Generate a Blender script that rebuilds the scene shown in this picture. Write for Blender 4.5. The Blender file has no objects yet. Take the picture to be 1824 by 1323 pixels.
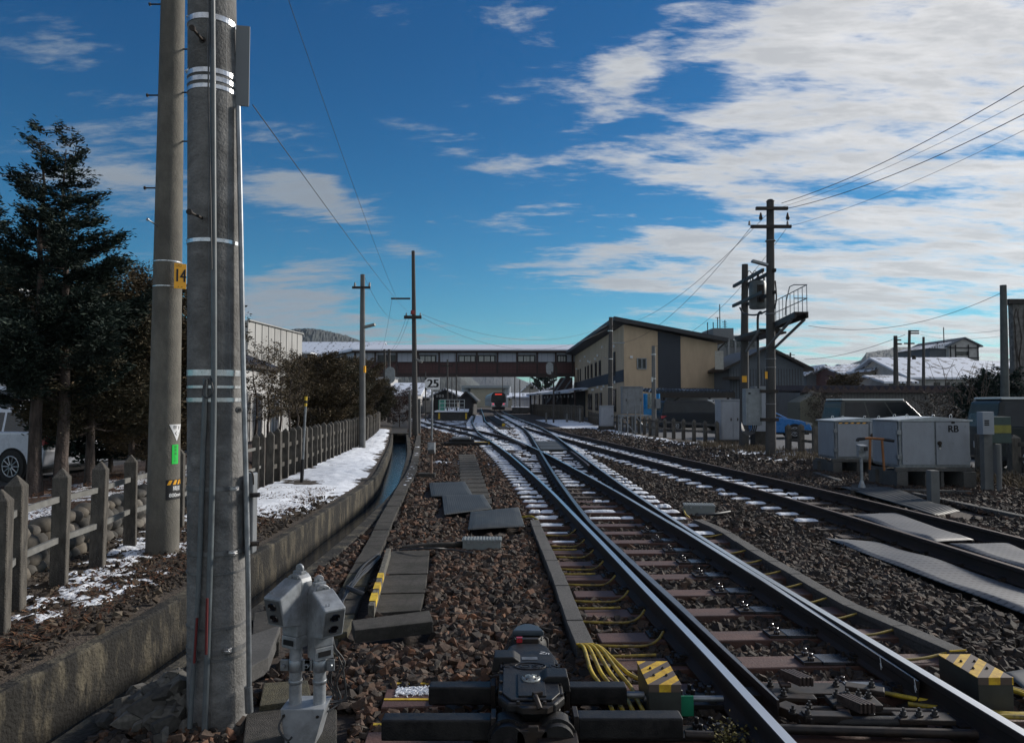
import bpy, bmesh, math, random
import numpy as np
from mathutils import Vector, Matrix
from mathutils.noise import noise as mnoise
rnd = random.Random(7)
R = math.radians
scene = bpy.context.scene
# ------------------------------------------------------------------ camera
F = 1300.0; HY = 717.0; CX = 912.0; CY = 661.5; CAMH = 1.70
PIT = math.atan((HY - CY) / F)
cam_d = bpy.data.cameras.new("camera"); cam = bpy.data.objects.new("camera", cam_d)
scene.collection.objects.link(cam); scene.camera = cam
cam.location = (0, 0, CAMH); cam.rotation_euler = (math.pi / 2 + PIT, 0, 0)
cam_d.sensor_width = 36.0; cam_d.lens = 36.0 * F / 1824.0
cam_d.clip_start = 0.05; cam_d.clip_end = 20000
# ------------------------------------------------------------------ light
SUN_AZ = R(58); SUN_EL = R(24)      # azimuth measured from +Y (view direction) towards +X
scene.view_settings.view_transform = 'Standard'; scene.view_settings.look = 'None'
scene.view_settings.exposure = 0.62; scene.view_settings.gamma = 1.0
scene.cycles.use_denoising = True
scene.cycles.max_bounces = 6
sd = bpy.data.lights.new("sun", 'SUN'); sun = bpy.data.objects.new("sun", sd)
scene.collection.objects.link(sun)
sd.energy = 3.2; sd.angle = R(10.0); sd.color = (1.0, 0.93, 0.84)
sv = Vector((math.sin(SUN_AZ) * math.cos(SUN_EL), math.cos(SUN_AZ) * math.cos(SUN_EL), math.sin(SUN_EL)))
sun.rotation_euler = sv.to_track_quat('Z', 'Y').to_euler()
sun.location = (30, 30, 40)

# ------------------------------------------------------------------ world: sky and clouds
world = bpy.data.worlds.new("World"); scene.world = world; world.use_nodes = True
def make_world():
    nt = world.node_tree; N = nt.nodes; L = nt.links; N.clear()
    def math_(op, a, b=None, c=None, clamp=False):
        n = N.new('ShaderNodeMath'); n.operation = op; n.use_clamp = clamp
        for i, v in enumerate((a, b, c)):
            if v is None: continue
            if isinstance(v, (int, float)): n.inputs[i].default_value = v
            else: L.new(v, n.inputs[i])
        return n.outputs[0]
    out = N.new('ShaderNodeOutputWorld'); bg = N.new('ShaderNodeBackground')
    bg.inputs['Strength'].default_value = 0.1
    sky = N.new('ShaderNodeTexSky'); sky.sky_type = 'NISHITA'; sky.sun_disc = False
    sky.sun_elevation = SUN_EL; sky.sun_rotation = SUN_AZ
    sky.air_density = 1.0; sky.dust_density = 0.4; sky.ozone_density = 3.0; sky.altitude = 500
    hs = N.new('ShaderNodeHueSaturation'); hs.inputs['Saturation'].default_value = 1.30
    hs.inputs['Value'].default_value = 0.50; hs.inputs['Hue'].default_value = 0.492
    L.new(sky.outputs[0], hs.inputs['Color'])
    tc = N.new('ShaderNodeTexCoord'); sep = N.new('ShaderNodeSeparateXYZ')
    L.new(tc.outputs['Generated'], sep.inputs[0])
    X, Y, Z = sep.outputs
    az = math_('ARCTAN2', X, Y); el = math_('ARCSINE', Z)
    # a deeper blue high up, paler towards the horizon
    mr = N.new('ShaderNodeMapRange'); L.new(el, mr.inputs[0]); mr.interpolation_type = 'SMOOTHSTEP'
    mr.inputs[1].default_value = 0.0; mr.inputs[2].default_value = 0.50
    mr.inputs[3].default_value = 0.0; mr.inputs[4].default_value = 1.0
    tint = N.new('ShaderNodeMixRGB'); tint.inputs[1].default_value = (0.52, 1.04, 1.12, 1); tint.inputs[2].default_value = (0.30, 0.76, 1.0, 1)
    L.new(mr.outputs[0], tint.inputs[0])
    mul = N.new('ShaderNodeMixRGB'); mul.blend_type = 'MULTIPLY'; mul.inputs[0].default_value = 1
    L.new(hs.outputs[0], mul.inputs[1]); L.new(tint.outputs[0], mul.inputs[2])
    # cloud coverage: soft banks given by azimuth / elevation
    def blob(px, py, wx, wy, ang, amp):
        a0 = math.atan2(px - CX, F); e0 = math.atan((HY - py) / F) * math.cos(a0)
        da = math_('SUBTRACT', az, a0); de = math_('SUBTRACT', el, e0)
        c, s = math.cos(R(ang)), math.sin(R(ang))
        u = math_('ADD', math_('MULTIPLY', da, c * F / wx), math_('MULTIPLY', de, s * F / wx))
        v = math_('ADD', math_('MULTIPLY', da, -s * F / wy), math_('MULTIPLY', de, c * F / wy))
        r2 = math_('ADD', math_('MULTIPLY', u, u), math_('MULTIPLY', v, v))
        return math_('MULTIPLY', math_('EXPONENT', math_('MULTIPLY', r2, -1.0)), amp)
    blobs = [(1800, 150, 290, 240, 35, .95), (1760, 400, 330, 110, 10, .80), (1520, 345, 210, 80, 14, .50), (1380, 225, 200, 60, 8, .40), (1540, 210, 120, 120, 0, .34), (1160, 250, 110, 26, 5, .34),
             (1120, 440, 150, 26, 3, .42), (1160, 500, 170, 16, -4, .44), (1150, 80, 150, 34, 50, .24), (1040, 160, 110, 34, 20, .20), (880, 20, 230, 55, -14, .46), (1040, 215, 60, 22, 10, .28), (1150, 140, 70, 40, 0, .28),
             (850, 285, 150, 55, -20, .36), (1000, 290, 90, 50, 0, .12), (520, 330, 90, 65, -10, .5), (620, 380, 130, 40, -22, .30), (740, 450, 150, 24, -28, .27),
             (880, 478, 90, 14, -10, .28), (555, 515, 95, 55, -8, .62), (470, 550, 110, 45, 0, .55), (600, 592, 220, 24, 0, .66), (230, 320, 120, 45, -12, .40), (40, 210, 110, 90, 0, .34), (90, 70, 150, 60, -15, .36), (700, 40, 120, 26, -14, .30),
             (1700, 570, 260, 60, 10, .62), (960, 680, 260, 16, 0, .55), (1560, 650, 320, 36, 0, .66), (1650, 470, 240, 40, 0, .40), (1480, 490, 260, 30, 0, .40), (1380, 150, 120, 70, 30, .28), (1250, 480, 200, 30, 0, .26), (1400, 20, 160, 60, 0, .40),
             (560, 300, 60, 36, 20, .12), (2300, 300, 700, 380, 0, .5), (-500, 420, 500, 160, 0, .3), (3200, 500, 900, 300, 0, .3)]
    tot = None
    for b in blobs:
        o = blob(*b); tot = o if tot is None else math_('ADD', tot, o)
    # noise lives on a flat cloud layer overhead, so it shrinks towards the horizon
    inv = math_('ADD', math_('ABSOLUTE', Z), 0.16)
    cx_ = math_('DIVIDE', X, inv); cy_ = math_('DIVIDE', Y, inv)
    comb = N.new('ShaderNodeCombineXYZ'); L.new(cx_, comb.inputs[0]); L.new(cy_, comb.inputs[1])
    mp = N.new('ShaderNodeMapping'); mp.inputs['Rotation'].default_value = (0, 0, R(32)); mp.inputs['Scale'].default_value = (0.85, 2.2, 1)
    L.new(comb.outputs[0], mp.inputs[0])
    def nz(scale, det, rough, dist=0.0, off=0.0, src=mp):
        n = N.new('ShaderNodeTexNoise'); n.inputs['Scale'].default_value = scale; n.inputs['Detail'].default_value = det
        n.inputs['Roughness'].default_value = rough; n.inputs['Distortion'].default_value = dist
        m2 = N.new('ShaderNodeVectorMath'); m2.operation = 'ADD'; m2.inputs[1].default_value = (off, off * .7, off * .3)
        L.new(src.outputs[0], m2.inputs[0]); L.new(m2.outputs[0], n.inputs['Vector']); return n.outputs['Fac']
    n1 = nz(2.1, 11, 0.64, 0.3); n2 = nz(7.5, 10, 0.66, 0.25, 3.7)
    dens = math_('ADD', math_('MULTIPLY', n1, 2.1), math_('MULTIPLY', n2, .80))     # about 0.9 mean
    n4 = nz(17, 5, 0.6, 0.3, 6.1)
    dens = math_('ADD', dens, math_('MULTIPLY', math_('SUBTRACT', n4, .5), 0.38))
    back_fill = N.new('ShaderNodeMapRange'); back_fill.interpolation_type = 'SMOOTHSTEP'; L.new(Y, back_fill.inputs[0]); back_fill.inputs[1].default_value = 0.35; back_fill.inputs[2].default_value = -0.45  # extra cloud cover added behind the camera as unseen fill light
    back_fill.inputs[3].default_value = 0.0; back_fill.inputs[4].default_value = 1.0
    dens = math_('ADD', dens, math_('MULTIPLY', back_fill.outputs[0], 0.55))
    tot = math_('MINIMUM', tot, 0.72)
    dens = math_('SUBTRACT', math_('ADD', dens, math_('MULTIPLY', tot, 0.92)), 1.76)
    mask = N.new('ShaderNodeMapRange'); mask.interpolation_type = 'SMOOTHSTEP'
    L.new(dens, mask.inputs[0]); mask.inputs[1].default_value = -0.06; mask.inputs[2].default_value = 0.46
    # brightness: thin edges bright, thick bases grey; brighter towards the sun
    sunv = N.new('ShaderNodeVectorMath'); sunv.operation = 'DOT_PRODUCT'
    L.new(tc.outputs['Generated'], sunv.inputs[0]); sunv.inputs[1].default_value = sv
    glow = N.new('ShaderNodeMapRange'); L.new(sunv.outputs['Value'], glow.inputs[0]); glow.inputs[1].default_value = 0.45; glow.inputs[2].default_value = 0.98
    n3 = nz(4.5, 9, 0.62, 0.2, 9.1)
    thick = N.new('ShaderNodeMapRange'); L.new(math_('ADD', dens, math_('MULTIPLY', n3, 0.9)), thick.inputs[0]); thick.inputs[1].default_value = 0.50; thick.inputs[2].default_value = 1.05
    dark = N.new('ShaderNodeMixRGB'); dark.inputs[1].default_value = (1.9, 2.3, 2.75, 1); dark.inputs[2].default_value = (7.4, 7.2, 7.0, 1)
    L.new(glow.outputs[0], dark.inputs[0])
    grey = N.new('ShaderNodeMixRGB'); grey.inputs[2].default_value = (2.6, 2.9, 3.3, 1)
    grey.inputs[2].default_value = (1.7, 1.85, 2.05, 1)
    back = N.new('ShaderNodeMixRGB'); back.inputs[2].default_value = (5.3, 5.2, 5.1, 1); L.new(back_fill.outputs[0], back.inputs[0]); L.new(grey.outputs[0], back.inputs[1])  # bright colour of the clouds added behind the camera for fill
    L.new(dark.outputs[0], grey.inputs[1]); L.new(math_('MULTIPLY', thick.outputs[0], 0.52), grey.inputs[0])
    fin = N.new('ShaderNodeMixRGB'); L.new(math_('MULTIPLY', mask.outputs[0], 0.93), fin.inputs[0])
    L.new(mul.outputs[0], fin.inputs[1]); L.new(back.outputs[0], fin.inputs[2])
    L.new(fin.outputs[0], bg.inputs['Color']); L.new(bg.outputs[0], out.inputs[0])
make_world()

# ------------------------------------------------------------------ layout helpers (photo measurements -> metres)
def ray(px, py):
    u = (px - CX) / F; v = (CY - py) / F
    return u, math.cos(PIT) - v * math.sin(PIT), math.sin(PIT) + v * math.cos(PIT)
def G(px, py, z=0.0):
    a, b, c = ray(px, py); t = (z - CAMH) / c; return Vector((a * t, b * t, z))
def at(px, py, Y):
    a, b, c = ray(px, py); t = Y / b; return Vector((a * t, Y, CAMH + c * t))
def X_(px, Y): return at(px, 717, Y).x
def Z_(py, Y): return at(912, py, Y).z

# ------------------------------------------------------------------ mesh builder
class MB:
    def __init__(s): s.v = []; s.f = []; s.m = []; s.sm = []
    def add(s, vs, fs, mi=0, smooth=False):
        o = len(s.v); s.v += [tuple(p) for p in vs]
        for f in fs: s.f.append(tuple(i + o for i in f)); s.m.append(mi); s.sm.append(smooth)
        return s
    def box(s, c, d, rz=0.0, mi=0, rx=0.0, ry=0.0):
        hx, hy, hz = d[0] / 2, d[1] / 2, d[2] / 2
        M = Matrix.Rotation(rz, 3, 'Z') @ Matrix.Rotation(ry, 3, 'Y') @ Matrix.Rotation(rx, 3, 'X')
        c = Vector(c)
        vs = [c + M @ Vector((x * hx, y * hy, z * hz)) for x in (-1, 1) for y in (-1, 1) for z in (-1, 1)]
        return s.add(vs, [(0, 1, 3, 2), (4, 6, 7, 5), (0, 4, 5, 1), (2, 3, 7, 6), (0, 2, 6, 4), (1, 5, 7, 3)], mi)
    def bx(s, x0, x1, y0, y1, z0, z1, mi=0):
        return s.box(((x0 + x1) / 2, (y0 + y1) / 2, (z0 + z1) / 2), (abs(x1 - x0), abs(y1 - y0), abs(z1 - z0)), 0, mi)
    def cyl(s, p0, p1, r0, r1=None, n=12, mi=0, cap=True):
        p0 = Vector(p0); p1 = Vector(p1); r1 = r0 if r1 is None else r1
        d = (p1 - p0).normalized(); a = d.orthogonal().normalized(); b = d.cross(a)
        vs = []
        for p, r in ((p0, r0), (p1, r1)):
            vs += [p + (a * math.cos(2 * math.pi * i / n) + b * math.sin(2 * math.pi * i / n)) * r for i in range(n)]
        s.add(vs, [(i, (i + 1) % n, n + (i + 1) % n, n + i) for i in range(n)], mi, n > 6)
        if cap: s.add(vs, [tuple(range(n - 1, -1, -1)), tuple(range(n, 2 * n))], mi)
        return s
    def tube(s, pts, r, n=6, mi=0, sub=0):
        pts = [Vector(p) for p in pts]
        if sub: pts = smooth_pts(pts, sub)
        rr = r if isinstance(r, (list, tuple)) else [r] * len(pts)
        vs = []; up = None
        for i, p in enumerate(pts):
            d = (pts[min(i + 1, len(pts) - 1)] - pts[max(i - 1, 0)])
            d = d.normalized() if d.length > 1e-9 else Vector((0, 0, 1))
            a = d.orthogonal().normalized() if up is None else (up - d * up.dot(d)).normalized()
            up = a; b = d.cross(a)
            q = rr[min(i, len(rr) - 1)]
            vs += [p + (a * math.cos(2 * math.pi * k / n) + b * math.sin(2 * math.pi * k / n)) * q for k in range(n)]
        m = len(pts)
        fs = [(j * n + k, j * n + (k + 1) % n, (j + 1) * n + (k + 1) % n, (j + 1) * n + k) for j in range(m - 1) for k in range(n)]
        s.add(vs, fs, mi, True); s.add(vs, [tuple(range(n - 1, -1, -1)), tuple(range((m - 1) * n, m * n))], mi)
        return s
    def prism(s, poly, ext, mi=0):
        """poly: 3D points of a planar outline; ext: extrusion vector"""
        poly = [Vector(p) for p in poly]; ext = Vector(ext); n = len(poly)
        nrm = Vector((0, 0, 0))
        for i in range(n): nrm += poly[i].cross(poly[(i + 1) % n])
        if nrm.dot(ext) > 0: poly = poly[::-1]
        vs = poly + [p + ext for p in poly]
        return s.add(vs, [tuple(range(n)), tuple(range(2 * n - 1, n - 1, -1))] + [((i + 1) % n, i, n + i, n + (i + 1) % n) for i in range(n)], mi)
    def quad(s, a, b, c, d, mi=0): return s.add([a, b, c, d], [(0, 1, 2, 3)], mi)
    def lathe(s, c, prof, n=20, mi=0, axis='Z'):
        c = Vector(c); vs = []
        for (r, z) in prof:
            for k in range(n):
                t = 2 * math.pi * k / n
                p = Vector((r * math.cos(t), r * math.sin(t), z))
                if axis == 'Y': p = Vector((p.x, p.z, p.y))
                if axis == 'X': p = Vector((p.z, p.x, p.y))
                vs.append(c + p)
        m = len(prof)
        fs = [(j * n + k, j * n + (k + 1) % n, (j + 1) * n + (k + 1) % n, (j + 1) * n + k) for j in range(m - 1) for k in range(n)]
        if axis == 'Y': fs = [f[::-1] for f in fs]
        s.add(vs, fs, mi, True); s.add(vs, [tuple(range(n - 1, -1, -1)), tuple(range((m - 1) * n, m * n))], mi)
        return s
    def build(s, name, mats, parent=None, bevel=0.0, seg=2, **kw):
        if not isinstance(mats, (list, tuple)): mats = [mats]
        if parent is not None: org = wloc(parent)
        elif s.v:
            xs, ys, zs = zip(*s.v); org = Vector(((min(xs) + max(xs)) / 2, (min(ys) + max(ys)) / 2, min(zs)))
        else: org = Vector((0, 0, 0))
        me = bpy.data.meshes.new(name)
        me.from_pydata([(p[0] - org.x, p[1] - org.y, p[2] - org.z) for p in s.v], [], s.f)
        for m in mats: me.materials.append(m)
        me.polygons.foreach_set('material_index', s.m); me.polygons.foreach_set('use_smooth', s.sm)
        if bevel > 0:
            bm = bmesh.new(); bm.from_mesh(me)
            bmesh.ops.remove_doubles(bm, verts=bm.verts, dist=1e-5)
            es = [e for e in bm.edges if len(e.link_faces) == 2 and e.calc_face_angle(0) > R(35)]
            bmesh.ops.bevel(bm, geom=es, offset=bevel, segments=seg, affect='EDGES', clamp_overlap=True, profile=.6)
            bm.to_mesh(me); bm.free()
        me.update()
        o = bpy.data.objects.new(name, me); scene.collection.objects.link(o)
        if parent is not None: o.parent = parent
        else: o.location = org
        WL[o.name] = org
        tag(o, **kw)
        return o
WL = {}
def wloc(o): return WL.get(o.name, Vector((0, 0, 0)))
def smooth_pts(pts, sub):
    out = []
    for i in range(len(pts) - 1):
        p0 = pts[max(i - 1, 0)]; p1 = pts[i]; p2 = pts[i + 1]; p3 = pts[min(i + 2, len(pts) - 1)]
        for k in range(sub):
            t = k / sub
            out.append(0.5 * ((2 * p1) + (p2 - p0) * t + (2 * p0 - 5 * p1 + 4 * p2 - p3) * t * t + (3 * p1 - p0 - 3 * p2 + p3) * t ** 3))
    out.append(pts[-1]); return out
def tag(o, label=None, cat=None, group=None, kind=None):
    if label: o['label'] = label
    if cat: o['category'] = cat
    if group: o['group'] = group
    if kind: o['kind'] = kind
    return o
def thing(name, loc, label, cat, group=None):
    o = bpy.data.objects.new(name, None); scene.collection.objects.link(o)
    o.location = loc; o.empty_display_size = .2; WL[o.name] = Vector(loc)
    return tag(o, label, cat, group)
def children_of(o): return [c for c in scene.collection.objects if c.parent == o]
def copy_tree(o, loc, rz=0.0, label=None):
    c = o.copy(); scene.collection.objects.link(c); c.location = loc; c.rotation_euler = (0, 0, rz); WL[c.name] = Vector(loc)
    if label: c['label'] = label
    for ch in o.children:
        d = ch.copy(); scene.collection.objects.link(d); d.parent = c
        for g in ch.children:
            e = g.copy(); scene.collection.objects.link(e); e.parent = d
    return c

# ------------------------------------------------------------------ materials
def mat(name, col, rough=.8, metal=0.0, var=.18, scale=6.0, bump=0.0, bscale=60.0, stain=None, stscale=1.5, stamt=.5, stretch=(1, 1, 1), spec=.5, coat=0.0, noise_detail=6):
    m = bpy.data.materials.new(name); m.use_nodes = True
    nt = m.node_tree; N = nt.nodes; L = nt.links; b = N['Principled BSDF']
    b.inputs['Roughness'].default_value = rough; b.inputs['Metallic'].default_value = metal
    b.inputs['Specular IOR Level'].default_value = spec; b.inputs['Coat Weight'].default_value = coat
    tc = N.new('ShaderNodeTexCoord'); mp = N.new('ShaderNodeMapping'); mp.inputs['Scale'].default_value = stretch
    L.new(tc.outputs['Object'], mp.inputs[0])
    n = N.new('ShaderNodeTexNoise'); n.inputs['Scale'].default_value = scale; n.inputs['Detail'].default_value = noise_detail; n.inputs['Roughness'].default_value = .65
    L.new(mp.outputs[0], n.inputs['Vector'])
    r = N.new('ShaderNodeValToRGB'); e = r.color_ramp.elements
    e[0].position = .36; e[1].position = .64
    e[0].color = tuple(c * (1 - var) for c in col) + (1,); e[1].color = tuple(min(1, c * (1 + var)) for c in col) + (1,)
    L.new(n.outputs['Fac'], r.inputs[0]); res = r.outputs[0]
    if stain:
        n2 = N.new('ShaderNodeTexNoise'); n2.inputs['Scale'].default_value = stscale; n2.inputs['Detail'].default_value = 8; n2.inputs['Roughness'].default_value = .7
        L.new(mp.outputs[0], n2.inputs['Vector'])
        r2 = N.new('ShaderNodeMapRange'); r2.inputs[1].default_value = .46; r2.inputs[2].default_value = .60; r2.inputs[4].default_value = stamt
        L.new(n2.outputs['Fac'], r2.inputs[0])
        mx = N.new('ShaderNodeMixRGB'); mx.inputs[2].default_value = tuple(stain) + (1,); L.new(r2.outputs[0], mx.inputs[0]); L.new(res, mx.inputs[1]); res = mx.outputs[0]
    L.new(res, b.inputs['Base Color'])
    rr = N.new('ShaderNodeMapRange'); rr.inputs[3].default_value = max(0.02, rough - .12); rr.inputs[4].default_value = min(1, rough + .12)
    L.new(n.outputs['Fac'], rr.inputs[0]); L.new(rr.outputs[0], b.inputs['Roughness'])
    if bump:
        n3 = N.new('ShaderNodeTexNoise'); n3.inputs['Scale'].default_value = bscale; n3.inputs['Detail'].default_value = 5
        L.new(tc.outputs['Object'], n3.inputs['Vector'])
        bp = N.new('ShaderNodeBump'); bp.inputs['Strength'].default_value = bump; bp.inputs['Distance'].default_value = .02
        L.new(n3.outputs['Fac'], bp.inputs['Height']); L.new(bp.outputs[0], b.inputs['Normal'])
    return m
def attr_mat(name, ramp, rough=.85, attr='rnd', bump=.4, bscale=40, spec=.3, var2=None):
    """colour picked per piece from a face attribute"""
    m = bpy.data.materials.new(name); m.use_nodes = True
    nt = m.node_tree; N = nt.nodes; L = nt.links; b = N['Principled BSDF']
    b.inputs['Roughness'].default_value = rough; b.inputs['Specular IOR Level'].default_value = spec
    a = N.new('ShaderNodeAttribute'); a.attribute_name = attr
    r = N.new('ShaderNodeValToRGB'); r.color_ramp.interpolation = 'LINEAR'
    while len(r.color_ramp.elements) < len(ramp): r.color_ramp.elements.new(.5)
    for e, (p, c) in zip(r.color_ramp.elements, ramp): e.position = p; e.color = tuple(c) + (1,)
    L.new(a.outputs['Fac'], r.inputs[0])
    tc = N.new('ShaderNodeTexCoord'); n = N.new('ShaderNodeTexNoise'); n.inputs['Scale'].default_value = bscale; n.inputs['Detail'].default_value = 6
    L.new(tc.outputs['Object'], n.inputs['Vector'])
    mr = N.new('ShaderNodeMapRange'); mr.inputs[1].default_value = .3; mr.inputs[2].default_value = .7; mr.inputs[3].default_value = .72; mr.inputs[4].default_value = 1.28
    L.new(n.outputs['Fac'], mr.inputs[0])
    mx = N.new('ShaderNodeMixRGB'); mx.blend_type = 'MULTIPLY'; mx.inputs[0].default_value = 1
    L.new(r.outputs[0], mx.inputs[1]); L.new(mr.outputs[0], mx.inputs[2]); L.new(mx.outputs[0], b.inputs['Base Color'])
    if bump:
        bp = N.new('ShaderNodeBump'); bp.inputs['Strength'].default_value = bump; bp.inputs['Distance'].default_value = .01
        L.new(n.outputs['Fac'], bp.inputs['Height']); L.new(bp.outputs[0], b.inputs['Normal'])
    return m
def stripe_mat(name, c1, c2, axis_vec, freq, rough=.6, worn=0.5):
    m = mat(name, c1, rough); N = m.node_tree.nodes; L = m.node_tree.links; b = N['Principled BSDF']
    tc = N.new('ShaderNodeTexCoord'); d = N.new('ShaderNodeVectorMath'); d.operation = 'DOT_PRODUCT'; d.inputs[1].default_value = axis_vec
    L.new(tc.outputs['Object'], d.inputs[0])
    mm = N.new('ShaderNodeMath'); mm.operation = 'MULTIPLY'; mm.inputs[1].default_value = freq; L.new(d.outputs['Value'], mm.inputs[0])
    fr = N.new('ShaderNodeMath'); fr.operation = 'FRACT'; L.new(mm.outputs[0], fr.inputs[0])
    gt = N.new('ShaderNodeMath'); gt.operation = 'GREATER_THAN'; gt.inputs[1].default_value = .5; L.new(fr.outputs[0], gt.inputs[0])
    n = N.new('ShaderNodeTexNoise'); n.inputs['Scale'].default_value = 22; n.inputs['Detail'].default_value = 8; n.inputs['Roughness'].default_value = .75; L.new(tc.outputs['Object'], n.inputs['Vector'])
    cr = N.new('ShaderNodeValToRGB'); cr.color_ramp.elements[0].position = .40; cr.color_ramp.elements[1].position = .60
    cr.color_ramp.elements[0].color = tuple(c1[i] * (1 - worn) + (.16, .05, .015)[i] * worn for i in range(3)) + (1,); cr.color_ramp.elements[1].color = tuple(c1) + (1,)
    L.new(n.outputs['Fac'], cr.inputs[0])
    mx = N.new('ShaderNodeMixRGB'); L.new(gt.outputs[0], mx.inputs[0]); L.new(cr.outputs[0], mx.inputs[1]); mx.inputs[2].default_value = tuple(c2) + (1,)
    for l in list(b.inputs['Base Color'].links): L.remove(l)
    L.new(mx.outputs[0], b.inputs['Base Color'])
    return m
def plain(name, col, rough=.5, metal=0, emit=0):
    m = mat(name, col, rough, metal, var=.06, scale=3)
    if emit:
        b = m.node_tree.nodes['Principled BSDF']; b.inputs['Emission Color'].default_value = tuple(col) + (1,); b.inputs['Emission Strength'].default_value = emit
    return m
M_conc = mat('pole_concrete', (.165, .164, .160), .9, var=.28, scale=9, bump=.4, bscale=70, stain=(.080, .078, .075), stscale=1.6, stamt=.85, stretch=(1, 1, 1.4))
M_conc2 = mat('warm_concrete', (.128, .120, .102), .92, var=.2, scale=9, bump=.35, bscale=60, stain=(.07, .066, .058), stscale=1.3, stamt=.7, stretch=(1, 1, .5))
M_post = mat('fence_concrete', (.088, .080, .068), .95, var=.4, scale=16, bump=.6, bscale=90, stain=(.028, .026, .024), stscale=5, stamt=.8, stretch=(1, 1, .25))
M_canal = mat('canal_concrete', (.066, .057, .039), .95, var=.5, scale=11, bump=1.0, bscale=40, stain=(.009, .008, .006), stscale=4.2, stamt=1.0, stretch=(1, 1, .35))
for n_ in M_canal.node_tree.nodes:      # heavier black algae streaks than on other concrete
    if n_.type == 'MAP_RANGE' and abs(n_.inputs[1].default_value - .46) < 1e-3: n_.inputs[1].default_value = .43; n_.inputs[2].default_value = .53
M_slab = mat('slab_concrete', (.052, .048, .043), .95, var=.35, scale=18, bump=.8, bscale=160, stain=(.018, .018, .013), stscale=3, stamt=.8)
M_duct = mat('duct_concrete', (.095, .093, .090), .95, var=.3, scale=60, bump=.6, bscale=250, stain=(.06, .06, .058), stscale=3, stamt=.6)
M_slabY = mat('mossy_concrete', (.085, .075, .045), .95, var=.35, scale=14, bump=.8, bscale=120, stain=(.05, .05, .04), stscale=4, stamt=.8)
M_galv = mat('galvanised_steel', (.26, .28, .30), .45, .7, var=.2, scale=14, stain=(.12, .12, .12), stscale=4, stamt=.4)
M_band = mat('steel_band', (.55, .56, .57), .3, .9, var=.25, scale=20)
M_bandD = mat('dull_band', (.17, .175, .18), .5, .6, var=.25, scale=20)
M_pvc = mat('grey_conduit', (.105, .125, .135), .5, 0, var=.12, scale=5, stain=(.06, .065, .07), stscale=6, stamt=.5)
M_boxgrey = mat('grey_enclosure', (.17, .185, .20), .55, 0, var=.1, scale=4, stain=(.10, .10, .10), stscale=3, stamt=.4)
M_whitebox = mat('white_cabinet_paint', (.27, .295, .335), .5, 0, var=.05, scale=3, stain=(.19, .20, .215), stscale=2.2, stamt=.45, stretch=(1, 1, .4))
M_lamp = mat('worn_silver_paint', (.27, .29, .31), .45, .2, var=.15, scale=12, stain=(.11, .11, .11), stscale=7, stamt=.55)
M_black = mat('black_paint', (.008, .008, .009), .50, 0, var=.35, scale=14, stain=(.024, .022, .020), stscale=7, stamt=.6, spec=.35, bump=.15, bscale=120)
M_dark = mat('dark_steel', (.016, .013, .012), .55, .25, var=.5, scale=18, stain=(.05, .032, .02), stscale=6, stamt=.5)
M_rail = mat('rail_web_rust', (.018, .012, .010), .75, .0, var=.35, scale=7, stain=(.036, .019, .012), stscale=2, stamt=.5)
M_head = mat('polished_rail_head', (.80, .78, .75), .30, 1.0, var=.12, scale=3, stretch=(1, .1, 1))
M_headR = mat('dull_rail_head', (.085, .055, .040), .5, .3, var=.25, scale=6)
M_headM = mat('worn_rail_head', (.26, .25, .24), .34, .9, var=.2, scale=4)
M_tie = mat('brown_sleeper', (.098, .050, .038), .6, 0, var=.25, scale=10, stain=(.05, .033, .030), stscale=5, stamt=.6, stretch=(.35, 2, 1), bump=.25, bscale=80)
M_tieC = mat('old_sleeper', (.062, .047, .040), .8, 0, var=.35, scale=10, stain=(.03, .025, .022), stscale=4, stamt=.6, bump=.4, bscale=60)
M_plate = mat('slide_plate', (.17, .18, .20), .28, .8, var=.4, scale=9)
M_yel = mat('yellow_cable', (.46, .33, .02), .5, 0, var=.3, scale=9, stain=(.10, .085, .03), stscale=6, stamt=.75)
M_yelN = mat('yellow_paint', (.62, .43, .03), .6, 0, var=.2, scale=30, stain=(.3, .15, .02), stscale=9, stamt=.5)
M_cab = mat('black_cable', (.03, .032, .035), .55, 0, var=.3)
M_green = mat('green_plate', (.005, .16, .08), .5)
M_greenS = mat('green_sticker', (.01, .52, .06), .4, var=.05)
M_orange = mat('orange_plate', (.75, .36, .015), .4, var=.08)
M_white = mat('white_paint', (.62, .63, .64), .5, var=.06)
M_ink = mat('black_ink', (.008, .008, .010), .5)
M_snow = mat('snow', (.78, .82, .88), .75, var=.05, scale=5, bump=.6, bscale=35, stain=(.55, .58, .63), stscale=4, stamt=.5)
M_mat = mat('rubber_mat', (.040, .045, .047), .6, 0, var=.25, scale=4, spec=.3)
M_glass = mat('dark_glass', (.012, .016, .020), .12, 0, var=.1, spec=.5)
M_glassB = mat('blue_glass', (.014, .018, .021), .22, 0, var=.3, scale=2, spec=.35)
M_tyre = mat('tyre_rubber', (.012, .012, .013), .8)
M_rim = mat('alloy_rim', (.42, .44, .47), .3, .8)
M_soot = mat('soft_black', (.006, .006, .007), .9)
M_red = mat('red_lens', (.30, .012, .02), .25, spec=.7)
M_orangeP = mat('orange_handrail', (.24, .095, .03), .6, var=.25, stain=(.12, .06, .04), stamt=.5)

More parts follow.
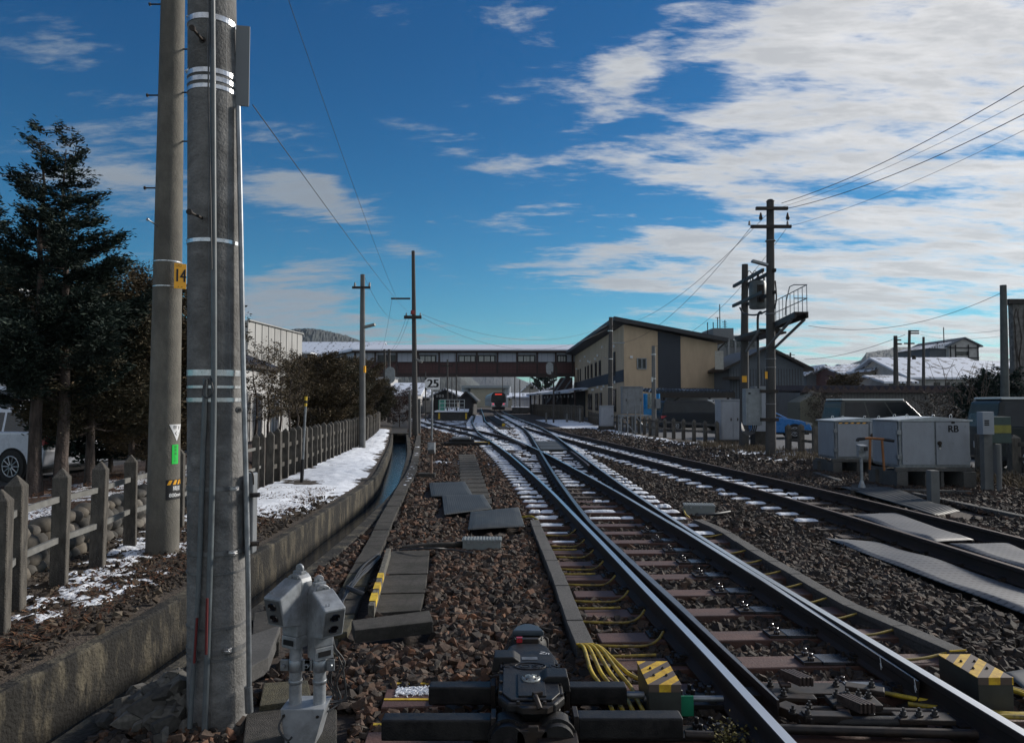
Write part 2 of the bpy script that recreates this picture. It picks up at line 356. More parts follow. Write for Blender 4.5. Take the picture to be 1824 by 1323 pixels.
# ================================================================== plan curves  X(Y)
class Curve:
    def __init__(s, pts):
        s.y = np.array([p[0] for p in pts], float); s.x = np.array([p[1] for p in pts], float)
        d = np.diff(s.x) / np.diff(s.y); m = np.zeros(len(pts)); m[0] = d[0]; m[-1] = d[-1]
        h = np.diff(s.y)
        m[1:-1] = (d[:-1] * h[1:] + d[1:] * h[:-1]) / (h[1:] + h[:-1]); s.m = m
    def __call__(s, Y):
        Y = np.asarray(Y, float); i = np.clip(np.searchsorted(s.y, Y) - 1, 0, len(s.y) - 2)
        h = s.y[i + 1] - s.y[i]; t = (Y - s.y[i]) / h; tc = np.clip(t, 0, 1)
        r = (2 * tc**3 - 3 * tc**2 + 1) * s.x[i] + (tc**3 - 2 * tc**2 + tc) * h * s.m[i] + (-2 * tc**3 + 3 * tc**2) * s.x[i + 1] + (tc**3 - tc**2) * h * s.m[i + 1]
        r = r + np.where(t > 1, (t - 1) * h * s.m[-1], 0) + np.where(t < 0, t * h * s.m[0], 0)
        return r if r.shape else float(r)
MR = Curve([(0, 1.99), (3.4, 1.82), (5, 1.74), (7.2, 1.64), (10, 1.555), (14, 1.49), (20, 1.46), (28, 1.455), (36, 1.43), (44, 1.27), (52, .90), (64, .30), (75, -.2), (100, -1.3), (145, -2.8), (220, -5.3), (400, -11.5)])
CT = Curve([(0, 1.99), (3.4, 1.82), (4.5, 1.765), (6, 1.67), (8, 1.55), (10, 1.42), (12.5, 1.26), (15, 1.07), (18, .82), (21.5, .52), (25, .17), (29, -.26), (33, -.70), (38, -1.18), (42, -1.50), (48, -1.93), (58, -2.6), (85, -3.85), (148, -6.7), (400, -18)])
FLs = [(25, .17), (29, -.27), (33, -.88), (36, -1.45), (39.6, -2.22), (44.5, -3.42), (50, -4.75), (56, -6.05), (63, -7.45), (72, -8.9), (80, -9.9), (90, -10.9), (148, -14.4), (300, -22)]
FL = Curve(FLs)
T3 = Curve([(0, 5.48), (6.8, 5.28), (8, 5.23), (10, 5.13), (12, 5.0), (16, 4.6), (21, 4.03), (26, 3.45), (32.7, 2.72), (38, 2.16), (42, 1.77), (46, 1.42), (50, 1.08), (56, .72), (64, .30), (75, -.2)])
Rin = Curve([(0, -2.45), (3.64, -2.33), (5, -2.22), (7.3, -2.13), (11.6, -2.18), (15, -2.36), (18.3, -2.74), (24, -3.45), (31.6, -4.55), (40, -5.8)])
Lin = Curve([(0, -3.12), (4.2, -2.95), (5.5, -2.85), (7.9, -2.82), (11.2, -2.87), (15.6, -2.98), (22, -3.78), (29.5, -4.85), (40, -6.5)])
FENL = Curve([(0, -3.4), (5.7, -3.85), (7.3, -4.10), (9.6, -4.42), (13.9, -4.78), (18, -5.05), (27, -5.75), (35, -6.75), (45, -8.2), (60, -10.9), (120, -22)])
FENR = Curve([(0, 14.5), (16.4, 11.2), (23.5, 9.75), (30, 8.6), (38, 7.2), (45, 6.8), (70, 7.0), (120, 7.0), (300, 3)])
G2 = .5625
def off(c, Y, d):
    e = .2; s = (c(Y + e) - c(Y - e)) / (2 * e); k = math.sqrt(1 + s * s)
    return c(Y) + d / k, Y - d * s / k
# ------------------------------------------------------------------ ground
def asph(name, col): return mat(name, col, .92, var=.25, scale=30, bump=.4, bscale=200, stain=(.09, .09, .09), stscale=.6, stamt=.5)
M_lot = asph('lot_asphalt', (.05, .05, .052)); M_lot2 = asph('yard_asphalt', (.075, .08, .088))
M_litter = mat('leaf_litter', (.050, .030, .020), .95, var=.75, scale=42, bump=1.0, bscale=60, stain=(.10, .055, .03), stscale=14, stamt=.6)
M_dirt = mat('stony_dirt', (.046, .036, .028), .97, var=.7, scale=34, bump=1.0, bscale=55, stain=(.085, .068, .05), stscale=11, stamt=.6)
M_bed = mat('canal_bed', (.012, .011, .010), .9, var=.4)
M_ball = mat('ballast_soil', (.034, .026, .022), .97, var=.6, scale=20, bump=1.0, bscale=24, stain=(.06, .042, .032), stscale=9, stamt=.6)
M_verge = mat('dry_verge', (.055, .043, .034), .97, var=.55, scale=22, bump=1.0, bscale=40, stain=(.09, .078, .06), stscale=3, stamt=.6)
def ground_cols(Y):
    f = FENL(Y); lo = Lin(Y) - .13; ro = Rin(Y) + .13; fr = FENR(Y)
    lo2 = lo; depth = -.85 if Y < 39.5 else -.03
    return [(-2500, -.3), (-300, .1), (f - 4.3, .10), (f - 4.2, .10), (f - 3.9, .30), (f - 2.5, .36), (f - .80, .42), (f - .52, .10), (f, .08), ((f + lo) / 2, .06), (lo, 0.0), (lo, depth), (ro, depth), (ro, -.03),
            (ro + .5, -.05), (1.7, -.08), (fr * .5 + .85, -.07), (fr - 2, -.06), (fr - .5, -.04), (fr + .3, -.02), (fr + 30, 0), (400, 0), (2500, 0)]
MI = [0, 0, 0, 1, 1, 1, 1, 2, 2, 2, 3, 3, 3, 4, 4, 4, 4, 5, 5, 6, 5, 5]
def ground():
    ys = [-40, -5, 0, 1.5] + [2 + .5 * i for i in range(76)] + [39.8, 40.2] + [41 + i * 2 for i in range(30)] + [110, 130, 160, 200, 280, 400, 700, 1200, 2500, 6000]
    vs = []; fs = []; mi = []
    for Y in ys:
        for (x, z) in ground_cols(min(Y, 300) if Y > 0 else 0): vs.append((x, Y, z))
    n = len(ground_cols(0))
    for j in range(len(ys) - 1):
        for i in range(n - 1):
            fs.append((j * n + i, j * n + i + 1, (j + 1) * n + i + 1, (j + 1) * n + i)); mi.append(MI[i])
    me = bpy.data.meshes.new('ground'); me.from_pydata(vs, [], fs)
    for m in (M_lot, M_litter, M_dirt, M_bed, M_ball, M_verge, M_lot2): me.materials.append(m)
    me.polygons.foreach_set('material_index', mi)
    o = bpy.data.objects.new('ground', me); scene.collection.objects.link(o); o['kind'] = 'structure'
ground()
def gz(x, Y):
    c = ground_cols(Y)
    for (a, za), (b, zb) in zip(c[:-1], c[1:]):
        if a <= x <= b and b > a: return za + (zb - za) * (x - a) / (b - a)
    return 0
# water in the channel
M_water = mat('channel_water', (.010, .016, .022), .12, var=.2, scale=3, bump=.30, bscale=9, spec=1.0)
b = MB(); ys = [1 + i * .75 for i in range(53)]
for i in range(len(ys) - 1):
    a0, a1 = ys[i], ys[i + 1]
    b.quad((Lin(a0) - .02, a0, -.42), (Rin(a0) + .02, a0, -.42), (Rin(a1) + .02, a1, -.42), (Lin(a1) - .02, a1, -.42))
b.build('water', M_water, kind='structure')
# channel walls
def wall_loft(name, fx0, fx1, zt, label):
    b = MB(); ys = [1 + i * .3 for i in range(131)]
    for i in range(len(ys)):
        Y = ys[i]; w = mnoise(Vector((Y * 1.3, 3, 0))) * .012; w2 = mnoise(Vector((Y * 2.7, 9, 0))) * .012
        x0 = fx0(Y); x1 = fx1(Y)
        b.v += [(x0, Y, -.86), (x0, Y, zt - .01 + w2), (x0 + .015, Y, zt + w2), (x1 - .015, Y, zt + w), (x1 + w, Y, zt - .015 + w), (x1 + w, Y, -.86)]
    for i in range(len(ys) - 1):
        for k in range(5):
            o = i * 6; b.f.append((o + k, o + k + 1, o + 6 + k + 1, o + 6 + k)[::-1]); b.m.append(0); b.sm.append(False)
    o = (len(ys) - 1) * 6
    b.f += [tuple(range(6)), tuple(range(o + 5, o - 1, -1))]; b.m += [0, 0]; b.sm += [False, False]
    return b.build(name, M_canal, label=label, cat='wall')
wall_loft('channel_wall', lambda Y: Lin(Y) - .12, Lin, .03, 'tall stained concrete side wall of the drainage channel nearest the picket fence')
wall_loft('channel_wall', Rin, lambda Y: Rin(Y) + .17, .0, 'low mossy concrete side wall of the drainage channel nearest the tracks')
b = MB(); b.box((-6.35, 40.3, -.25), (2.0, .5, .62)); b.bx(-6.9, -5.5, 39.0, 40.2, -.06, .06)
b.build('culvert_mouth', M_canal, bevel=.02, label='dark concrete culvert mouth where the drainage channel ends', cat='culvert')

# ------------------------------------------------------------------ rails
PROF = [(-.0635, -.153), (-.0635, -.143), (-.010, -.122), (-.0075, -.110), (-.0075, -.050), (-.0325, -.034), (-.0325, -.006), (-.026, 0), (.026, 0), (.0325, -.006), (.0325, -.034), (.0075, -.050), (.0075, -.110), (.010, -.122), (.0635, -.143), (.0635, -.153)]
def rail_mb(c, d, y0, y1, dz=0.0, extra=None, mb=None, taper=0):
    b = mb or MB(); ys = []; y = y0
    while y < y1: ys.append(y); y += .25 if y < 20 else (.6 if y < 60 else 3)
    ys.append(y1); n = len(PROF); base = len(b.v)
    for y in ys:
        dd = d + (extra(y) if extra else 0)
        x, yy = off(c, y, dd)
        e = .1; s = (c(y + e) - c(y - e)) / (2 * e); k = 1 / math.sqrt(1 + s * s)
        tf = min(1, .22 + .78 * (y - y0) / taper) if taper else 1
        for (px, pz) in PROF: b.v.append((x + px * k * tf, yy - px * s * k * tf, .17 + dz + pz - (.040 * (1 - tf) if pz > -.1 else 0)))
    for j in range(len(ys) - 1):
        for i in range(n):
            i2 = (i + 1) % n; o = base + j * n; o2 = o + n
            b.f.append((o + i, o2 + i, o2 + i2, o + i2)); b.m.append(1 if i == 7 else 0); b.sm.append(False)
    b.f.append(tuple(range(base, base + n))); b.m.append(0); b.sm.append(False)
    o = base + (len(ys) - 1) * n; b.f.append(tuple(range(o + n - 1, o - 1, -1))); b.m.append(0); b.sm.append(False)
    return b
def rail(c, d, y0, y1, parent, head, name='rail', dz=0, extra=None, label=None, taper=0):
    return rail_mb(c, d, y0, y1, dz, extra, None, taper).build(name, [M_rail, head], parent, label=label)
def bl(y):   # open left blade stands clear of its stock rail near the toe
    return .17 * max(0, 1 - (max(y, 3.9) - 3.9) / 5.6)
trackA = thing('railway_track', (MR(3), 3, 0), 'straight turnout track running from the point machine to the distant red and white train', 'railway track', 'railway tracks')
trackB = thing('railway_track', (CT(30), 30, 0), 'middle track curving left off the turnout and running past the snowy island platform edge', 'railway track', 'railway tracks')
trackC = thing('railway_track', (FL(45), 45, 0), 'far left siding track bending away between the speed sign and the island platform', 'railway track', 'railway tracks')
trackD = thing('railway_track', (T3(8), 8, 0), 'rusty right-hand track with rubber mats laid between its rails', 'railway track', 'railway tracks')
rail(MR, -G2, 3.93, 160, trackA, M_headM, 'rail', 0, bl, taper=1.8)
rail(MR, G2, 1.5, 160, trackA, M_head, 'rail', 0, label='bright polished right-hand stock rail')
rail(CT, -G2, 1.5, 29.5, trackB, M_head, 'rail', -.001, label='bright polished left-hand stock rail')
rail(CT, G2, 4.15, 200, trackB, M_head, 'rail', -.001, lambda y: -.060 * max(0, 1 - max(y - 4.15, 0) / 4.5), taper=2.2)
rail(CT, -G2, 29.8, 200, trackB, M_headM, 'rail', -.001, lambda y: .06 * max(0, 1 - max(y - 29.8, 0) / 3))
rail(FL, -G2, 29.5, 110, trackC, M_headM, 'rail', -.002)
rail(FL, G2, 26.0, 110, trackC, M_headR, 'rail', -.002, lambda y: -.14 * max(0, 1 - max(y - 26, 0) / 6))
rail(T3, -G2, 1.5, 47.0, trackD, M_headR, 'rail', -.0015, lambda y: .0)
rail(T3, G2, 1.5, 56.0, trackD, M_headR, 'rail', -.0015)
rail(CT, -G2, 17.5, 22.5, trackB, M_headR, 'check_rail', -.012, lambda y: .115 + .05 * max(0, abs(y - 20) - 2))
rail(MR, G2, 18.0, 23.3, trackA, M_headR, 'check_rail', -.012, lambda y: -.115 - .05 * max(0, abs(y - 20.6) - 2.1))
rail(CT, G2, 38.0, 42.0, trackC, M_headR, 'check_rail', -.012, lambda y: -.115)
rail(T3, G2, 45.0, 49.0, trackD, M_headR, 'check_rail', -.012, lambda y: -.12)

# ------------------------------------------------------------------ sleepers
sleepers = []     # (x0, x1, y, w) footprints
def sleeper(parent, x0, x1, Y, slope, m, w=.21, name='sleeper'):
    b = MB(); L = x1 - x0; a = math.atan(-slope)
    b.box(((x0 + x1) / 2, Y, -.068), (L, w, .15), a)
    o = b.build(name, m, parent, bevel=.006 if Y < 14 else 0, seg=1)
    sleepers.append((x0, x1, Y, w, a, parent)); return o
def slope(c, Y): return (c(Y + .3) - c(Y - .3)) / .6
Y = 3.24
for Y in [3.24, 3.80, 4.36, 4.86] + [5.40 + .6 * i for i in range(68)]:
    xl = CT(Y) - G2 - .52 if Y < 26 else MR(Y) - G2 - .5
    xr = MR(Y) + G2 + .53
    if 3.5 < Y < 4.5: xl = -.74
    sleeper(trackA, xl, xr, Y, slope(MR, Y), M_tie if Y < 13 else M_tieC, .26 if 3.5 < Y < 4.5 else .21)
Y = 26.3
while Y < 62:
    xl = (FL(Y) if Y < 38 else CT(Y)) - G2 - .5
    sleeper(trackB, xl, CT(Y) + G2 + .5, Y, slope(CT, Y), M_tieC, .22); Y += .62
Y = 38.2
while Y < 75:
    sleeper(trackC, FL(Y) - G2 - .5, FL(Y) + G2 + .45, Y, slope(FL, Y), M_tieC, .22); Y += .75
Y = 5.2
while Y < 46:
    sleeper(trackD, T3(Y) - 1.02, T3(Y) + 1.02, Y, slope(T3, Y), M_tieC, .22); Y += .6
Y = 46.5
while Y < 75:
    sleeper(trackD if Y < 50 else trackA, MR(Y) - 1.05, max(MR(Y), T3(Y)) + 1.05, Y, slope(MR, Y), M_tieC, .22); Y += .75

# fastenings: plates, clips and coach screws where rails cross the near sleepers
def fastening(b, x, y, z=.008, rz=0):
    b.box((x, y, z + .006), (.32, .15, .014), rz, 0)
    for sx in (-1, 1):
        b.box((x + sx * .085, y, z + .024), (.05, .09, .026), rz, 0)
        b.box((x + sx * .062, y, z + .042), (.05, .05, .014), rz, 0)
        for dy in (-.045, .045):
            b.cyl((x + sx * .118, y + dy, z + .010), (x + sx * .118, y + dy, z + .026), .020, n=8)
            b.cyl((x + sx * .118, y + dy, z + .024), (x + sx * .118, y + dy, z + .050), .011, n=6)
fa = {}
for (x0, x1, Y, w, a, par) in sleepers:
    if Y > 17: continue
    b = fa.setdefault(par.name, (MB(), par))[0]
    if par is trackA:
        for x in (CT(Y) - G2, MR(Y) + G2): fastening(b, x, Y, rz=a)
        if Y > 9: fastening(b, MR(Y) - G2, Y, rz=a); fastening(b, CT(Y) + G2, Y, rz=a)
    else:
        for x in (T3(Y) - G2, T3(Y) + G2): fastening(b, x, Y, -.004, rz=a)
for b, par in fa.values(): b.build('rail_fastenings', M_dark, par, kind='stuff')
for (x0, x1, Y, w, a, par) in sleepers:
    if par is trackA and 4.0 < Y < 10:
        b = MB(); b.box((MR(Y) + G2 - .20, Y, .020), (.21, .15, .022), a, 0); b.box((MR(Y) + G2 - .37, Y, .016), (.12, .15, .03), a, 1)
        for dy in (-.05, .05): b.cyl((MR(Y) + G2 - .37, Y + dy, .03), (MR(Y) + G2 - .37, Y + dy, .055), .022, n=8, mi=1); b.cyl((MR(Y) + G2 - .37, Y + dy, .05), (MR(Y) + G2 - .37, Y + dy, .078), .013, n=6, mi=1)
        b.build('slide_plate', [M_plate, M_rail], trackA, bevel=.002, seg=1)
        if Y < 8.5:
            b = MB(); b.box((CT(Y) - G2 + .2, Y, .018), (.20, .15, .022), a, 0)
            b.build('slide_plate', [M_dark, M_dark], trackA, bevel=.002, seg=1)

# ------------------------------------------------------------------ ballast stones
def hull(seed, n=9):
    r = random.Random(seed); bm = bmesh.new()
    ax, ay, az = r.uniform(.40, .62), r.uniform(.30, .48), r.uniform(.20, .40)
    for sx in (-1, 1):
        for sy in (-1, 1):
            for sz in (-1, 1):
                if n < 8 and r.random() < .15: continue
                bm.verts.new((sx * ax * r.uniform(.45, 1.1), sy * ay * r.uniform(.45, 1.1), sz * az * r.uniform(.45, 1.1)))
    if n > 8:
        for q in range(2): bm.verts.new((r.uniform(-.7, .7) * ax, r.choice((-1, 1)) * ay * 1.1, r.uniform(-.6, .6) * az))
    bmesh.ops.convex_hull(bm, input=bm.verts)
    bmesh.ops.triangulate(bm, faces=bm.faces)
    bmesh.ops.delete(bm, geom=[v for v in bm.verts if not v.link_faces], context='VERTS')
    bm.verts.index_update()
    vs = np.array([v.co[:] for v in bm.verts]); fs = np.array([[v.index for v in f.verts] for f in bm.faces]); bm.free()
    return vs, fs
def rotmats(n, rs, tilt=1.0):
    q = rs.normal(size=(n, 4)); q /= np.linalg.norm(q, axis=1)[:, None]
    w, x, y, z = q.T
    return np.stack([np.stack([1 - 2 * (y * y + z * z), 2 * (x * y - z * w), 2 * (x * z + y * w)], -1), np.stack([2 * (x * y + z * w), 1 - 2 * (x * x + z * z), 2 * (y * z - x * w)], -1), np.stack([2 * (x * z - y * w), 2 * (y * z + x * w), 1 - 2 * (x * x + y * y)], -1)], 1)
def mesh_np(name, V, Fc, mats, rndv=None, attr='rnd', smooth=False, mi=None, **kw):
    me = bpy.data.meshes.new(name); nv = len(V); nf = len(Fc); k = Fc.shape[1]
    me.vertices.add(nv); me.vertices.foreach_set('co', V.astype(np.float32).ravel())
    me.loops.add(nf * k); me.loops.foreach_set('vertex_index', Fc.astype(np.int32).ravel())
    me.polygons.add(nf); me.polygons.foreach_set('loop_start', np.arange(nf, dtype=np.int32) * k)
    me.polygons.foreach_set('loop_total', np.full(nf, k, np.int32))
    if rndv is not None:
        a = me.attributes.new(attr, 'FLOAT', 'FACE'); a.data.foreach_set('value', rndv.astype(np.float32))
    if mi is not None: me.polygons.foreach_set('material_index', mi.astype(np.int32))
    me.update(calc_edges=True); me.validate()
    me.polygons.foreach_set('use_smooth', np.full(nf, bool(smooth)))
    for m in (mats if isinstance(mats, list) else [mats]): me.materials.append(m)
    o = bpy.data.objects.new(name, me); scene.collection.objects.link(o); WL[o.name] = Vector((0, 0, 0))
    return tag(o, **kw)
HULLS = [hull(s) for s in range(14)]; HULLS2 = [hull(s + 50, 7) for s in range(8)]
def stones(name, P, S, rv, m, seed, hulls=HULLS, **kw):
    rs = np.random.RandomState(seed); n = len(P); Rm = rotmats(n, rs); ty = rs.randint(0, len(hulls), n)
    Vs = []; Fs = []; Rs = []; o = 0
    for t, (hv, hf) in enumerate(hulls):
        idx = np.where(ty == t)[0]
        if not len(idx): continue
        v = np.einsum('nij,kj->nki', Rm[idx], hv) * S[idx][:, None, None]; v[:, :, 2] *= .85; v += P[idx][:, None, :]
        f = hf[None] + (np.arange(len(idx)) * len(hv))[:, None, None] + o; o += len(idx) * len(hv)
        Vs.append(v.reshape(-1, 3)); Fs.append(f.reshape(-1, 3)); Rs.append(np.repeat(rv[idx], len(hf)))
    return mesh_np(name, np.concatenate(Vs), np.concatenate(Fs), m, np.concatenate(Rs), **kw)
STONE = [(0, (.015, .013, .012)), (.22, (.035, .029, .025)), (.40, (.056, .043, .034)), (.55, (.082, .050, .034)), (.70, (.11, .056, .034)), (.82, (.088, .078, .066)), (.92, (.16, .070, .034)), (1, (.20, .175, .14))]
M_stone = attr_mat('ballast_stone', STONE, .85, bscale=45)
BLOCK = []     # rectangles with nothing loose on them: (x0, x1, y0, y1)
def np_slope(c, Y): return c(Y)
def scatter_ballast():
    rs = np.random.RandomState(3)
    def zone(y0, y1, dens, size, hulls, seed, layers):
        allP = []; allS = []
        for (zl, fr) in layers:
            n = int((y1**2 - y0**2) / 2 * 1.6 * (1 + 3.4 / (y0 + y1)) * dens * fr)
            Y = np.sqrt(rs.uniform(y0**2, y1**2, n)); u = rs.uniform(-.80, .80, n); X = u * (Y + 1.7)
            keep = (X > Rin(Y) + .19) & (X < FENR(Y) - 1.2 + rs.uniform(-.8, .6, n))
            X = X[keep]; Y = Y[keep]; S = size * rs.lognormal(0, .36, len(X)).clip(.4, 1.9)
            z = np.full(len(X), zl) + rs.uniform(-.012, .012, len(X))
            # profile: shoulders a little higher, cribs lower
            dA = np.minimum(np.abs(X - MR(Y)), np.abs(X - CT(Y))); dD = np.abs(X - T3(Y))
            z += np.where((dA > 1.15) & (dD > 1.1), .022, 0) + np.where(dD < 1.1, .012, 0)
            z += .02 * np.sin(X * 3.1 + np.sin(Y * 1.7) * 1.5) * np.sin(Y * 2.3 + X)
            allP.append(np.stack([X, Y, z], 1)); allS.append(S)
        P = np.concatenate(allP); S = np.concatenate(allS)
        keep = np.ones(len(P), bool)
        for (a, b_, Ys, w, an, par) in sleepers:
            if Ys < y0 - 1 or Ys > y1 + 1: continue
            if par is trackD and Ys < 10: continue
            yy = P[:, 1] - (Ys + (P[:, 0] - (a + b_) / 2) * math.tan(an))
            keep &= ~((P[:, 0] > a - .02) & (P[:, 0] < b_ + .02) & (np.abs(yy) < w / 2 + S * .28))
        for (a, b_, c, d) in BLOCK:
            keep &= ~((P[:, 0] > a) & (P[:, 0] < b_) & (P[:, 1] > c) & (P[:, 1] < d))
        for (c, s0, s1) in ((MR, -G2, 3.9), (MR, G2, 0), (CT, -G2, 0), (CT, G2, 4.1), (T3, -G2, 0), (T3, G2, 0)):
            keep &= ~((np.abs(P[:, 0] - c(P[:, 1]) - s0) < .075) & (P[:, 1] > s1))
        P = P[keep]; S = S[keep]
        r = rs.beta(1.7, 1.9, len(P)); r = np.where(P[:, 0] > 2.4, r * .62, r); r = np.where((P[:, 0] > 0.3) & (P[:, 0] < 2.4), r * .75, r)
        side = (np.abs(P[:, 0] - MR(P[:, 1])) < .9) | (np.abs(P[:, 0] - CT(P[:, 1])) < .9); r = np.where(side, r * .8, r)
        stones('ballast', P, S, r, M_stone, seed, hulls, kind='stuff')
    zone(3.2, 9, 1500, .054, HULLS, 1, [(-.055, .55), (-.03, .45)])
    zone(9, 20, 480, .070, HULLS2, 2, [(-.045, 1.0)])
    zone(20, 48, 60, .11, HULLS2, 3, [(-.055, 1.0)])

# ================================================================== lettering
def text_np(txt, size):
    cu = bpy.data.curves.new('t', 'FONT'); cu.body = txt; cu.size = size; cu.align_x = 'CENTER'; cu.align_y = 'CENTER'; cu.resolution_u = 3
    ob = bpy.data.objects.new('t', cu); scene.collection.objects.link(ob)
    me = bpy.data.meshes.new_from_object(ob)
    vs = [v.co.copy() for v in me.vertices]; fs = [tuple(p.vertices) for p in me.polygons]
    bpy.data.objects.remove(ob); bpy.data.meshes.remove(me); bpy.data.curves.remove(cu)
    return vs, fs
def text_flat(b, txt, size, M, mi=0, sx=1.0, bold=0.0):
    vs, fs = text_np(txt, size)
    for dx in ((0,) if not bold else (-bold, bold)):
        b.add([M @ Vector((v.x * sx + dx, v.y, abs(dx) * .02)) for v in vs], fs, mi)
    return b
def frame_M(o, right, up):
    """matrix that maps x->right, y->up, z->facing"""
    right = Vector(right).normalized(); up = Vector(up).normalized(); n = right.cross(up)
    M = Matrix.Identity(4)
    for i, a in enumerate((right, up, n)):
        M[0][i], M[1][i], M[2][i] = a
    M[0][3], M[1][3], M[2][3] = o
    return M

# ================================================================== big pole in front
def pole_axis(p_lo, p_hi, r_lo, r_hi, top):
    d = (p_hi - p_lo); k = 1 / d.z
    def c(z): return p_lo + d * ((z - p_lo.z) * k)
    def r(z): return r_lo + (r_hi - r_lo) * (z - p_lo.z) * k
    return c, r
def pole_body(c, r, z0, z1, n=40, step=.5):
    b = MB(); zs = np.arange(z0, z1, step).tolist() + [z1]; vs = []
    for z in zs:
        p = c(z); q = r(z)
        vs += [p + Vector((math.cos(2 * math.pi * k / n) * q, math.sin(2 * math.pi * k / n) * q, 0)) for k in range(n)]
    b.add(vs, [(j * n + k, j * n + (k + 1) % n, (j + 1) * n + (k + 1) % n, (j + 1) * n + k) for j in range(len(zs) - 1) for k in range(n)], 0, True)
    b.add(vs[-n:], [tuple(range(n))], 0); return b
def ring(c, r, z, h, t, n=40, mi=0, b=None):
    b = b or MB(); p = c(z); q = r(z); vs = []
    for (rr, dz) in ((q + .0005, -h / 2), (q + t, -h / 2), (q + t, h / 2), (q + .0005, h / 2)):
        vs += [p + Vector((math.cos(2 * math.pi * k / n) * rr, math.sin(2 * math.pi * k / n) * rr, dz)) for k in range(n)]
    b.add(vs, [(j * n + k, j * n + (k + 1) % n, ((j + 1) % 4) * n + (k + 1) % n, ((j + 1) % 4) * n + k) for j in range(4) for k in range(n)], mi, False)
    return b
YA = 4.0
pA0 = at(388, 1290, YA); pA1 = at(378, 0, YA); cA, rA = pole_axis(pA0, pA1, .154, .127, 11)
PA = thing('concrete_utility_pole', cA(0), 'thick weathered concrete pole closest to the camera with steel bands and conduits strapped on', 'pole')
pole_body(cA, rA, -.1, 11.5).build('shaft', M_conc, PA)
def zpx(py, Y): return at(912, py, Y).z
for py, h, bright in [(32, .030, 1), (128, .026, 1), (142, .026, 1), (156, .022, 1), (429, .020, 1), (664, .032, 1), (689, .014, 1), (712, .022, 1), (870, .020, 0), (984, .024, 0), (1020, .008, 0), (1117, .012, 0), (1158, .024, 0), (1172, .012, 0)]:
    ring(cA, rA, zpx(py, YA - .1), h, .0035 if h > .01 else .005).build('band', M_band if bright else M_bandD, PA)
b = MB()
for py, px in ((870, 418), (984, 415), (1158, 405), (429, 340), (32, 340), (128, 338)):
    b = MB(); p = at(px, py, YA - .13 if px > 350 else YA - .06); b.box(p, (.035, .03, .022), -.3 if px > 350 else .9); b.cyl(p + Vector((-.02, -.012, 0)), p + Vector((.02, -.02, 0)), .006, n=8)
    b.build('band_buckle', M_band, PA, bevel=.002, seg=1)
def conduit(pts, r, m, name='conduit', n=10, sub=3):
    return MB().tube([at(*p) for p in pts], r, n, sub=sub).build(name, m, PA)
conduit([(377, -120, 3.80), (379, 100, 3.82), (380, 300, 3.83), (381, 500, 3.835), (381, 700, 3.84), (378, 870, 3.835), (373, 1050, 3.83), (368, 1200, 3.825), (364, 1312, 3.82)], .0150, M_pvc)
conduit([(366, 674, 3.85), (362, 800, 3.845), (357, 950, 3.84), (352, 1080, 3.835), (344, 1200, 3.83), (338, 1296, 3.82)], .0130, M_pvc)
conduit([(424, 190, 3.97), (429, 420, 3.96), (433, 650, 3.95), (438, 850, 3.94), (442, 1050, 3.94), (444, 1250, 3.93)], .0140, M_galv)
MB().tube([at(442, 1222, 3.93), at(444, 1268, 3.93)], .021, 12).build('conduit', M_galv, PA)
conduit([(367, 676, 3.835), (362, 690, 3.83), (361, 702, 3.83), (368, 708, 3.83), (376, 703, 3.82), (379, 690, 3.82), (374, 672, 3.825)], .0035, M_cab, 'wire_loop', 6)
conduit([(372, -60, 3.79), (373, 60, 3.80), (371, 150, 3.80), (374, 290, 3.81), (377, 480, 3.81)], .004, M_cab, 'wire', 6)
for pts in (((351, 1100, 3.82), (346, 1180, 3.815)), ((369, 1065, 3.808), (367, 1165, 3.805))):
    MB().tube([at(*p) for p in pts], .0070, 8).build('red_marking_tape', mat('red_tape', (.11, .009, .010), .7), PA)
for (x0, y0, x1, y1) in ((361, 72, 343, 51), (361, 389, 338, 378)):
    b = MB(); a = at(x0, y0, YA - .125); e = at(x1, y1, YA - .30); b.cyl(a, e, .0075, n=10); b.cyl(e, e + (e - a).normalized() * .012, .015, n=12); b.cyl(a, a + (e - a) * .04, .018, n=12)
    b.build('step_bolt', M_dark, PA)
b = MB(); pts_ = [(cA(z), rA(z), z) for z in np.arange(.0, 9, .4)]
for az_ in (-1.38, -.62):
    b = MB(); b.tube([Vector((c_.x + math.cos(az_) * (r_q - .0005), c_.y + math.sin(az_) * (r_q - .0005), z_)) for c_, r_q, z_ in pts_], .0016, 5); b.build('mould_seam', M_bandD, PA)
b = MB(); p = at(424, 730, YA - .12); b.cyl(p, p + Vector((.012, -.012, 0)), .017, n=16); b.cyl(p + Vector((.012, -.012, 0)), p + Vector((.015, -.015, 0)), .009, n=12, mi=1); b.build('pole_plug', [M_conc, M_ink], PA)
p0 = at(432, 118, YA); b = MB(); b.box(p0, (.075, .012, .455), R(10)); b.box(p0 + Vector((-.02, .03, -.05)), (.02, .05, .03)); b.build('side_plate', mat('plate_grey', (.16, .18, .195), .5, var=.08, stain=(.12, .13, .14)), PA, bevel=.002)
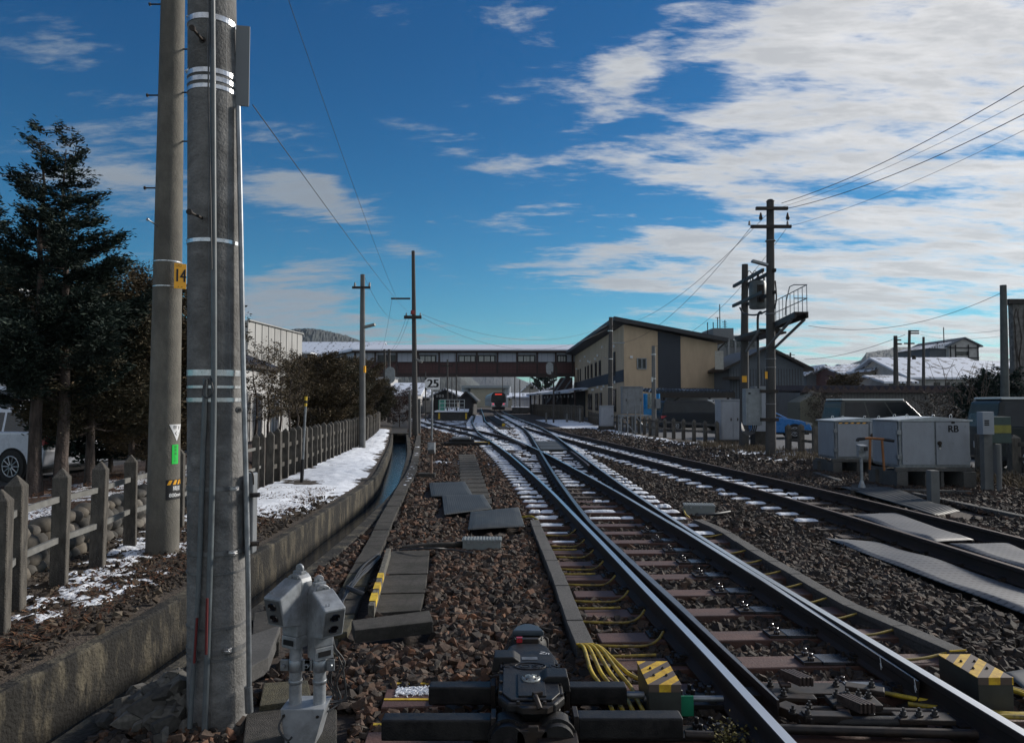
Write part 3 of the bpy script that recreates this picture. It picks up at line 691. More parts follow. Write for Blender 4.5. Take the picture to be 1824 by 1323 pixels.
# enclosure strapped on the far right side
b = MB(); z0 = zpx(985, YA); z1 = zpx(842, YA); xx = at(446, 900, YA).x
b.bx(xx - .022, xx + .022, YA - .02, YA + .05, z0, z1); b.build('enclosure', M_boxgrey, PA, bevel=.010, seg=3)
b = MB(); b.tube([(xx - .02, YA - .03, z1 - .01), (xx + .0, YA - .03, z1 + .012), (xx + .022, YA - .03, z1 - .004), (xx + .026, YA - .03, z1 - .06)], .004, 6, sub=3)
for py in (880, 966): b.box((xx + .035, YA - .03, zpx(py, YA)), (.05, .03, .022), .3); b.cyl((xx + .03, YA - .05, zpx(py, YA)), (xx + .06, YA - .045, zpx(py, YA)), .008, n=8)
b.build('enclosure_latch', M_dark, PA)

# ================================================================== second pole with plates
YB = 8.05
pB0 = at(289, 990, YB); pB1 = at(308, 0, YB); cB, rB = pole_axis(pB0, pB1, .170, .124, 13)
PB = thing('concrete_utility_pole', cB(0), 'plain concrete pole behind the picket fence line carrying the orange number 14 plate', 'pole')
pole_body(cB, rB, -.1, 13).build('shaft', M_conc2, PB)
def wrapB(vs, s0, zc, rad=.0025):
    out = []
    for v in vs:
        z = zc + v.y; p = cB(z); phi0 = math.atan2(-p.y, -p.x); a = phi0 + (s0 + v.x) / rB(z)
        q = rB(z) + rad + v.z; out.append(Vector((p.x + math.cos(a) * q, p.y + math.sin(a) * q, z)))
    return out
def patch(w, h, s0, zc, m, name, shape=None, nx=12):
    b = MB()
    if shape: vs = shape
    else: vs = [Vector((-w / 2 + w * i / nx, yy, 0)) for i in range(nx + 1) for yy in (-h / 2, h / 2)]
    if shape: b.add(wrapB(vs, s0, zc), [(0, 1, 2)] if len(vs) == 3 else [tuple(range(len(vs)))])
    else: b.add(wrapB(vs, s0, zc), [(2 * i, 2 * i + 2, 2 * i + 3, 2 * i + 1) for i in range(nx)])
    return b.build(name, m, PB)
def ptext(txt, size, s0, zc, m, name, sx=1, bold=0):
    b = MB(); vs, fs = text_np(txt, size)
    for dx in ((0,) if not bold else (-bold, bold)): b.add(wrapB([Vector((v.x * sx + dx, v.y, .0006 + abs(dx) * .1)) for v in vs], s0, zc), fs)
    return b.build(name, m, PB)
def sB(px, py):    # arc offset of a picture column on the pole
    z = zpx(py, YB); p = cB(z); cpx = CX + p.x * F / p.y; return math.asin(max(-.98, min(.98, (px - cpx) / (rB(z) * F / math.hypot(p.x, p.y) / math.cos(math.atan2(p.x, p.y)) )))) * rB(z)
zt = zpx(770, YB)
def wrap_grid(rows, zc):
    b = MB(); m = len(rows[0])
    b.add(wrapB([v for r in rows for v in r], 0, zc), [(i * m + k, (i + 1) * m + k, (i + 1) * m + k + 1, i * m + k + 1) for i in range(len(rows) - 1) for k in range(m - 1)]); return b
rows = []
for i in range(11):
    t = i / 10; hw = .090 * (1 - t) + .002; rows.append([Vector((.135 + hw * (k / 6 - 1), .09 - .18 * t, 0)) for k in range(13)])
wrap_grid(rows, zt).build('triangular_sticker', M_white, PB)
ptext('単下', .052, .135, zt + .052, M_ink, 'sticker_text', bold=.0015); ptext('←', .075, .135, zt - .008, M_ink, 'sticker_text', bold=.001)
zg = zpx(808, YB); patch(.085, .21, .120, zg, M_greenS, 'green_sticker')
for i, ch in enumerate('前見通し○'): ptext(ch, .034, .120, zg + .08 - i * .038, M_ink, 'sticker_text')
zb = zpx(870, YB); patch(.26, .215, .150, zb, M_ink, 'black_sticker', nx=24)
for i in range(4):
    s0 = .150 - .13 + .012 + i * .062; wrap_grid([[Vector((s0 + f * .024 + k * .0085, .052 + f * .048, .0008)) for k in range(5)] for f in (1, 0)], zb).build('sticker_stripe', M_orange, PB)
ptext('隣接', .055, .150, zb + .008, M_white, 'sticker_text', bold=.0015); ptext('800mm', .058, .142, zb - .062, M_white, 'sticker_text', bold=.0015)
p = at(321, 492, YB - .16); n_ = thing  # number plate
b = MB(); Mp = Matrix.Translation(p) @ Matrix.Rotation(R(38), 4, 'Z')
b.box(p, (.125, .006, .275), R(38)); b.build('number_plate', M_orange, PB, bevel=.003)
b = MB(); Mt = frame_M(p + Matrix.Rotation(R(38), 3, 'Z') @ Vector((0, -.0045, 0)), Matrix.Rotation(R(38), 3, 'Z') @ Vector((1, 0, 0)), (0, 0, 1))
text_flat(b, '14', .20, Mt, sx=.62, bold=.004); text_flat(b, '□□', .035, Mt @ Matrix.Translation((-.02, .112, 0))); text_flat(b, '•  •', .04, Mt @ Matrix.Translation((0, -.118, 0)))
b.build('number', M_ink, PB)
for py in (468, 512): ring(cB, rB, zpx(py, YB), .010, .003).build('band', M_band, PB)
for (px, py, s) in ((285, 8, -1), (281, 170, -1), (277, 335, -1), (330, 88, 1), (328, 252, 1), (331, 165, 1)):
    z = zpx(py, YB); c = cB(z); e = at(px - 14 * (s < 0) + 8 * (s > 0), py, YB); a = c + Vector((s * rB(z) * .9, 0, 0)); e = Vector((a.x + s * .14, a.y, a.z))
    b = MB(); b.cyl(a, e, .009, n=8); b.cyl(e, e + Vector((s * .014, 0, 0)), .02, n=10); b.build('step_bolt', M_dark, PB)
b = MB(); c0 = cB(zpx(408, YB)); b.cyl(c0 + Vector((-.05, -.12, .0)), c0 + Vector((-.10, -.26, .04)), .008, n=8); b.cyl(c0 + Vector((-.10, -.26, .04)), c0 + Vector((-.104, -.27, .043)), .018, n=10); b.build('step_bolt', M_galv, PB)

# ================================================================== twin lamp heads
def twin_lamps():
    T = thing('lineside_lamp_pair', at(547, 1318, 3.75), 'pair of grey twin-lens lamp heads on short posts beside the big front pole', 'signal lamp')
    Y0 = 3.72
    b = MB(); t = at(547, 1250, Y0); bt = at(541, 1322, Y0)
    w = .108; dp = .085
    b.add([(t.x - w, Y0 - dp, t.z), (t.x + w, Y0 - dp, t.z), (t.x + w, Y0 + dp, t.z), (t.x - w, Y0 + dp, t.z), (t.x - .075, Y0 - dp, -.02), (t.x + .045, Y0 - dp, -.02), (t.x + .045, Y0 + dp, -.02), (t.x - .075, Y0 + dp, -.02)],
          [(0, 1, 2, 3), (0, 4, 5, 1), (1, 5, 6, 2), (2, 6, 7, 3), (3, 7, 4, 0), (4, 7, 6, 5)])
    b.build('base_bracket', M_lamp, T, bevel=.004)
    b = MB()
    for dx, dz in ((-.09, -.03), (.075, -.035), (-.065, -.16), (.03, -.17)): b.cyl((t.x + dx, Y0 - dp, t.z + dz), (t.x + dx, Y0 - dp - .007, t.z + dz), .007, n=8)
    b.build('bolt', M_dark, T)
    for (pxx, ytop, ang, hx, hy) in ((526, 1148, -29, 508, 1082), (569, 1168, 40, 583, 1100)):
        a = at(pxx, 1252, Y0); h = at(pxx, ytop, Y0)
        b = MB(); b.cyl(a, (a.x, Y0, h.z), .031, n=20); b.build('post', M_lamp, T)
        b = MB()
        for z, hh in ((a.z + .11, .02), (a.z + .19, .06)): b.cyl((a.x, Y0, z - hh / 2), (a.x, Y0, z + hh / 2), .035, n=20)
        for s in (-1, 1): b.box((a.x + s * .055, Y0 - .005, a.z + .19), (.04, .012, .055)); b.cyl((a.x + s * .058, Y0 - .03, a.z + .19), (a.x + s * .058, Y0 + .03, a.z + .19), .011, n=8)
        b.build('clamp', M_galv, T, bevel=.002, seg=1)
        z0 = h.z; M = Matrix.Translation((a.x, Y0, z0)) @ Matrix.Rotation(R(ang), 4, 'Z')
        def L(x, y, z): return M @ Vector((x, y, z))
        def lbox(b, x0, x1, y0, y1, z0_, z1_, mi=0, ins=0):
            vs = [L(x, y, z) for x in (x0, x1) for y in (y0, y1) for z in (z0_, z1_)]
            b.add(vs, [(0, 1, 3, 2), (4, 6, 7, 5), (0, 4, 5, 1), (2, 3, 7, 6), (0, 2, 6, 4), (1, 5, 7, 3)], mi)
        b = MB(); lbox(b, -.048, .048, -.05, .04, -.005, .055); b.build('neck', M_lamp, T, bevel=.003)
        b = MB(); lbox(b, -.033, .033, -.054, -.051, .012, .038); b.build('neck_recess', M_soot, T)
        b = MB(); lbox(b, -.052, .052, -.045, .045, .056, .14); b.build('lower_case', M_lamp, T, bevel=.006)
        # rear case with rounded top
        prof = [(.10, .14)] ; b = MB(); pts = []
        for (x, z) in [(-.053, .10), (.053, .10), (.053, .305)] + [(.053 * math.cos(t), .305 + .053 * math.sin(t)) for t in np.linspace(.2, math.pi - .2, 8)] + [(-.053, .305)]:
            pts.append(L(x, .055, z))
        b.prism(pts, (M.to_3x3() @ Vector((0, -.075, 0)))); b.build('rear_case', M_lamp, T, bevel=.008, seg=3)
        # hood
        b = MB(); hp = [(-.02, .335), (-.165, .268), (-.132, .126), (-.02, .105)]
        b.prism([L(-.057, y, z) for (y, z) in hp], M.to_3x3() @ Vector((.114, 0, 0))); hd = b.build('hood', M_lamp, T, bevel=.010, seg=3)
        # face and two oval lenses
        fn = Vector((0, -(.262 - .120), -(.185 - .150) * 1)); fdir = Vector((0, .035, -.142)).normalized(); nrm = Vector((0, -.142, -.035)).normalized()
        cface = Vector((0, -.1495, .197))
        b = MB(); q = [cface + Vector((sx * .049, 0, 0)) + fdir * (sz * .062) + nrm * .0015 for sx, sz in ((-1, 1), (1, 1), (1, -1), (-1, -1))]
        b.add([M @ v for v in q], [(0, 1, 2, 3)], 0); b.build('face_plate', mat('face_grey', (.085, .088, .09), .7, var=.15), T)
        for k in (-1, 1):
            b = MB(); cc = cface + fdir * (k * .030) + nrm * .0045; n = 24; vs = []
            for rr, dd in ((1, 0), (.92, .004), (.8, -.0015)):
                vs += [M @ (cc + Vector((1, 0, 0)) * (.026 * rr * math.copysign(abs(math.cos(t)) ** .75, math.cos(t))) + fdir * (.019 * rr * math.copysign(abs(math.sin(t)) ** .75, math.sin(t))) + nrm * dd) for t in np.linspace(0, 2 * math.pi, n, endpoint=False)]
            b.add(vs, [(j * n + i, j * n + (i + 1) % n, (j + 1) * n + (i + 1) % n, (j + 1) * n + i) for j in (0, 1) for i in range(n)] + [tuple(range(2 * n, 3 * n))])
            b.build('lens', mat('lens_black', (.006, .006, .008), .15, spec=.8), hd)
        b = MB(); e = L(0, .02, .375); dxy = M.to_3x3() @ Vector((0, .012, 0)); b.cyl(e - dxy * .6, e + dxy * .6, .024, n=16); lbox(b, -.03, .03, .0, .035, .345, .365)
        b.cyl(e - dxy, e - dxy * .62, .008, n=8); b.build('lifting_eye', M_lamp, T, bevel=.002, seg=1)
        b = MB()
        for x in (-.02, .02): lbox(b, x - .012, x + .012, -.028, -.012, .332, .343)
        for x in (-.008, .008): p = L(x - .03, -.14, .279); b.cyl(p, p + Vector((0, 0, .014)), .002, n=6)
        b.build('hinge', M_galv, T)
    b = MB()
    r = random.Random(4)
    for i in range(7):
        x = 592 + r.uniform(-6, 8); pts = [at(592 + r.uniform(-4, 6), 1118 + r.uniform(-4, 10), 3.82), at(x - 4, 1150, 3.8), at(x + 10 + r.uniform(-8, 8), 1180 + r.uniform(-8, 8), 3.8), at(x + r.uniform(-14, 22), 1215, 3.8), at(x + r.uniform(-10, 20), 1245, 3.8), at(580 + r.uniform(-8, 6), 1262 + r.uniform(-20, 12), 3.74)]
        b.tube(pts, .0042, 6, sub=4)
    b.tube([at(508, 1270, 3.64), at(497, 1290, 3.62), at(500, 1305, 3.6), at(512, 1318, 3.6), at(520, 1312, 3.6)], .005, 6, sub=4)
    b.build('cable_loops', M_cab, T)
twin_lamps()

# ================================================================== point machine
def point_machine():
    T = thing('point_machine', (.1, 4.05, 0), 'black cast point machine with white chalk marks bolted beside the left rail', 'point machine')
    x0, x1, y0, y1 = -.070, .262, 3.62, 4.52
    b = MB(); b.bx(x0 + .02, x1 - .02, y0 + .05, y1 - .02, .03, .19); b.build('lower_housing', M_black, T, bevel=.02, seg=3)
    # lid: rounded, narrower at the rear, sunk panels
    lid = [(x0, y0 + .09), (x0 + .05, y0), (x1 - .05, y0), (x1, y0 + .09), (x1, y1 - .30), (x1 - .05, y1 - .05), (x1 - .09, y1), (x0 + .09, y1), (x0 + .05, y1 - .05), (x0, y1 - .30)]
    b = MB(); b.prism([(x, y, .19) for x, y in lid], (0, 0, .045)); b.build('lid', M_black, T, bevel=.014, seg=4)
    ins = [(x0 + (x - (x0 + x1) / 2) * 0 + .0 + (.1 - x) * .13 + (x - x0), y + (4.06 - y) * .07) for x, y in lid]
    b = MB(); b.prism([(x, y, .235) for x, y in ins], (0, 0, .010)); ld = b.build('lid_panel', M_black, T, bevel=.006, seg=3)
    b = MB(); b.bx(.03, .17, 3.68, 3.98, .243, .252); b.build('lid_panel', M_black, T, bevel=.003)
    for (cx, cy, s) in ((x0 + .03, 4.22, -1), (x1 - .03, 3.93, 1)):
        b = MB(); b.prism([(cx - s * .10, cy - .055, .236), (cx - s * .05, cy - .055, .272), (cx + s * .06, cy - .055, .272), (cx + s * .075, cy - .055, .19), (cx - s * .10, cy - .055, .19)], (0, .13, 0)); b.build('locking_lug', M_black, T, bevel=.008, seg=3)
    b = MB(); b.lathe((.10, 3.90, .248), [(.050, 0), (.050, .010), (.044, .013), (.020, .013), (.018, .020), (.012, .022)], 28); b.build('inspection_cap', mat('worn_cap', (.26, .27, .26), .4, .5, var=.3, scale=40), T)
    b = MB()
    for k in range(5):
        t = k * 1.256 + .3; b.cyl((.10 + .038 * math.cos(t), 3.90 + .038 * math.sin(t), .26), (.10 + .038 * math.cos(t), 3.90 + .038 * math.sin(t), .266), .005, n=8)
    b.build('cap_bolt', M_dark, T)
    b = MB(); b.tube([(.12, 3.70, .25), (.115, 3.64, .262), (.12, 3.60, .262), (.135, 3.575, .23)], .014, 10, sub=3); b.box((.125, 3.66, .27), (.05, .025, .02), .5); b.prism([(.02, 3.615, .20), (.20, 3.615, .20), (.17, 3.585, .20), (.05, 3.585, .20)], (0, 0, .03)); b.build('latch', M_dark, T, bevel=.003)
    for (bx_, by_) in [(x0 + .012, 3.75 + k * .14) for k in range(4)] + [(x1 - .012, 3.72 + k * .14) for k in range(4)] + [(.03, 3.628), (.16, 3.628)]:
        b = MB(); b.cyl((bx_, by_, .234), (bx_, by_, .246), .009, n=6); b.build('lid_bolt', M_dark, T)
    b = MB(); b.bx(.055, .145, 4.20, 4.245, .2455, .2475); b.build('rating_plate', M_bandD, T)
    # embossed maker's lettering inside an oval
    b = MB(); Mt = frame_M((.10, 4.10, .2455), (1, 0, 0), (0, 1, 0)); vs, fs = text_np('KYOSAN', .085)
    vv = [Mt @ Vector((v.x, v.y * .8, .002)) for v in vs]; b.add(vv, fs, 0)
    es = {}
    for f in fs:
        for i in range(len(f)): e = (f[i], f[(i + 1) % len(f)]); es[e] = 1
    o = len(b.v); b.v += [tuple(Mt @ Vector((v.x, v.y * .8, -.003))) for v in vs]
    for e in es:
        if (e[1], e[0]) not in es: b.f.append((e[1], e[0], o + e[0], o + e[1])); b.m.append(0); b.sm.append(False)
    for k in range(40):
        pass
    b.tube([(.10 + .085 * math.cos(t), 4.10 + .05 * math.sin(t), .247) for t in np.linspace(0, 2 * math.pi, 41)], .0035, 6)
    b.build('maker_name', M_black, T)
    b = MB(); text_flat(b, 'Zn', .055, frame_M((.19, 4.31, .2465), (.95, -.25, 0), (.25, .95, 0))); text_flat(b, 'ﾃﾝ', .05, frame_M((.0, 4.31, .2465), (.95, .25, 0), (-.25, .95, 0))); b.build('chalk_mark', M_white, T)
    # motor at the rear
    b = MB(); b.lathe((.10, 4.66, .10), [(.125, -.10), (.125, .05), (.115, .10), (.09, .14)], 26); b.build('motor_case', M_black, T)
    b = MB(); b.prism([(.0, 4.62, .245), (.2, 4.62, .245), (.17, 4.72, .245), (.12, 4.77, .245), (.08, 4.77, .245), (.03, 4.72, .245)], (0, 0, .035)); b.build('motor_cap', mat('motor_blue', (.035, .050, .065), .5), T, bevel=.012, seg=3)
    b = MB(); b.box((.10, 4.52, .25), (.12, .035, .03)); b.box((.045, 4.50, .262), (.04, .03, .03), mi=1)
    for s in (-1, 1): b.tube([(.10 + s * .12, 4.58, .19), (.10 + s * .12, 4.60, .235), (.10 + s * .09, 4.60, .245), (.10 + s * .08, 4.56, .24)], .007, 8, sub=3)
    b.build('motor_clamp', [M_dark, M_red], T, bevel=.003)
    # cover bars
    for nm, a, c, ya, yb, z1 in (('rear_arm', -.45, -.11, 4.00, 4.09, .17), ('rear_arm', .31, .62, 4.00, 4.09, .17), ('front_arm', -.63, -.10, 3.58, 3.67, .175), ('front_arm', .32, .83, 3.60, 3.70, .175)):
        b = MB(); b.bx(a, c, ya, yb, .075, z1); b.build(nm, M_black, T, bevel=.010, seg=3)
        e = c if a < 0 else a; s = 1 if a < 0 else -1
        b = MB(); b.bx(e - .012 + s * .01, e + .012 + s * .01, ya - .012, yb + .012, .03, z1 + .014)
        for k in (.03, .09): b.cyl((e + s * .045, ya + k, z1 - .045), (e + s * .045, ya + k, z1 - .005), .014, n=6); b.cyl((e + s * .045, ya + k, z1 - .05), (e + s * .045, ya + k, z1 - .035), .021, n=12)
        b.bx(e + s * .02, e + s * .075, ya, yb, z1 - .075, z1 - .05)
        b.build('arm_flange', M_dark, T, bevel=.002, seg=1)
    # front end: two round bosses, gland and hose
    for cx in (-.02, .215):
        b = MB(); b.lathe((cx, 3.60, .10), [(.082, -.10), (.082, 0), (.074, .02), (.05, .03)], 24, axis='Y'); b.cyl((cx, 3.55, .10), (cx, 3.64, .10), .095, n=24)
        b.build('end_boss', M_black, T)
    b = MB()
    for k in range(6): t = k * 1.047; b.cyl((-.02 + .085 * math.cos(t), 3.555, .10 + .085 * math.sin(t)), (-.02 + .085 * math.cos(t), 3.535, .10 + .085 * math.sin(t)), .008, n=6)
    b.cyl((-.02, 3.56, .10), (.0, 3.44, .09), .038, .030, n=16); b.build('cable_gland', M_dark, T)
    b = MB(); b.cyl((.0, 3.46, .09), (.002, 3.40, .07), .036, n=14); b.cyl((.002, 3.41, .075), (.004, 3.375, .06), .030, .042, n=14); b.cyl((.004, 3.375, .06), (.006, 3.33, .03), .042, .034, n=14); b.build('hose_coupling', mat('coupling_alu', (.42, .43, .43), .35, .8, var=.2, scale=30), T, bevel=.003)
    b = MB(); b.tube([(.006, 3.34, .03), (.01, 3.26, -.01), (.02, 3.16, -.05), (.02, 3.0, -.06)], .030, 12, sub=4); b.build('hose', M_soot, T)
    b = MB(); b.bx(.02, .17, 3.50, 3.60, .04, .16); b.box((.10, 3.51, .165), (.05, .02, .03)); b.bx(-.18, .42, 3.30, 3.50, -.02, .02); b.bx(.12, .31, 3.44, 3.60, .02, .13); b.build('mount_block', M_dark, T, bevel=.006)
    b = MB(); b.bx(-.45, 1.15, 4.16, 4.30, .012, .030); b.bx(-.2, 1.2, 3.72, 3.86, .012, .030)
    for x in (.95, 1.02):
        for yy in (3.75, 3.83, 4.19, 4.27): b.cyl((x, yy, .03), (x, yy, .055), .022, n=10); b.cyl((x, yy, .05), (x, yy, .085), .013, n=6)
    b.build('mounting_plate', M_black, T, bevel=.003, seg=1)
    b = MB(); b.cyl((.845, 3.63, .085), (.98, 3.62, .085), .020, n=12, mi=1); b.build('drive_rod', [M_galv, M_dark], T); b = MB(); b.cyl((.62, 4.05, .11), (.72, 4.05, .11), .018, n=14); b.cyl((.72, 4.05, .09), (1.15, 4.05, .09), .016, n=10); b.build('drive_rod', [M_galv, M_dark], T)
    # striped sleeper ends
    for Ys in (3.80, 4.36):
        b = MB()
        for s in (-1, 1): b.box((-.60, Ys + s * .118, .0105), (.26, .022, .003))
        b.build('yellow_edge_stripe', M_yelN, T)
point_machine()
M_haz = stripe_mat('hazard_stripes', (.62, .40, .02), (.085, .062, .05), (.75, -.66, 0), 10.5)
def hazard_box(x0, x1, y0, y1, z1, label, plate):
    T = thing('rod_cover_box', ((x0 + x1) / 2, (y0 + y1) / 2, 0), label, 'cover box')
    b = MB(); b.add([(x0, y0, z1), (x1, y0, z1), (x1, y1, z1), (x0, y1, z1), (x0 + .01, y0, .0), (x1, y0, .0), (x1, y1, .0), (x0 + .01, y1, .0)], [(0, 4, 5, 1), (1, 5, 6, 2), (2, 6, 7, 3), (3, 7, 4, 0), (0, 1, 2, 3)])
    b.build('case', mat('cover_olive', (.030, .034, .030), .6, var=.3), T, bevel=.004)
    b = MB(); b.bx(x0 - .002, x1 + .002, y0 - .002, y1, z1, z1 + .004); b.bx(x0 + .002, x1 - .002, y0 - .004, y0 - .001, z1 - .035, z1 + .003); b.build('striped_lid', M_haz, T)
    b = MB()
    for fx in (.3, .7):
        for fy in (.35, .65): x = x0 + (x1 - x0) * fx; y = y0 + (y1 - y0) * fy; b.cyl((x, y, z1 + .003), (x, y, z1 + .011), .008, n=6); b.cyl((x, y, z1 + .010), (x, y, z1 + .016), .004, n=6)
    b.build('lid_bolt', M_dark, T)
    if plate: b = MB(); b.bx(x1 + .004, x1 + .07, y0 + .02, y0 + .028, .03, .135); b.build('green_plate', M_green, T)
hazard_box(.725, .90, 3.95, 4.30, .20, 'yellow and black striped metal cover box between the point machine and the left rail', True)
hazard_box(2.54, 2.735, 4.05, 4.42, .20, 'yellow and black striped metal cover box outside the right rail among looped yellow cables', False)

# ------------------------------------------------------------------ switch rods between the blades
def linkage():
    T = thing('switch_rod_assembly', (1.85, 3.95, 0), 'greasy black rods, cranks and bolts joining the two switch blades', 'switch rods')
    xl = CT(3.9) - G2; xr = MR(3.9) + G2
    b = MB(); b.cyl((xl + .1, 3.76, .055), (xr - .05, 3.70, .055), .024, n=12); b.cyl((xl + .2, 3.98, .06), (xr - .1, 3.93, .06), .024, n=12); b.bx(xl + .05, xr, 3.52, 3.60, .0, .05); b.build('rod', M_dark, T)
    b = MB(); b.box((1.56, 4.10, .075), (.22, .07, .025), -.1); b.box((1.70, 4.28, .05), (.6, .16, .02), 0); b.box((1.83, 3.985, .095), (.26, .13, .03), -.05); b.box((2.1, 3.80, .09), (.28, .10, .028), -.05); b.box((1.62, 3.83, .085), (.24, .07, .04), -.05)
    b.box((1.98, 4.17, .095), (.20, .08, .03), -.45); b.box((1.5, 3.90, .07), (.10, .22, .05), .6)
    b.build('bracket_plate', M_dark, T, bevel=.006)
    ob = mat('oily_bolt', (.06, .058, .058), .5, .6, var=.4, scale=30)
    for (x, y, z) in ((1.50, 4.31, .06), (1.56, 4.25, .06), (1.88, 4.31, .06), (1.94, 4.25, .06), (1.76, 4.03, .11), (1.82, 4.03, .11), (1.88, 4.03, .11), (1.93, 4.02, .11), (1.50, 4.10, .088), (2.00, 3.80, .105), (2.08, 3.80, .105), (2.16, 3.80, .105), (1.52, 3.82, .10), (1.58, 3.95, .08), (1.86, 3.86, .09), (2.02, 4.17, .11), (1.45, 3.84, .10)):
        b = MB(); b.cyl((x, y, z), (x, y, z + .008), .021, n=14); b.cyl((x, y, z + .006), (x, y, z + .024), .015, n=6); b.cyl((x, y, z + .02), (x, y, z + .040), .007, n=8); b.build('bolt', ob, T)
    b = MB()
    for (x, y) in ((1.63, 4.26), (1.80, 3.90)):
        b = MB()
        for k in range(4): b.box((x + k * .022 - .03, y, .125), (.016, .15, .05), .45)
        b.cyl((x - .10, y - .02, .09), (x - .04, y - .02, .09), .015, n=8); b.cyl((x - .09, y + .03, .09), (x - .04, y + .03, .09), .012, n=8)
        b.build('clamp_block', mat('grooved_iron', (.075, .055, .048), .5, .5, var=.4, scale=40), T, bevel=.002, seg=1)
    b = MB(); b.box((2.02, 4.30, .062), (.16, .12, .006)); b.box((1.98, 3.86, .055), (.17, .10, .006)); b.box((1.86, 3.985, .113), (.06, .11, .004), .1); b.build('worn_plate', M_plate, T)
    b = MB(); b.tube([(xl + .25, 3.86, .05), (1.6, 3.84, .055), (1.75, 3.80, .07), (1.95, 3.79, .075), (2.1, 3.79, .075)], .030, 12, sub=3); b.tube([(1.0, 3.45, .04), (1.6, 3.42, .04), (2.4, 3.40, .04)], .035, 12); b.box((1.75, 3.42, .09), (.16, .08, .05)); b.build('rod', M_black, T)
    b = MB(); b.box((xl + .13, 4.16, .05), (.10, .12, .08)); b.build('chair', M_dark, T, bevel=.004)
    b = MB(); b.box((xl - .16, 4.16, .03), (.18, .16, .03)); b.build('chair', M_dark, T, bevel=.004)
    b = MB(); b.box((xl - .16, 3.75, .03), (.18, .16, .03))
    b.build('chair', M_dark, T, bevel=.004)
    for dx, yy in ((-.12, 4.12), (-.12, 4.2), (-.2, 3.72), (-.13, 3.78)): b = MB(); b.cyl((xl + dx, yy, .045), (xl + dx, yy, .07), .024, n=12); b.cyl((xl + dx, yy, .06), (xl + dx, yy, .10), .014, n=6); b.build('bolt', ob, T)
linkage()
# chalk figures on the right-hand stock rail
b = MB()
for (px, py) in ((1532, 1168), (1612, 1212)):
    g = at(px, py, MR(4.6) * 0 + (4.55 if px < 1570 else 4.2)); x = MR(g.y) + G2 - .067
    for pts in ([(0, .04), (-.0, .0), (.0, -.015)], [(0.0, .005), (.0, -.03)]):
        b.tube([(x + .001, g.y + (p[0] if len(p) > 1 else 0) - k * .012, .10 + p[1]) for k, p in enumerate(pts)], .0022, 5)
b.build('chalk_mark', M_white, trackA)

# ================================================================== ducts, slabs, boxes, mats, cables
def duct(pts, z, w, h, label, endpaint=True, seglen=.5):
    P = [G(px, py, z) for (px, py) in pts]; P = smooth_pts(P, 8)
    T = thing('cable_duct', (P[0].x, P[0].y, 0), label, 'cable duct')
    acc = [0]
    for a, c in zip(P[:-1], P[1:]): acc.append(acc[-1] + (c - a).length)
    def pt(s):
        for i in range(len(P) - 1):
            if acc[i + 1] >= s: return P[i].lerp(P[i + 1], (s - acc[i]) / max(1e-6, acc[i + 1] - acc[i]))
        return P[-1]
    n = max(1, int(acc[-1] / seglen)); sl = acc[-1] / n
    for i in range(n):
        a = pt(i * sl + .004); c = pt((i + 1) * sl - .004); d = (c - a); m = (a + c) / 2; ang = math.atan2(d.y, d.x) + rnd.uniform(-.008, .008)
        b = MB(); b.box((m.x, m.y, z - .022 + rnd.uniform(-.004, .004)), (d.length, w, .044), ang); b.box((m.x, m.y, z - .044 - h / 2), (d.length, w * .86, h), ang)
        b.build('duct_section', M_duct, T, bevel=.006, seg=2)
        for k in range(5):
            q = a.lerp(c, (k + .5) / 5); BLOCK.append((q.x - .10, q.x + .10, q.y - .09, q.y + .09))
    if endpaint:
        e = pt(acc[-1]); d = (pt(acc[-1]) - pt(acc[-1] - .3)).normalized()
        b = MB(); q = e + d * .0015; b.box((q.x, q.y, z - .004), (.004, w * .98, .010), math.atan2(d.y, d.x)); b.build('yellow_edge_stripe', M_yelN, T)
    return P
DL = duct([(952, 925), (966, 960), (985, 1002), (1004, 1050), (1022, 1100), (1042, 1145)], .075, .125, .09, 'grey concrete cable duct running along the left side of the turnout to the point machine')
DR = duct([(1243, 924), (1290, 945), (1345, 980), (1420, 1022), (1500, 1068), (1570, 1100), (1640, 1128), (1706, 1157)], .075, .125, .09, 'grey concrete cable duct running along the right side of the turnout to the striped cover')
def slab(pxs, z, h, m, name='concrete_slab', label=None, cat='slab', parent=None, block=True, **kw):
    P = [G(px, py, z) for px, py in pxs]
    b = MB(); b.prism([Vector((p.x, p.y, p.z - h)) for p in P], (0, 0, h))
    if block: BLOCK.append((min(p.x for p in P), max(p.x for p in P), min(p.y for p in P), max(p.y for p in P)))
    return b.build(name, m, parent, bevel=.008, label=label, cat=cat, **kw)
slab([(697, 981), (765, 979), (762, 1020), (683, 1022)], .03, .06, M_slab, label='farthest of three flat dark slabs laid in line left of the ballast')
slab([(682, 1024), (761, 1022), (757, 1054), (671, 1056)], .035, .06, M_slab, label='middle of three flat dark slabs laid in line left of the ballast')
slab([(670, 1058), (756, 1056), (749, 1086), (658, 1092)], .03, .06, M_slab, label='nearest of three flat dark slabs laid in line left of the ballast')
slab([(626, 1104), (765, 1086), (772, 1106), (632, 1122)], .11, .09, M_slab, label='thick loose kerb slab lying crosswise at the end of the dark slab row')
b = MB(); a = G(692, 985, .06); c = G(661, 1088, .07); d = c - a; b.box((a + c) / 2, (d.length, .05, .10), math.atan2(d.y, d.x)); KERB = b.build('striped_kerb', mat('kerb_concrete', (.10, .095, .08), .95, var=.4, scale=20, bump=.6), bevel=.006, label='narrow kerb with worn yellow and black marks beside the dark slabs', cat='kerb')
b = MB()
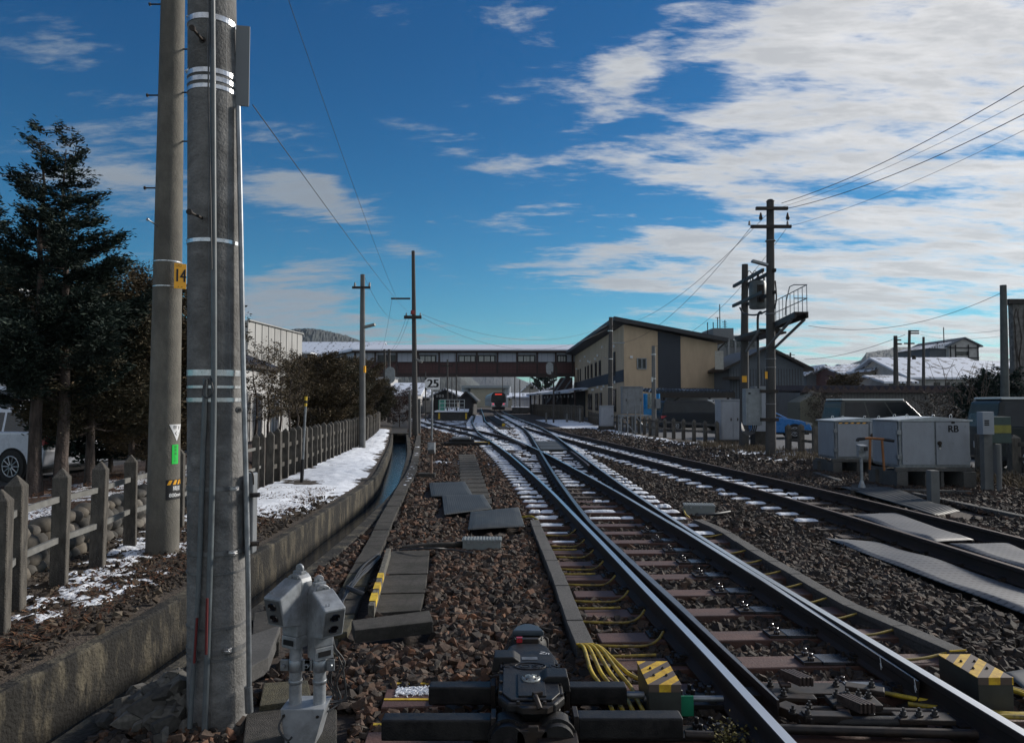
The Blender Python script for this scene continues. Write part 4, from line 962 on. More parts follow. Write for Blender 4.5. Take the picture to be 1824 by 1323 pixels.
for t0, t1 in ((.52, .60), (.68, .78), (.84, .95)):
    p = a.lerp(c, (t0 + t1) / 2) + Vector((0, 0, .0515)); b.box(p, (d.length * (t1 - t0), .051, .003), math.atan2(d.y, d.x)); b.box(p - Vector((-.027, 0, .03)), (d.length * (t1 - t0), .003, .05), math.atan2(d.y, d.x))
b.build('yellow_mark', M_yelN, KERB)
slab([(452, 1090), (500, 1082), (498, 1142), (448, 1150)], .06, .10, M_slab, label='rough slab touching the right side of the big front pole, farther one')
slab([(446, 1130), (500, 1112), (478, 1170), (440, 1190)], .10, .10, M_duct, label='pale broken slab touching the right side of the big front pole, nearer one')
slab([(470, 1215), (548, 1210), (556, 1244), (462, 1256)], .05, .10, M_slabY, label='mossy concrete block just behind the base of the twin lamp posts')
slab([(440, 1262), (500, 1248), (600, 1262), (600, 1340), (430, 1345)], .02, .10, M_slab, label='wide rough footing slab under the twin lamp posts')
slab([(560, 1160), (590, 1060), (612, 1062), (600, 1165)], .0, .05, M_slabY, label='mossy concrete strip between the twin lamps and the kerb', cat='slab')
# trough with lids beside the channel
tp = [G(x, y, .03) for x, y in ((590, 1130), (612, 1085), (632, 1040), (654, 995), (672, 960), (690, 920), (706, 890), (720, 862), (733, 840), (741, 812), (744, 790), (746, 775))]
tp = smooth_pts(tp, 10); T = thing('cable_trough', (tp[0].x, tp[0].y, 0), 'lidded concrete cable trough running beside the channel, dotted with snow farther off', 'cable trough')
i = 0; cur = tp[0]
for p in tp[1:]:
    if (p - cur).length > (.42 if cur.y < 15 else .9):
        d = p - cur; mm = (p + cur) / 2; b = MB(); b.box((mm.x, mm.y, .005 + rnd.uniform(-.006, .006)), (d.length - .012, .215, .06), math.atan2(d.y, d.x) + rnd.uniform(-.02, .02))
        b.build('trough_lid', M_slabY if mm.y < 8 and i % 3 == 0 else M_slab, T, bevel=.006 if mm.y < 12 else 0, seg=1)
        BLOCK.append((mm.x - .16, mm.x + .16, mm.y - d.length / 2, mm.y + d.length / 2)); cur = p; i += 1
# plank walkway up the middle
for k in range(15):
    y0_ = 12.6 + k * .78; f = lambda y: X_(843, 12.6) + (X_(828, 24) - X_(843, 12.6)) * (y - 12.6) / 11.4
    b = MB(); b.box((f(y0_) + .06, y0_, -.005), (.52, .70, .05), R(2) + rnd.uniform(-.02, .02)); BLOCK.append((f(y0_) - .22, f(y0_) + .34, y0_ - .38, y0_ + .38))
    b.build('walkway_slab', M_slab, bevel=.004, seg=1, label='dark flat slab of the walkway leading away from the ribbed mats', cat='slab', group='walkway slabs in the ballast')
def sheet(pxs, z, name, label, m, waves=14, amp=.004, hump=.03, nu=60, nv=24, thick=.006, cat='mat', perf=False, seed=0, mats=None):
    a, b_, c, d = [G(px, py, z) for px, py in pxs]   # far-left, far-right, near-right, near-left
    mb = MB(); vs = []; bot = []
    for j in range(nv + 1):
        for i in range(nu + 1):
            u = i / nu; v = j / nv; p = a.lerp(b_, u).lerp(d.lerp(c, u), v)
            h = hump * (.5 + .5 * mnoise(Vector((p.x * 1.6 + seed, p.y * 1.1, seed)))) * 1.5 + amp * math.sin(u * waves * 2 * math.pi)
            e = min(u, 1 - u, v, 1 - v) * 6; h *= min(1, .35 + e)
            vs.append(Vector((p.x, p.y, z + h))); bot.append(Vector((p.x, p.y, z + h - thick)))
    w = nu + 1; n = len(vs)
    fs = [(j * w + i, (j + 1) * w + i, (j + 1) * w + i + 1, j * w + i + 1) for j in range(nv) for i in range(nu)]
    mb.add(vs + bot, fs + [tuple(x + n for x in f[::-1]) for f in fs] + [(i, i + 1, n + i + 1, n + i) for i in range(nu)] + [(nv * w + i + 1, nv * w + i, n + nv * w + i, n + nv * w + i + 1) for i in range(nu)] + [((j + 1) * w, j * w, n + j * w, n + (j + 1) * w) for j in range(nv)] + [(j * w + nu, (j + 1) * w + nu, n + (j + 1) * w + nu, n + j * w + nu) for j in range(nv)], 0, True)
    o = mb.build(name, m, label=label, cat=cat, group=None)
    BLOCK.append((min(a.x, d.x) + .04, max(b_.x, c.x) - .04, min(c.y, d.y), max(a.y, b_.y)))
    return o
sheet([(764, 860), (828, 858), (843, 884), (768, 885)], .03, 'rubber_mat', 'farthest of three ribbed dark rubber mats lying on the ballast', M_mat, 22)
sheet([(787, 882), (861, 881), (877, 907), (791, 917)], .035, 'rubber_mat', 'middle of three ribbed dark rubber mats lying on the ballast', M_mat, 22, seed=2)
sheet([(838, 912), (924, 904), (935, 938), (833, 945)], .04, 'rubber_mat', 'nearest of three ribbed dark rubber mats lying on the ballast, beside the duct end', M_mat, 26, seed=4)
# perforated plastic mats by the right-hand track
def perf_mat(name):
    m = mat(name, (.095, .098, .105), .55, 0, var=.12, scale=3, spec=.6, stain=(.08, .08, .085), stscale=1.2); N = m.node_tree.nodes; L = m.node_tree.links; b = N['Principled BSDF']
    tc = N.new('ShaderNodeTexCoord'); mp = N.new('ShaderNodeMapping'); mp.inputs['Rotation'].default_value = (0, 0, R(4)); mp.inputs['Scale'].default_value = (16, 11, 1); L.new(tc.outputs['Object'], mp.inputs[0])
    sp = N.new('ShaderNodeSeparateXYZ'); L.new(mp.outputs[0], sp.inputs[0])
    def M(op, a, b_=None):
        n = N.new('ShaderNodeMath'); n.operation = op; L.new(a, n.inputs[0])
        if b_ is not None:
            if isinstance(b_, float): n.inputs[1].default_value = b_
            else: L.new(b_, n.inputs[1])
        return n.outputs[0]
    fx = M('FRACT', sp.outputs[0]); fy = M('FRACT', sp.outputs[1]); hole = M('MULTIPLY', M('GREATER_THAN', fx, .45), M('GREATER_THAN', fy, .74)); line = M('GREATER_THAN', fy, .93)
    tot = M('MAXIMUM', hole, M('MULTIPLY', line, .6))
    old = b.inputs['Base Color'].links[0].from_socket; mx = N.new('ShaderNodeMixRGB'); L.new(tot, mx.inputs[0]); L.new(old, mx.inputs[1]); mx.inputs[2].default_value = (.012, .012, .014, 1); L.new(mx.outputs[0], b.inputs['Base Color'])
    return m
M_perf = perf_mat('perforated_plastic')
sheet([(1470, 960), (1560, 966), (1905, 1075), (1900, 1125)], .012, 'perforated_mat', 'long wavy perforated grey mat in front of the rusty right-hand track', M_perf, 1, .0, .045, 60, 24)
sheet([(1520, 918), (1590, 914), (1735, 963), (1665, 968)], .06, 'perforated_mat', 'perforated grey mat between the rusty rails, farther one', M_perf, 1, .0, .05, 40, 20, seed=3)
sheet([(1690, 970), (1800, 972), (1880, 1005), (1850, 1022)], .05, 'perforated_mat', 'perforated grey mat between the rusty rails, nearer one at the picture edge', M_perf, 1, .0, .06, 40, 20, seed=6)
sheet([(1497, 868), (1585, 868), (1710, 912), (1668, 919)], .03, 'rubber_mat', 'dark ribbed rubber mat beyond the rusty track, below the relay cabinets', M_mat, 8, .006, .05, 50, 20, seed=8)
sheet([(1790, 1198), (1840, 1190), (1900, 1240), (1850, 1250)], .05, 'perforated_mat', 'small dark perforated mat behind the right striped cover box', mat('dark_perf', (.05, .052, .055), .5), 1, .0, .02, 10, 10, seed=9)
M_jb = mat('junction_box_grey', (.17, .19, .19), .6, var=.12)
def jbox(px, py, w, d, h, label, rz=0):
    p = G(px, py, .0); T = thing('junction_box', p, label, 'junction box')
    M = Matrix.Rotation(rz, 3, 'Z'); b = MB(); b.box(p + Vector((0, d / 2, h * .4)), (w, d, h * .8), rz); b.build('case', M_jb, T, bevel=.006)
    b = MB(); b.box(p + Vector((0, d / 2, h * .88)), (w * 1.05, d * 1.06, h * .16), rz)
    n = 12
    for k in range(n): b.box(p + M @ Vector(((k + .5) / n * w - w / 2, 0, 0)) + Vector((0, d / 2, h * .97)), (w / n * .6, d * .96, .008), rz)
    b.build('ribbed_lid', M_jb, T, bevel=.002, seg=1)
    b = MB()
    for k in (-.35, 0, .35): b.box(p + Vector((k * w, -.006, h * .75)), (.03, .012, .03))
    b.build('latch', M_galv, T); BLOCK.append((p.x - w / 2, p.x + w / 2, p.y, p.y + d)); return T
jbox(858, 980, .44, .21, .125, 'low grey ribbed-lid junction box on the ballast left of the turnout')
jbox(1249, 918, .44, .26, .16, 'low grey ribbed-lid junction box at the far end of the right duct', R(-8))
def cable(pts, r, m, name, label, cat='cable', group=None, sub=5, parent=None):
    return MB().tube([p if isinstance(p, Vector) else Vector(p) for p in pts], r, 7, sub=sub).build(name, m, parent, label=label, cat=cat, group=group)
# short yellow heater leads from the ducts to the rails
M_lead = mat('dirty_yellow_lead', (.30, .22, .03), .55, 0, var=.35, scale=7, stain=(.06, .045, .03), stscale=5, stamt=.8)
ORD = ['nearest', 'second nearest', 'third nearest', 'fourth nearest', 'fifth nearest', 'sixth nearest', 'seventh nearest', 'eighth nearest', 'farthest']
for i, Y in enumerate([5.12, 5.66, 6.24, 6.80, 7.42, 8.0, 8.6, 9.3]):
    od = ORD[i]
    dxl = min(DL, key=lambda p: abs(p.y - Y)).x + .05; xr_ = CT(Y) - G2 - .09
    cable([(dxl, Y - .02, .035), (dxl + (xr_ - dxl) * .35, Y - .03, .03), (dxl + (xr_ - dxl) * .7, Y - .02, .03), (xr_ - .06, Y + .05, .045), (xr_, Y + .14, .075)], .0095, M_lead, 'heater_lead', 'yellow lead curving up to the left rail, %s of its row' % od, group='yellow leads along the left rail')
    if i % 2 == 0: cable([(dxl, Y - .22, .03), (dxl + .2, Y - .22, .028), (xr_ - .12, Y - .20, .03)], .010, M_lead, 'heater_lead', 'straight yellow lead lying flat left of the left rail, %s of the flat ones' % ORD[i // 2], group='yellow leads along the left rail')
for i, Y in enumerate([4.85, 5.35, 5.75, 6.2, 6.7, 7.2, 7.7, 8.2, 9.2]):
    od = ORD[i]
    dxr = min(DR, key=lambda p: abs(p.y - Y)).x - .06; xl_ = MR(Y) + G2 + .08
    cable([(xl_, Y - .03, .06), (xl_ + .12, Y - .02, .03), (xl_ + (dxr - xl_) * .6, Y, .03), (dxr, Y + .05, .05)], .0095, M_lead, 'heater_lead', 'short yellow lead between the right rail and right duct, %s to the camera' % od, group='yellow leads along the right rail')
e = DL[-1]
for k in range(5):
    x = .50 + k * .055
    cable([(e.x - .04 + k * .02, e.y + .02, .05), (e.x - .02 + k * .035, e.y - .12, .085), (x - .02, 4.50 - k * .01, .075), (x + .02, 4.30, .06), (x + .03, 4.16, .05), (x + .05, 3.9, .04)] if k < 4 else [(e.x + .04, e.y + .02, .05), (e.x + .10, e.y - .12, .08), (.70, 4.48, .07), (.80, 4.42, .05), (.92, 4.42, .04)], .0125, M_yel, 'yellow_cable', ['leftmost bright yellow cable spilling out of the left duct end', 'second bright yellow cable from the left at the duct end', 'third bright yellow cable from the left at the duct end', 'fourth bright yellow cable from the left at the duct end', 'rightmost yellow cable from the duct end, turning towards the striped box'][k], group='yellow cables from the duct end')
for k in range(3):
    r = .13 + k * .045
    cable([(2.15 + k * .05, 4.28 - k * .15, .03), (2.55, 4.02 - k * .03, .035), (2.78 + k * .02, 3.98 - k * .02, .04), (2.84 + r * .5, 4.08, .045), (2.82 + r * .6, 4.25, .045), (2.74 + k * .02, 4.5, .03)], .0135, M_yel if k < 2 else M_lead, 'yellow_cable', ['innermost yellow cable loop round the right striped cover box', 'middle yellow cable loop round the right striped cover box', 'outermost dirty cable loop round the right striped cover box'][k], group='yellow cables by the right cover box')
b = MB(); r_ = random.Random(2)
for k in range(7):
    pts = [G(604 + r_.uniform(-6, 6), 1075 + r_.uniform(-6, 6), .06), G(625 + r_.uniform(-4, 4), 1045 + r_.uniform(-5, 5), .08), G(652 + r_.uniform(-5, 5), 1012 + r_.uniform(-6, 6), .06), G(676 + r_.uniform(-4, 4), 988 + r_.uniform(-4, 4), .05)]
    b.tube(pts, .006, 6, sub=5)
b.tube([G(618, 1046, .07), G(632, 1052, .09), G(648, 1058, .07)], .022, 10, sub=3)
b.build('cable_bundle', M_cab, label='bundle of black cables draped over the trough beside the kerb', cat='cable')
cable([G(716, 976, .02), G(760, 972, .04), (G(800, 970, .05)), G(828, 968, .04)], .035, M_slab, 'cable_conduit', 'grey conduit pipe leading to the left junction box')
cable([G(712, 979, .05), G(770, 976, .10), G(800, 978, .06), G(842, 984, .05)], .010, M_cab, 'black_cable', 'black cable sagging in front of the left junction box')
cable([G(930, 921, .04), G(945, 919, .07), G(958, 926, .06)], .016, M_yel, 'yellow_cable', 'short yellow cable bridging the ribbed mat and the left duct')
cable([G(1217, 905, .08), G(1221, 915, .07), G(1228, 921, .02)], .012, M_yel, 'yellow_cable', 'yellow cable dropping from the right junction box')
cable([G(1240, 918, .02), G(1275, 915, .04), G(1300, 911, .03)], .022, M_cab, 'black_cable', 'black cable end lying right of the right junction box')
# small white and brown pegs / rubble heap at the pole foot
rs = np.random.RandomState(11); n = 150
hx = np.clip(rs.normal(0, .16, n), -.34, .22); hy = rs.normal(0, .14, n); hc = G(292, 1268, 0)
P = np.stack([hc.x + .06 + hx, hc.y + hy, .02 + .19 * np.exp(-(hx**2 + hy**2) / .03) * rs.uniform(.4, 1, n)], 1)
stones('rubble_heap', P, rs.lognormal(-2.45, .5, n).clip(.03, .2), rs.uniform(.0, 1, n), attr_mat('broken_concrete', [(0, (.03, .03, .029)), (.5, (.07, .068, .062)), (1, (.12, .115, .105))], .95), 5, label='heap of broken grey rubble at the foot of the big front pole', cat='rubble')

# ================================================================== fences
def fence_post(h=1.08, w=.15):
    b = MB(); q = w / 2
    b.add([(-q, -q, 0), (q, -q, 0), (q, q, 0), (-q, q, 0), (-q, -q, h - .09), (q, -q, h - .09), (q, q, h - .09), (-q, q, h - .09), (0, 0, h)],
          [(3, 2, 1, 0), (0, 1, 5, 4), (1, 2, 6, 5), (2, 3, 7, 6), (3, 0, 4, 7), (4, 5, 8), (5, 6, 8), (6, 7, 8), (7, 4, 8)])
    return b
def fence(name, pts, hs, z, label, plabel, group, rails, h=1.08, w=.145, railm=None, rail_t=(.03, .09), side=-1):
    T = thing(name, (pts[0][0], pts[0][1], z), label, 'fence')
    proto = fence_post(h, w).build('post', M_post, None, bevel=.006, seg=1); proto.location = (0, 0, 0)
    proto.parent = T; first = True
    for i, (x, y) in enumerate(pts):
        o = proto if first else proto.copy()
        if not first: scene.collection.objects.link(o); o.parent = T
        first = False
        o.location = (x - pts[0][0], y - pts[0][1], rnd.uniform(-.03, .02)); o.rotation_euler = (rnd.gauss(0, .012), rnd.gauss(0, .012), rnd.gauss(0, .05) + hs)
        o.scale = (1, 1, 1 + rnd.uniform(-.02, .02))
    for zz in rails:
        for a, c in zip(pts[:-1], pts[1:]):
            d = Vector((c[0] - a[0], c[1] - a[1], 0)); m = Vector(((a[0] + c[0]) / 2, (a[1] + c[1]) / 2, z + zz + rnd.uniform(-.01, .01)))
            if d.length > 3: continue
            b = MB(); b.box(m, (d.length - .10 * w / .145, rail_t[0], rail_t[1]), math.atan2(d.y, d.x)); b.build('rail', railm or M_post, T)
    return T
pl = []
near = [(8, 5.25), (36, 5.75), (113, 6.55), (180, 7.27), (237, 8.25), (322, 9.6)]
for px, Y in near: pl.append((X_(px, Y), Y))
y = 10.6
while y < 13.9: pl.append((FENL(y), y)); y += 1.0
Y = 14.0
while Y < 47 and len(pl) < 74: pl.append((FENL(Y), Y)); Y += .62
M_raill = mat('pale_rail', (.135, .135, .128), .8, var=.2, scale=14, stain=(.10, .10, .09), stscale=5, stamt=.6)
fence('picket_fence', pl[:11], R(14), .06, 'near run of the left concrete post fence, with two pale rails', None, None, [.42, .78], railm=M_raill, rail_t=(.03, .052), w=.125)
fence('picket_fence', pl[11:], R(8), .04, 'far run of closely set pointed concrete posts along the snowy bank', None, None, [.35, .75], h=1.12, w=.15)
# right-hand low fence
pr = []; Y = 66.0
while Y > 16: pr.append((FENR(Y), Y)); Y -= (1.1 if Y < 45 else 1.6)
fence('rail_fence', [p for p in pr if p[1] > 29.5], 0, -.02, 'long low concrete rail fence in front of the carport and beige building', None, None, [.45, .78], h=.98, w=.15, railm=M_post)
fence('rail_fence', [(X_(px, Y), Y) for px, Y in ((1403, 25.2), (1426, 24.4), (1451, 23.5))], 0, -.02, 'short post and rail fence between the twin poles and the relay cabinets', None, None, [.45, .78], h=1.0, w=.17)
fence('rail_fence', [(X_(px, Y), Y) for px, Y in ((1745, 17.6), (1803, 16.6), (1880, 15.8))], 0, -.02, 'short fence with two rails in front of the black van at the right edge', None, None, [.45, .78], h=1.02, w=.2)
# rounded stone retaining wall behind the near fence
rs = np.random.RandomState(21); P = []; S = []
for row in range(4):
    y = 4.4
    while y < 12.5:
        P.append((FENL(y) - .50 - row * .035 + rs.uniform(-.02, .02), y, .12 + row * .115 + rs.uniform(-.02, .02))); S.append(rs.uniform(.19, .27)); y += rs.uniform(.15, .22)
def pebble(seed):
    bm = bmesh.new(); bmesh.ops.create_icosphere(bm, subdivisions=2, radius=.5); r = random.Random(seed)
    for v in bm.verts:
        k = 1 + .18 * mnoise(v.co * 2.3 + Vector((seed, 0, 0))); v.co = Vector((v.co.x * .9 * k, v.co.y * .95 * k, v.co.z * .72 * k))
    vs = np.array([v.co[:] for v in bm.verts]); fs = np.array([[v.index for v in f.verts] for f in bm.faces]); bm.free(); return vs, fs
PEB = [pebble(s) for s in range(6)]
M_cob = attr_mat('river_cobble', [(0, (.05, .048, .044)), (.4, (.085, .080, .072)), (.7, (.12, .105, .085)), (1, (.15, .14, .125))], .85, bscale=14)
def pebbles(name, P, S, seed, m=M_cob, rng=(0, 1), **kw):
    rs = np.random.RandomState(seed); n = len(P); ty = rs.randint(0, 6, n); a = rs.uniform(0, 6.28, n); Vs = []; Fs = []; Rs = []; o = 0
    for t, (hv, hf) in enumerate(PEB):
        idx = np.where(ty == t)[0]
        for i in idx:
            c, s = math.cos(a[i]), math.sin(a[i]); v = hv * S[i]; v = np.stack([v[:, 0] * c - v[:, 1] * s, v[:, 0] * s + v[:, 1] * c, v[:, 2]], 1) + P[i]
            Vs.append(v); Fs.append(hf + o); o += len(hv); Rs.append(np.full(len(hf), rs.uniform(*rng)))
    return mesh_np(name, np.concatenate(Vs), np.concatenate(Fs), m, np.concatenate(Rs), smooth=True, **kw)
pebbles('cobble_wall', np.array(P), np.array(S), 3, label='low retaining wall of rounded river stones behind the near fence posts', cat='wall')
# loose stones, leaves and twigs on the left bank
rs = np.random.RandomState(8); n = 7500
Y = rs.uniform(4, 13, n); t = rs.uniform(0, 1, n); X = np.array([FENL(y) - .45 for y in Y]) * (1 - t) + np.array([Lin(y) - .16 for y in Y]) * t
P = np.stack([X, Y, .05 + .05 * (1 - t)], 1)
stones('bank_stones', P, rs.lognormal(-3.9, .6, n).clip(.010, .11), rs.beta(1.6, 1.8, n) * .95, attr_mat('bank_stone', [(0, (.022, .018, .015)), (.5, (.055, .042, .032)), (.8, (.095, .072, .05)), (1, (.16, .14, .11))], .95), 9, HULLS2, kind='stuff')
M_leaf = attr_mat('dead_leaf', [(0, (.030, .015, .009)), (.5, (.085, .036, .018)), (1, (.15, .078, .040))], .9, bump=0)
rs = np.random.RandomState(5); n = 22000
Y = rs.uniform(4, 14, n); t = rs.uniform(-2.2, .85, n); fx = np.array([FENL(y) for y in Y]); lx = np.array([Lin(y) - .16 for y in Y])
X = np.where(t > 0, fx + (lx - fx) * t, fx - .55 + t * 1.3); Z = np.where(t > 0, .075, .43) + rs.uniform(0, .03, n) - np.where(t < -1.2, .06, 0)
rm = rotmats(n, rs); L_ = rs.uniform(.025, .09, n); W_ = np.where(rs.rand(n) < .45, .004, .016) * rs.uniform(.7, 1.6, n)
q = np.array([[-.5, 0, 0], [0, -.5, .1], [.5, 0, 0], [0, .5, .1]])
v = q[None] * np.stack([L_, W_, W_], 1)[:, None, :]; th = rs.uniform(0, 6.28, n); tl = rs.uniform(-.5, .5, n)
c, s = np.cos(th)[:, None], np.sin(th)[:, None]
v = np.stack([v[..., 0] * c - v[..., 1] * s, v[..., 0] * s + v[..., 1] * c, v[..., 2] + v[..., 0] * np.sin(tl)[:, None]], -1) + np.stack([X, Y, Z], 1)[:, None, :]
mesh_np('leaf_litter', v.reshape(-1, 3), np.arange(n * 4).reshape(-1, 4), M_leaf, rs.rand(n), kind='stuff')
# dry grass on the right verge
M_straw = attr_mat('dry_grass', [(0, (.05, .038, .025)), (.6, (.12, .09, .055)), (1, (.20, .155, .10))], .9, bump=0)
def grass(name, cx, cy, n, seed):
    rs = np.random.RandomState(seed); k = len(cx); i = rs.randint(0, k, n)
    X = cx[i] + rs.normal(0, .22, n); Y = cy[i] + rs.normal(0, .3, n); h = rs.uniform(.06, .28, n); a = rs.uniform(0, 6.28, n); ln = rs.uniform(.05, .28, n)
    b0 = np.stack([X, Y, np.full(n, -.04)], 1); w = .006
    tip = b0 + np.stack([np.cos(a) * ln, np.sin(a) * ln, h], 1); mid = b0 + np.stack([np.cos(a) * ln * .35, np.sin(a) * ln * .35, h * .75], 1)
    sd = np.stack([-np.sin(a), np.cos(a), np.zeros(n)], 1) * w
    v = np.stack([b0 - sd, b0 + sd, mid + sd, mid - sd], 1); v2 = np.stack([mid - sd, mid + sd, tip + sd * .2, tip - sd * .2], 1)
    V = np.concatenate([v.reshape(-1, 3), v2.reshape(-1, 3)]); mesh_np(name, V, np.arange(n * 8).reshape(-1, 4), M_straw, np.tile(rs.rand(n), 2), kind='stuff')
rs = np.random.RandomState(31)
cy = np.concatenate([rs.uniform(13, 30, 130), rs.uniform(13, 20, 40)]); cx = np.array([FENR(y) for y in cy]) + rs.uniform(-1.5, .3, 170) 
grass('dry_grass', cx, cy, 9000, 2)

# ================================================================== mid-distance poles
M_poleD = mat('dark_pole_concrete', (.060, .058, .056), .9, var=.2, scale=6, stain=(.035, .034, .034), stscale=1.5)
M_poleM = mat('mid_pole_concrete', (.13, .135, .135), .9, var=.18, scale=6, stain=(.07, .07, .07), stscale=1.5)
def upole(px0, pyb, px1, pyt, Y, w0, w1, label, m=M_poleM, cap=True):
    a = at(px0, pyb, Y); c = at(px1, pyt, Y); T = thing('utility_pole', (a.x, Y, max(a.z, -.05)), label, 'pole')
    b = MB(); b.cyl(a - Vector((0, 0, .2)), c, w0 / 2 * Y / F, w1 / 2 * Y / F, 18); b.build('shaft', m, T); return T, a, c
def crossarm(T, px0, px1, py, Y, h=.10, d=.10, m=M_dark, pins=()):
    a = at(px0, py, Y); c = at(px1, py, Y); b = MB(); b.bx(a.x, c.x, Y - .2 - d, Y - .2, a.z - h / 2, a.z + h / 2); b.build('crossarm', m, T)
    if pins:
        b = MB()
        for p in pins: x = X_(p, Y); b.cyl((x, Y - .25, a.z + h / 2), (x, Y - .25, a.z + h / 2 + .14), .045, .03, 8)
        b.build('insulator', mat('porcelain', (.2, .2, .2), .3), T)
def fixture(T, a, c, w=.12, h=.10, m=None):
    b = MB(); d = c - a; b.box((a + c) / 2, (d.length, w, h), math.atan2(d.y, d.x), ry=-math.atan2(d.z, math.hypot(d.x, d.y))); b.build('lamp_head', m or mat('lamp_shade', (.16, .16, .15), .5), T, bevel=.01)
T, a, c = upole(645, 800, 646, 489, 26.6, 12.5, 8, 'slim concrete pole standing on the snowy bank beside the channel, with a small lamp')
crossarm(T, 630, 662, 514, 26.6, .08, .08, pins=(633, 659)); fixture(T, at(648, 583, 26.4), at(668, 578, 26.3)); b = MB(); b.bx(X_(649, 26.4), X_(652, 26.4), 26.2, 26.35, Z_(664, 26.4), Z_(652, 26.4)); b.build('orange_plate', M_orange, T)
T, a, c = upole(740, 782, 736, 447, 37, 11, 6, 'tall dark pole beside the speed sign with crossarms and a guyed cable', M_poleD)
crossarm(T, 698, 732, 533, 37, .08, .08); crossarm(T, 721, 752, 566, 37, .16, .10, pins=(724, 749)); fixture(T, at(741, 640, 36.8), at(752, 645, 36.7))
b = MB(); b.cyl(at(736, 553, 37), at(736, 560, 37), .13, n=14); b.build('red_band', mat('red_band', (.28, .03, .03), .6), T)
T, a, c = upole(693, 750, 693, 622, 62, 7, 5, 'thin dark pole with a dish-shaped signal back left of the speed sign', M_poleD)
b = MB(); p = at(695, 668, 61.5); b.prism([p + Vector((.42 * math.cos(t), 0, .45 * math.sin(t) + (.25 if math.sin(t) > 0 else -.25))) for t in np.linspace(0, 2 * math.pi, 18, endpoint=False)], (0, -.06, 0)); b.build('signal_backboard', mat('pale_board', (.22, .24, .25), .6), T)
b = MB(); b.bx(X_(684, 62), X_(702, 62), 61.8, 61.9, Z_(628, 62), Z_(626, 62)); b.build('crossarm', M_dark, T)
T, a, c = upole(686, 750, 685, 622, 66, 5, 4, 'very thin dark pole just left of the dish-shaped signal back', M_poleD)
crossarm(T, 677, 696, 627, 66, .08, .08)
T, a, c = upole(730, 780, 730, 695, 36, 4.5, 4.5, 'short pale post with green top cable beside the tall dark pole', M_poleM)
T, a, c = upole(769, 790, 770, 672, 32, 4, 3.4, 'slim grey post carrying the white square sign that reads 25', M_galv)
for o in [T]: o['category'] = 'speed sign'; o.name = 'speed_sign'
WL[T.name] = Vector((a.x, 32, max(a.z, -.05)))
z0 = Z_(694, 31.9); z1 = Z_(673, 31.9); xa = X_(756.5, 31.9); xb = X_(783, 31.9)
b = MB(); b.prism([(xa, 31.9, z1 - .12), (xa + .13, 31.9, z1), (xb, 31.9, z1), (xb, 31.9, z0), (xa + .13, 31.9, z0), (xa, 31.9, z0 + .12)], (0, -.02, 0)); b.build('sign_plate', mat('sign_white', (.78, .79, .80), .5), T)
b = MB(); b.bx(xa - .005, xb, 31.91, 31.93, z0, z1); b.build('sign_back', M_ink, T)
b = MB(); text_flat(b, '25', .50, frame_M(((xa + xb) / 2 + .04, 31.875, (z0 + z1) / 2), (1, 0, 0), (0, 0, 1)), sx=1.05, bold=.022); b.build('sign_number', M_ink, T)
# small sensor post on its block
Tq = thing('lineside_lamp', G(768, 850, 0), 'single small grey lamp head on a rusty post beside the walkway, mid-distance', 'signal lamp')
Yq = 16.9; b = MB(); p = at(768, 850, Yq); b.cyl((p.x, Yq, 0), (p.x, Yq, Z_(805, Yq)), .035, n=12); b.build('post', mat('rusty_post', (.16, .10, .07), .8, var=.4, stain=(.3, .28, .26)), Tq)
b = MB(); b.prism([(p.x - .07, Yq + .1, Z_(788, Yq)), (p.x - .07, Yq + .1, Z_(808, Yq)), (p.x - .07, Yq - .04, Z_(808, Yq)), (p.x - .07, Yq - .18, Z_(800, Yq)), (p.x - .07, Yq - .14, Z_(787, Yq))], (.16, 0, 0)); b.build('lamp_case', M_lamp, Tq, bevel=.012)
b = MB(); b.bx(p.x - .3, p.x + .1, Yq - .15, Yq + .2, -.05, .08); b.build('base_block', M_slab, Tq, bevel=.01)
# yellow/black marker post on the snow bank
Ym = 15.1; Tm = thing('marker_post', G(537, 865, .05), 'thin leaning marker post with black foot and yellow and black top on the snow', 'marker post')
a = at(537, 866, Ym); c = at(545, 706, Ym)
def seg(t0, t1, r, m, nm='post'): b = MB(); b.cyl(a.lerp(c, t0), a.lerp(c, t1), r, n=14); b.build(nm, m, Tm)
seg(0, .30, .036, M_ink, 'foot'); seg(.30, .98, .026, M_galv); seg(.89, 1.0, .030, M_yelN, 'top_band'); seg(.925, .955, .032, M_ink, 'top_band')
b = MB(); p = at(542, 798, Ym - .03); b.box(p, (.045, .004, .09)); b.build('label_plate', M_ink, Tm) if False else None
# right group: pole by the building, short post, cabinet etc.
T, a, c = upole(1087, 725, 1088, 565, 52, 9, 7, 'dark concrete pole standing in front of the beige building corner', M_poleD)
crossarm(T, 1089, 1101, 582, 52, .07, .08); crossarm(T, 1090, 1112, 611, 52, .07, .08, M_galv); fixture(T, at(1075, 636, 51.7), at(1085, 640, 51.7), .1, .07)
b = MB()
for z in (590, 640, 690): p = at(1087, z, 52); b.cyl(p, p + Vector((0, 0, .05)), .19, n=18)
b.build('band', M_band, T)
T, a, c = upole(1165, 776, 1164, 616, 38, 9, 6.5, 'short grey pole with a small meter box in front of the carport', M_poleM)
b = MB()
for z in (632, 675): p = at(1164, z, 38); b.cyl(p, p + Vector((0, 0, .04)), .125, n=18)
b.bx(X_(1160.5, 37.8), X_(1163, 37.8), 37.7, 37.85, Z_(680, 38), Z_(672, 38)); b.build('band', M_band, T)
b = MB(); b.bx(X_(1168, 37.8), X_(1176, 37.8), 37.7, 37.9, Z_(727, 38), Z_(710, 38)); b.build('meter_box', M_boxgrey, T, bevel=.01)

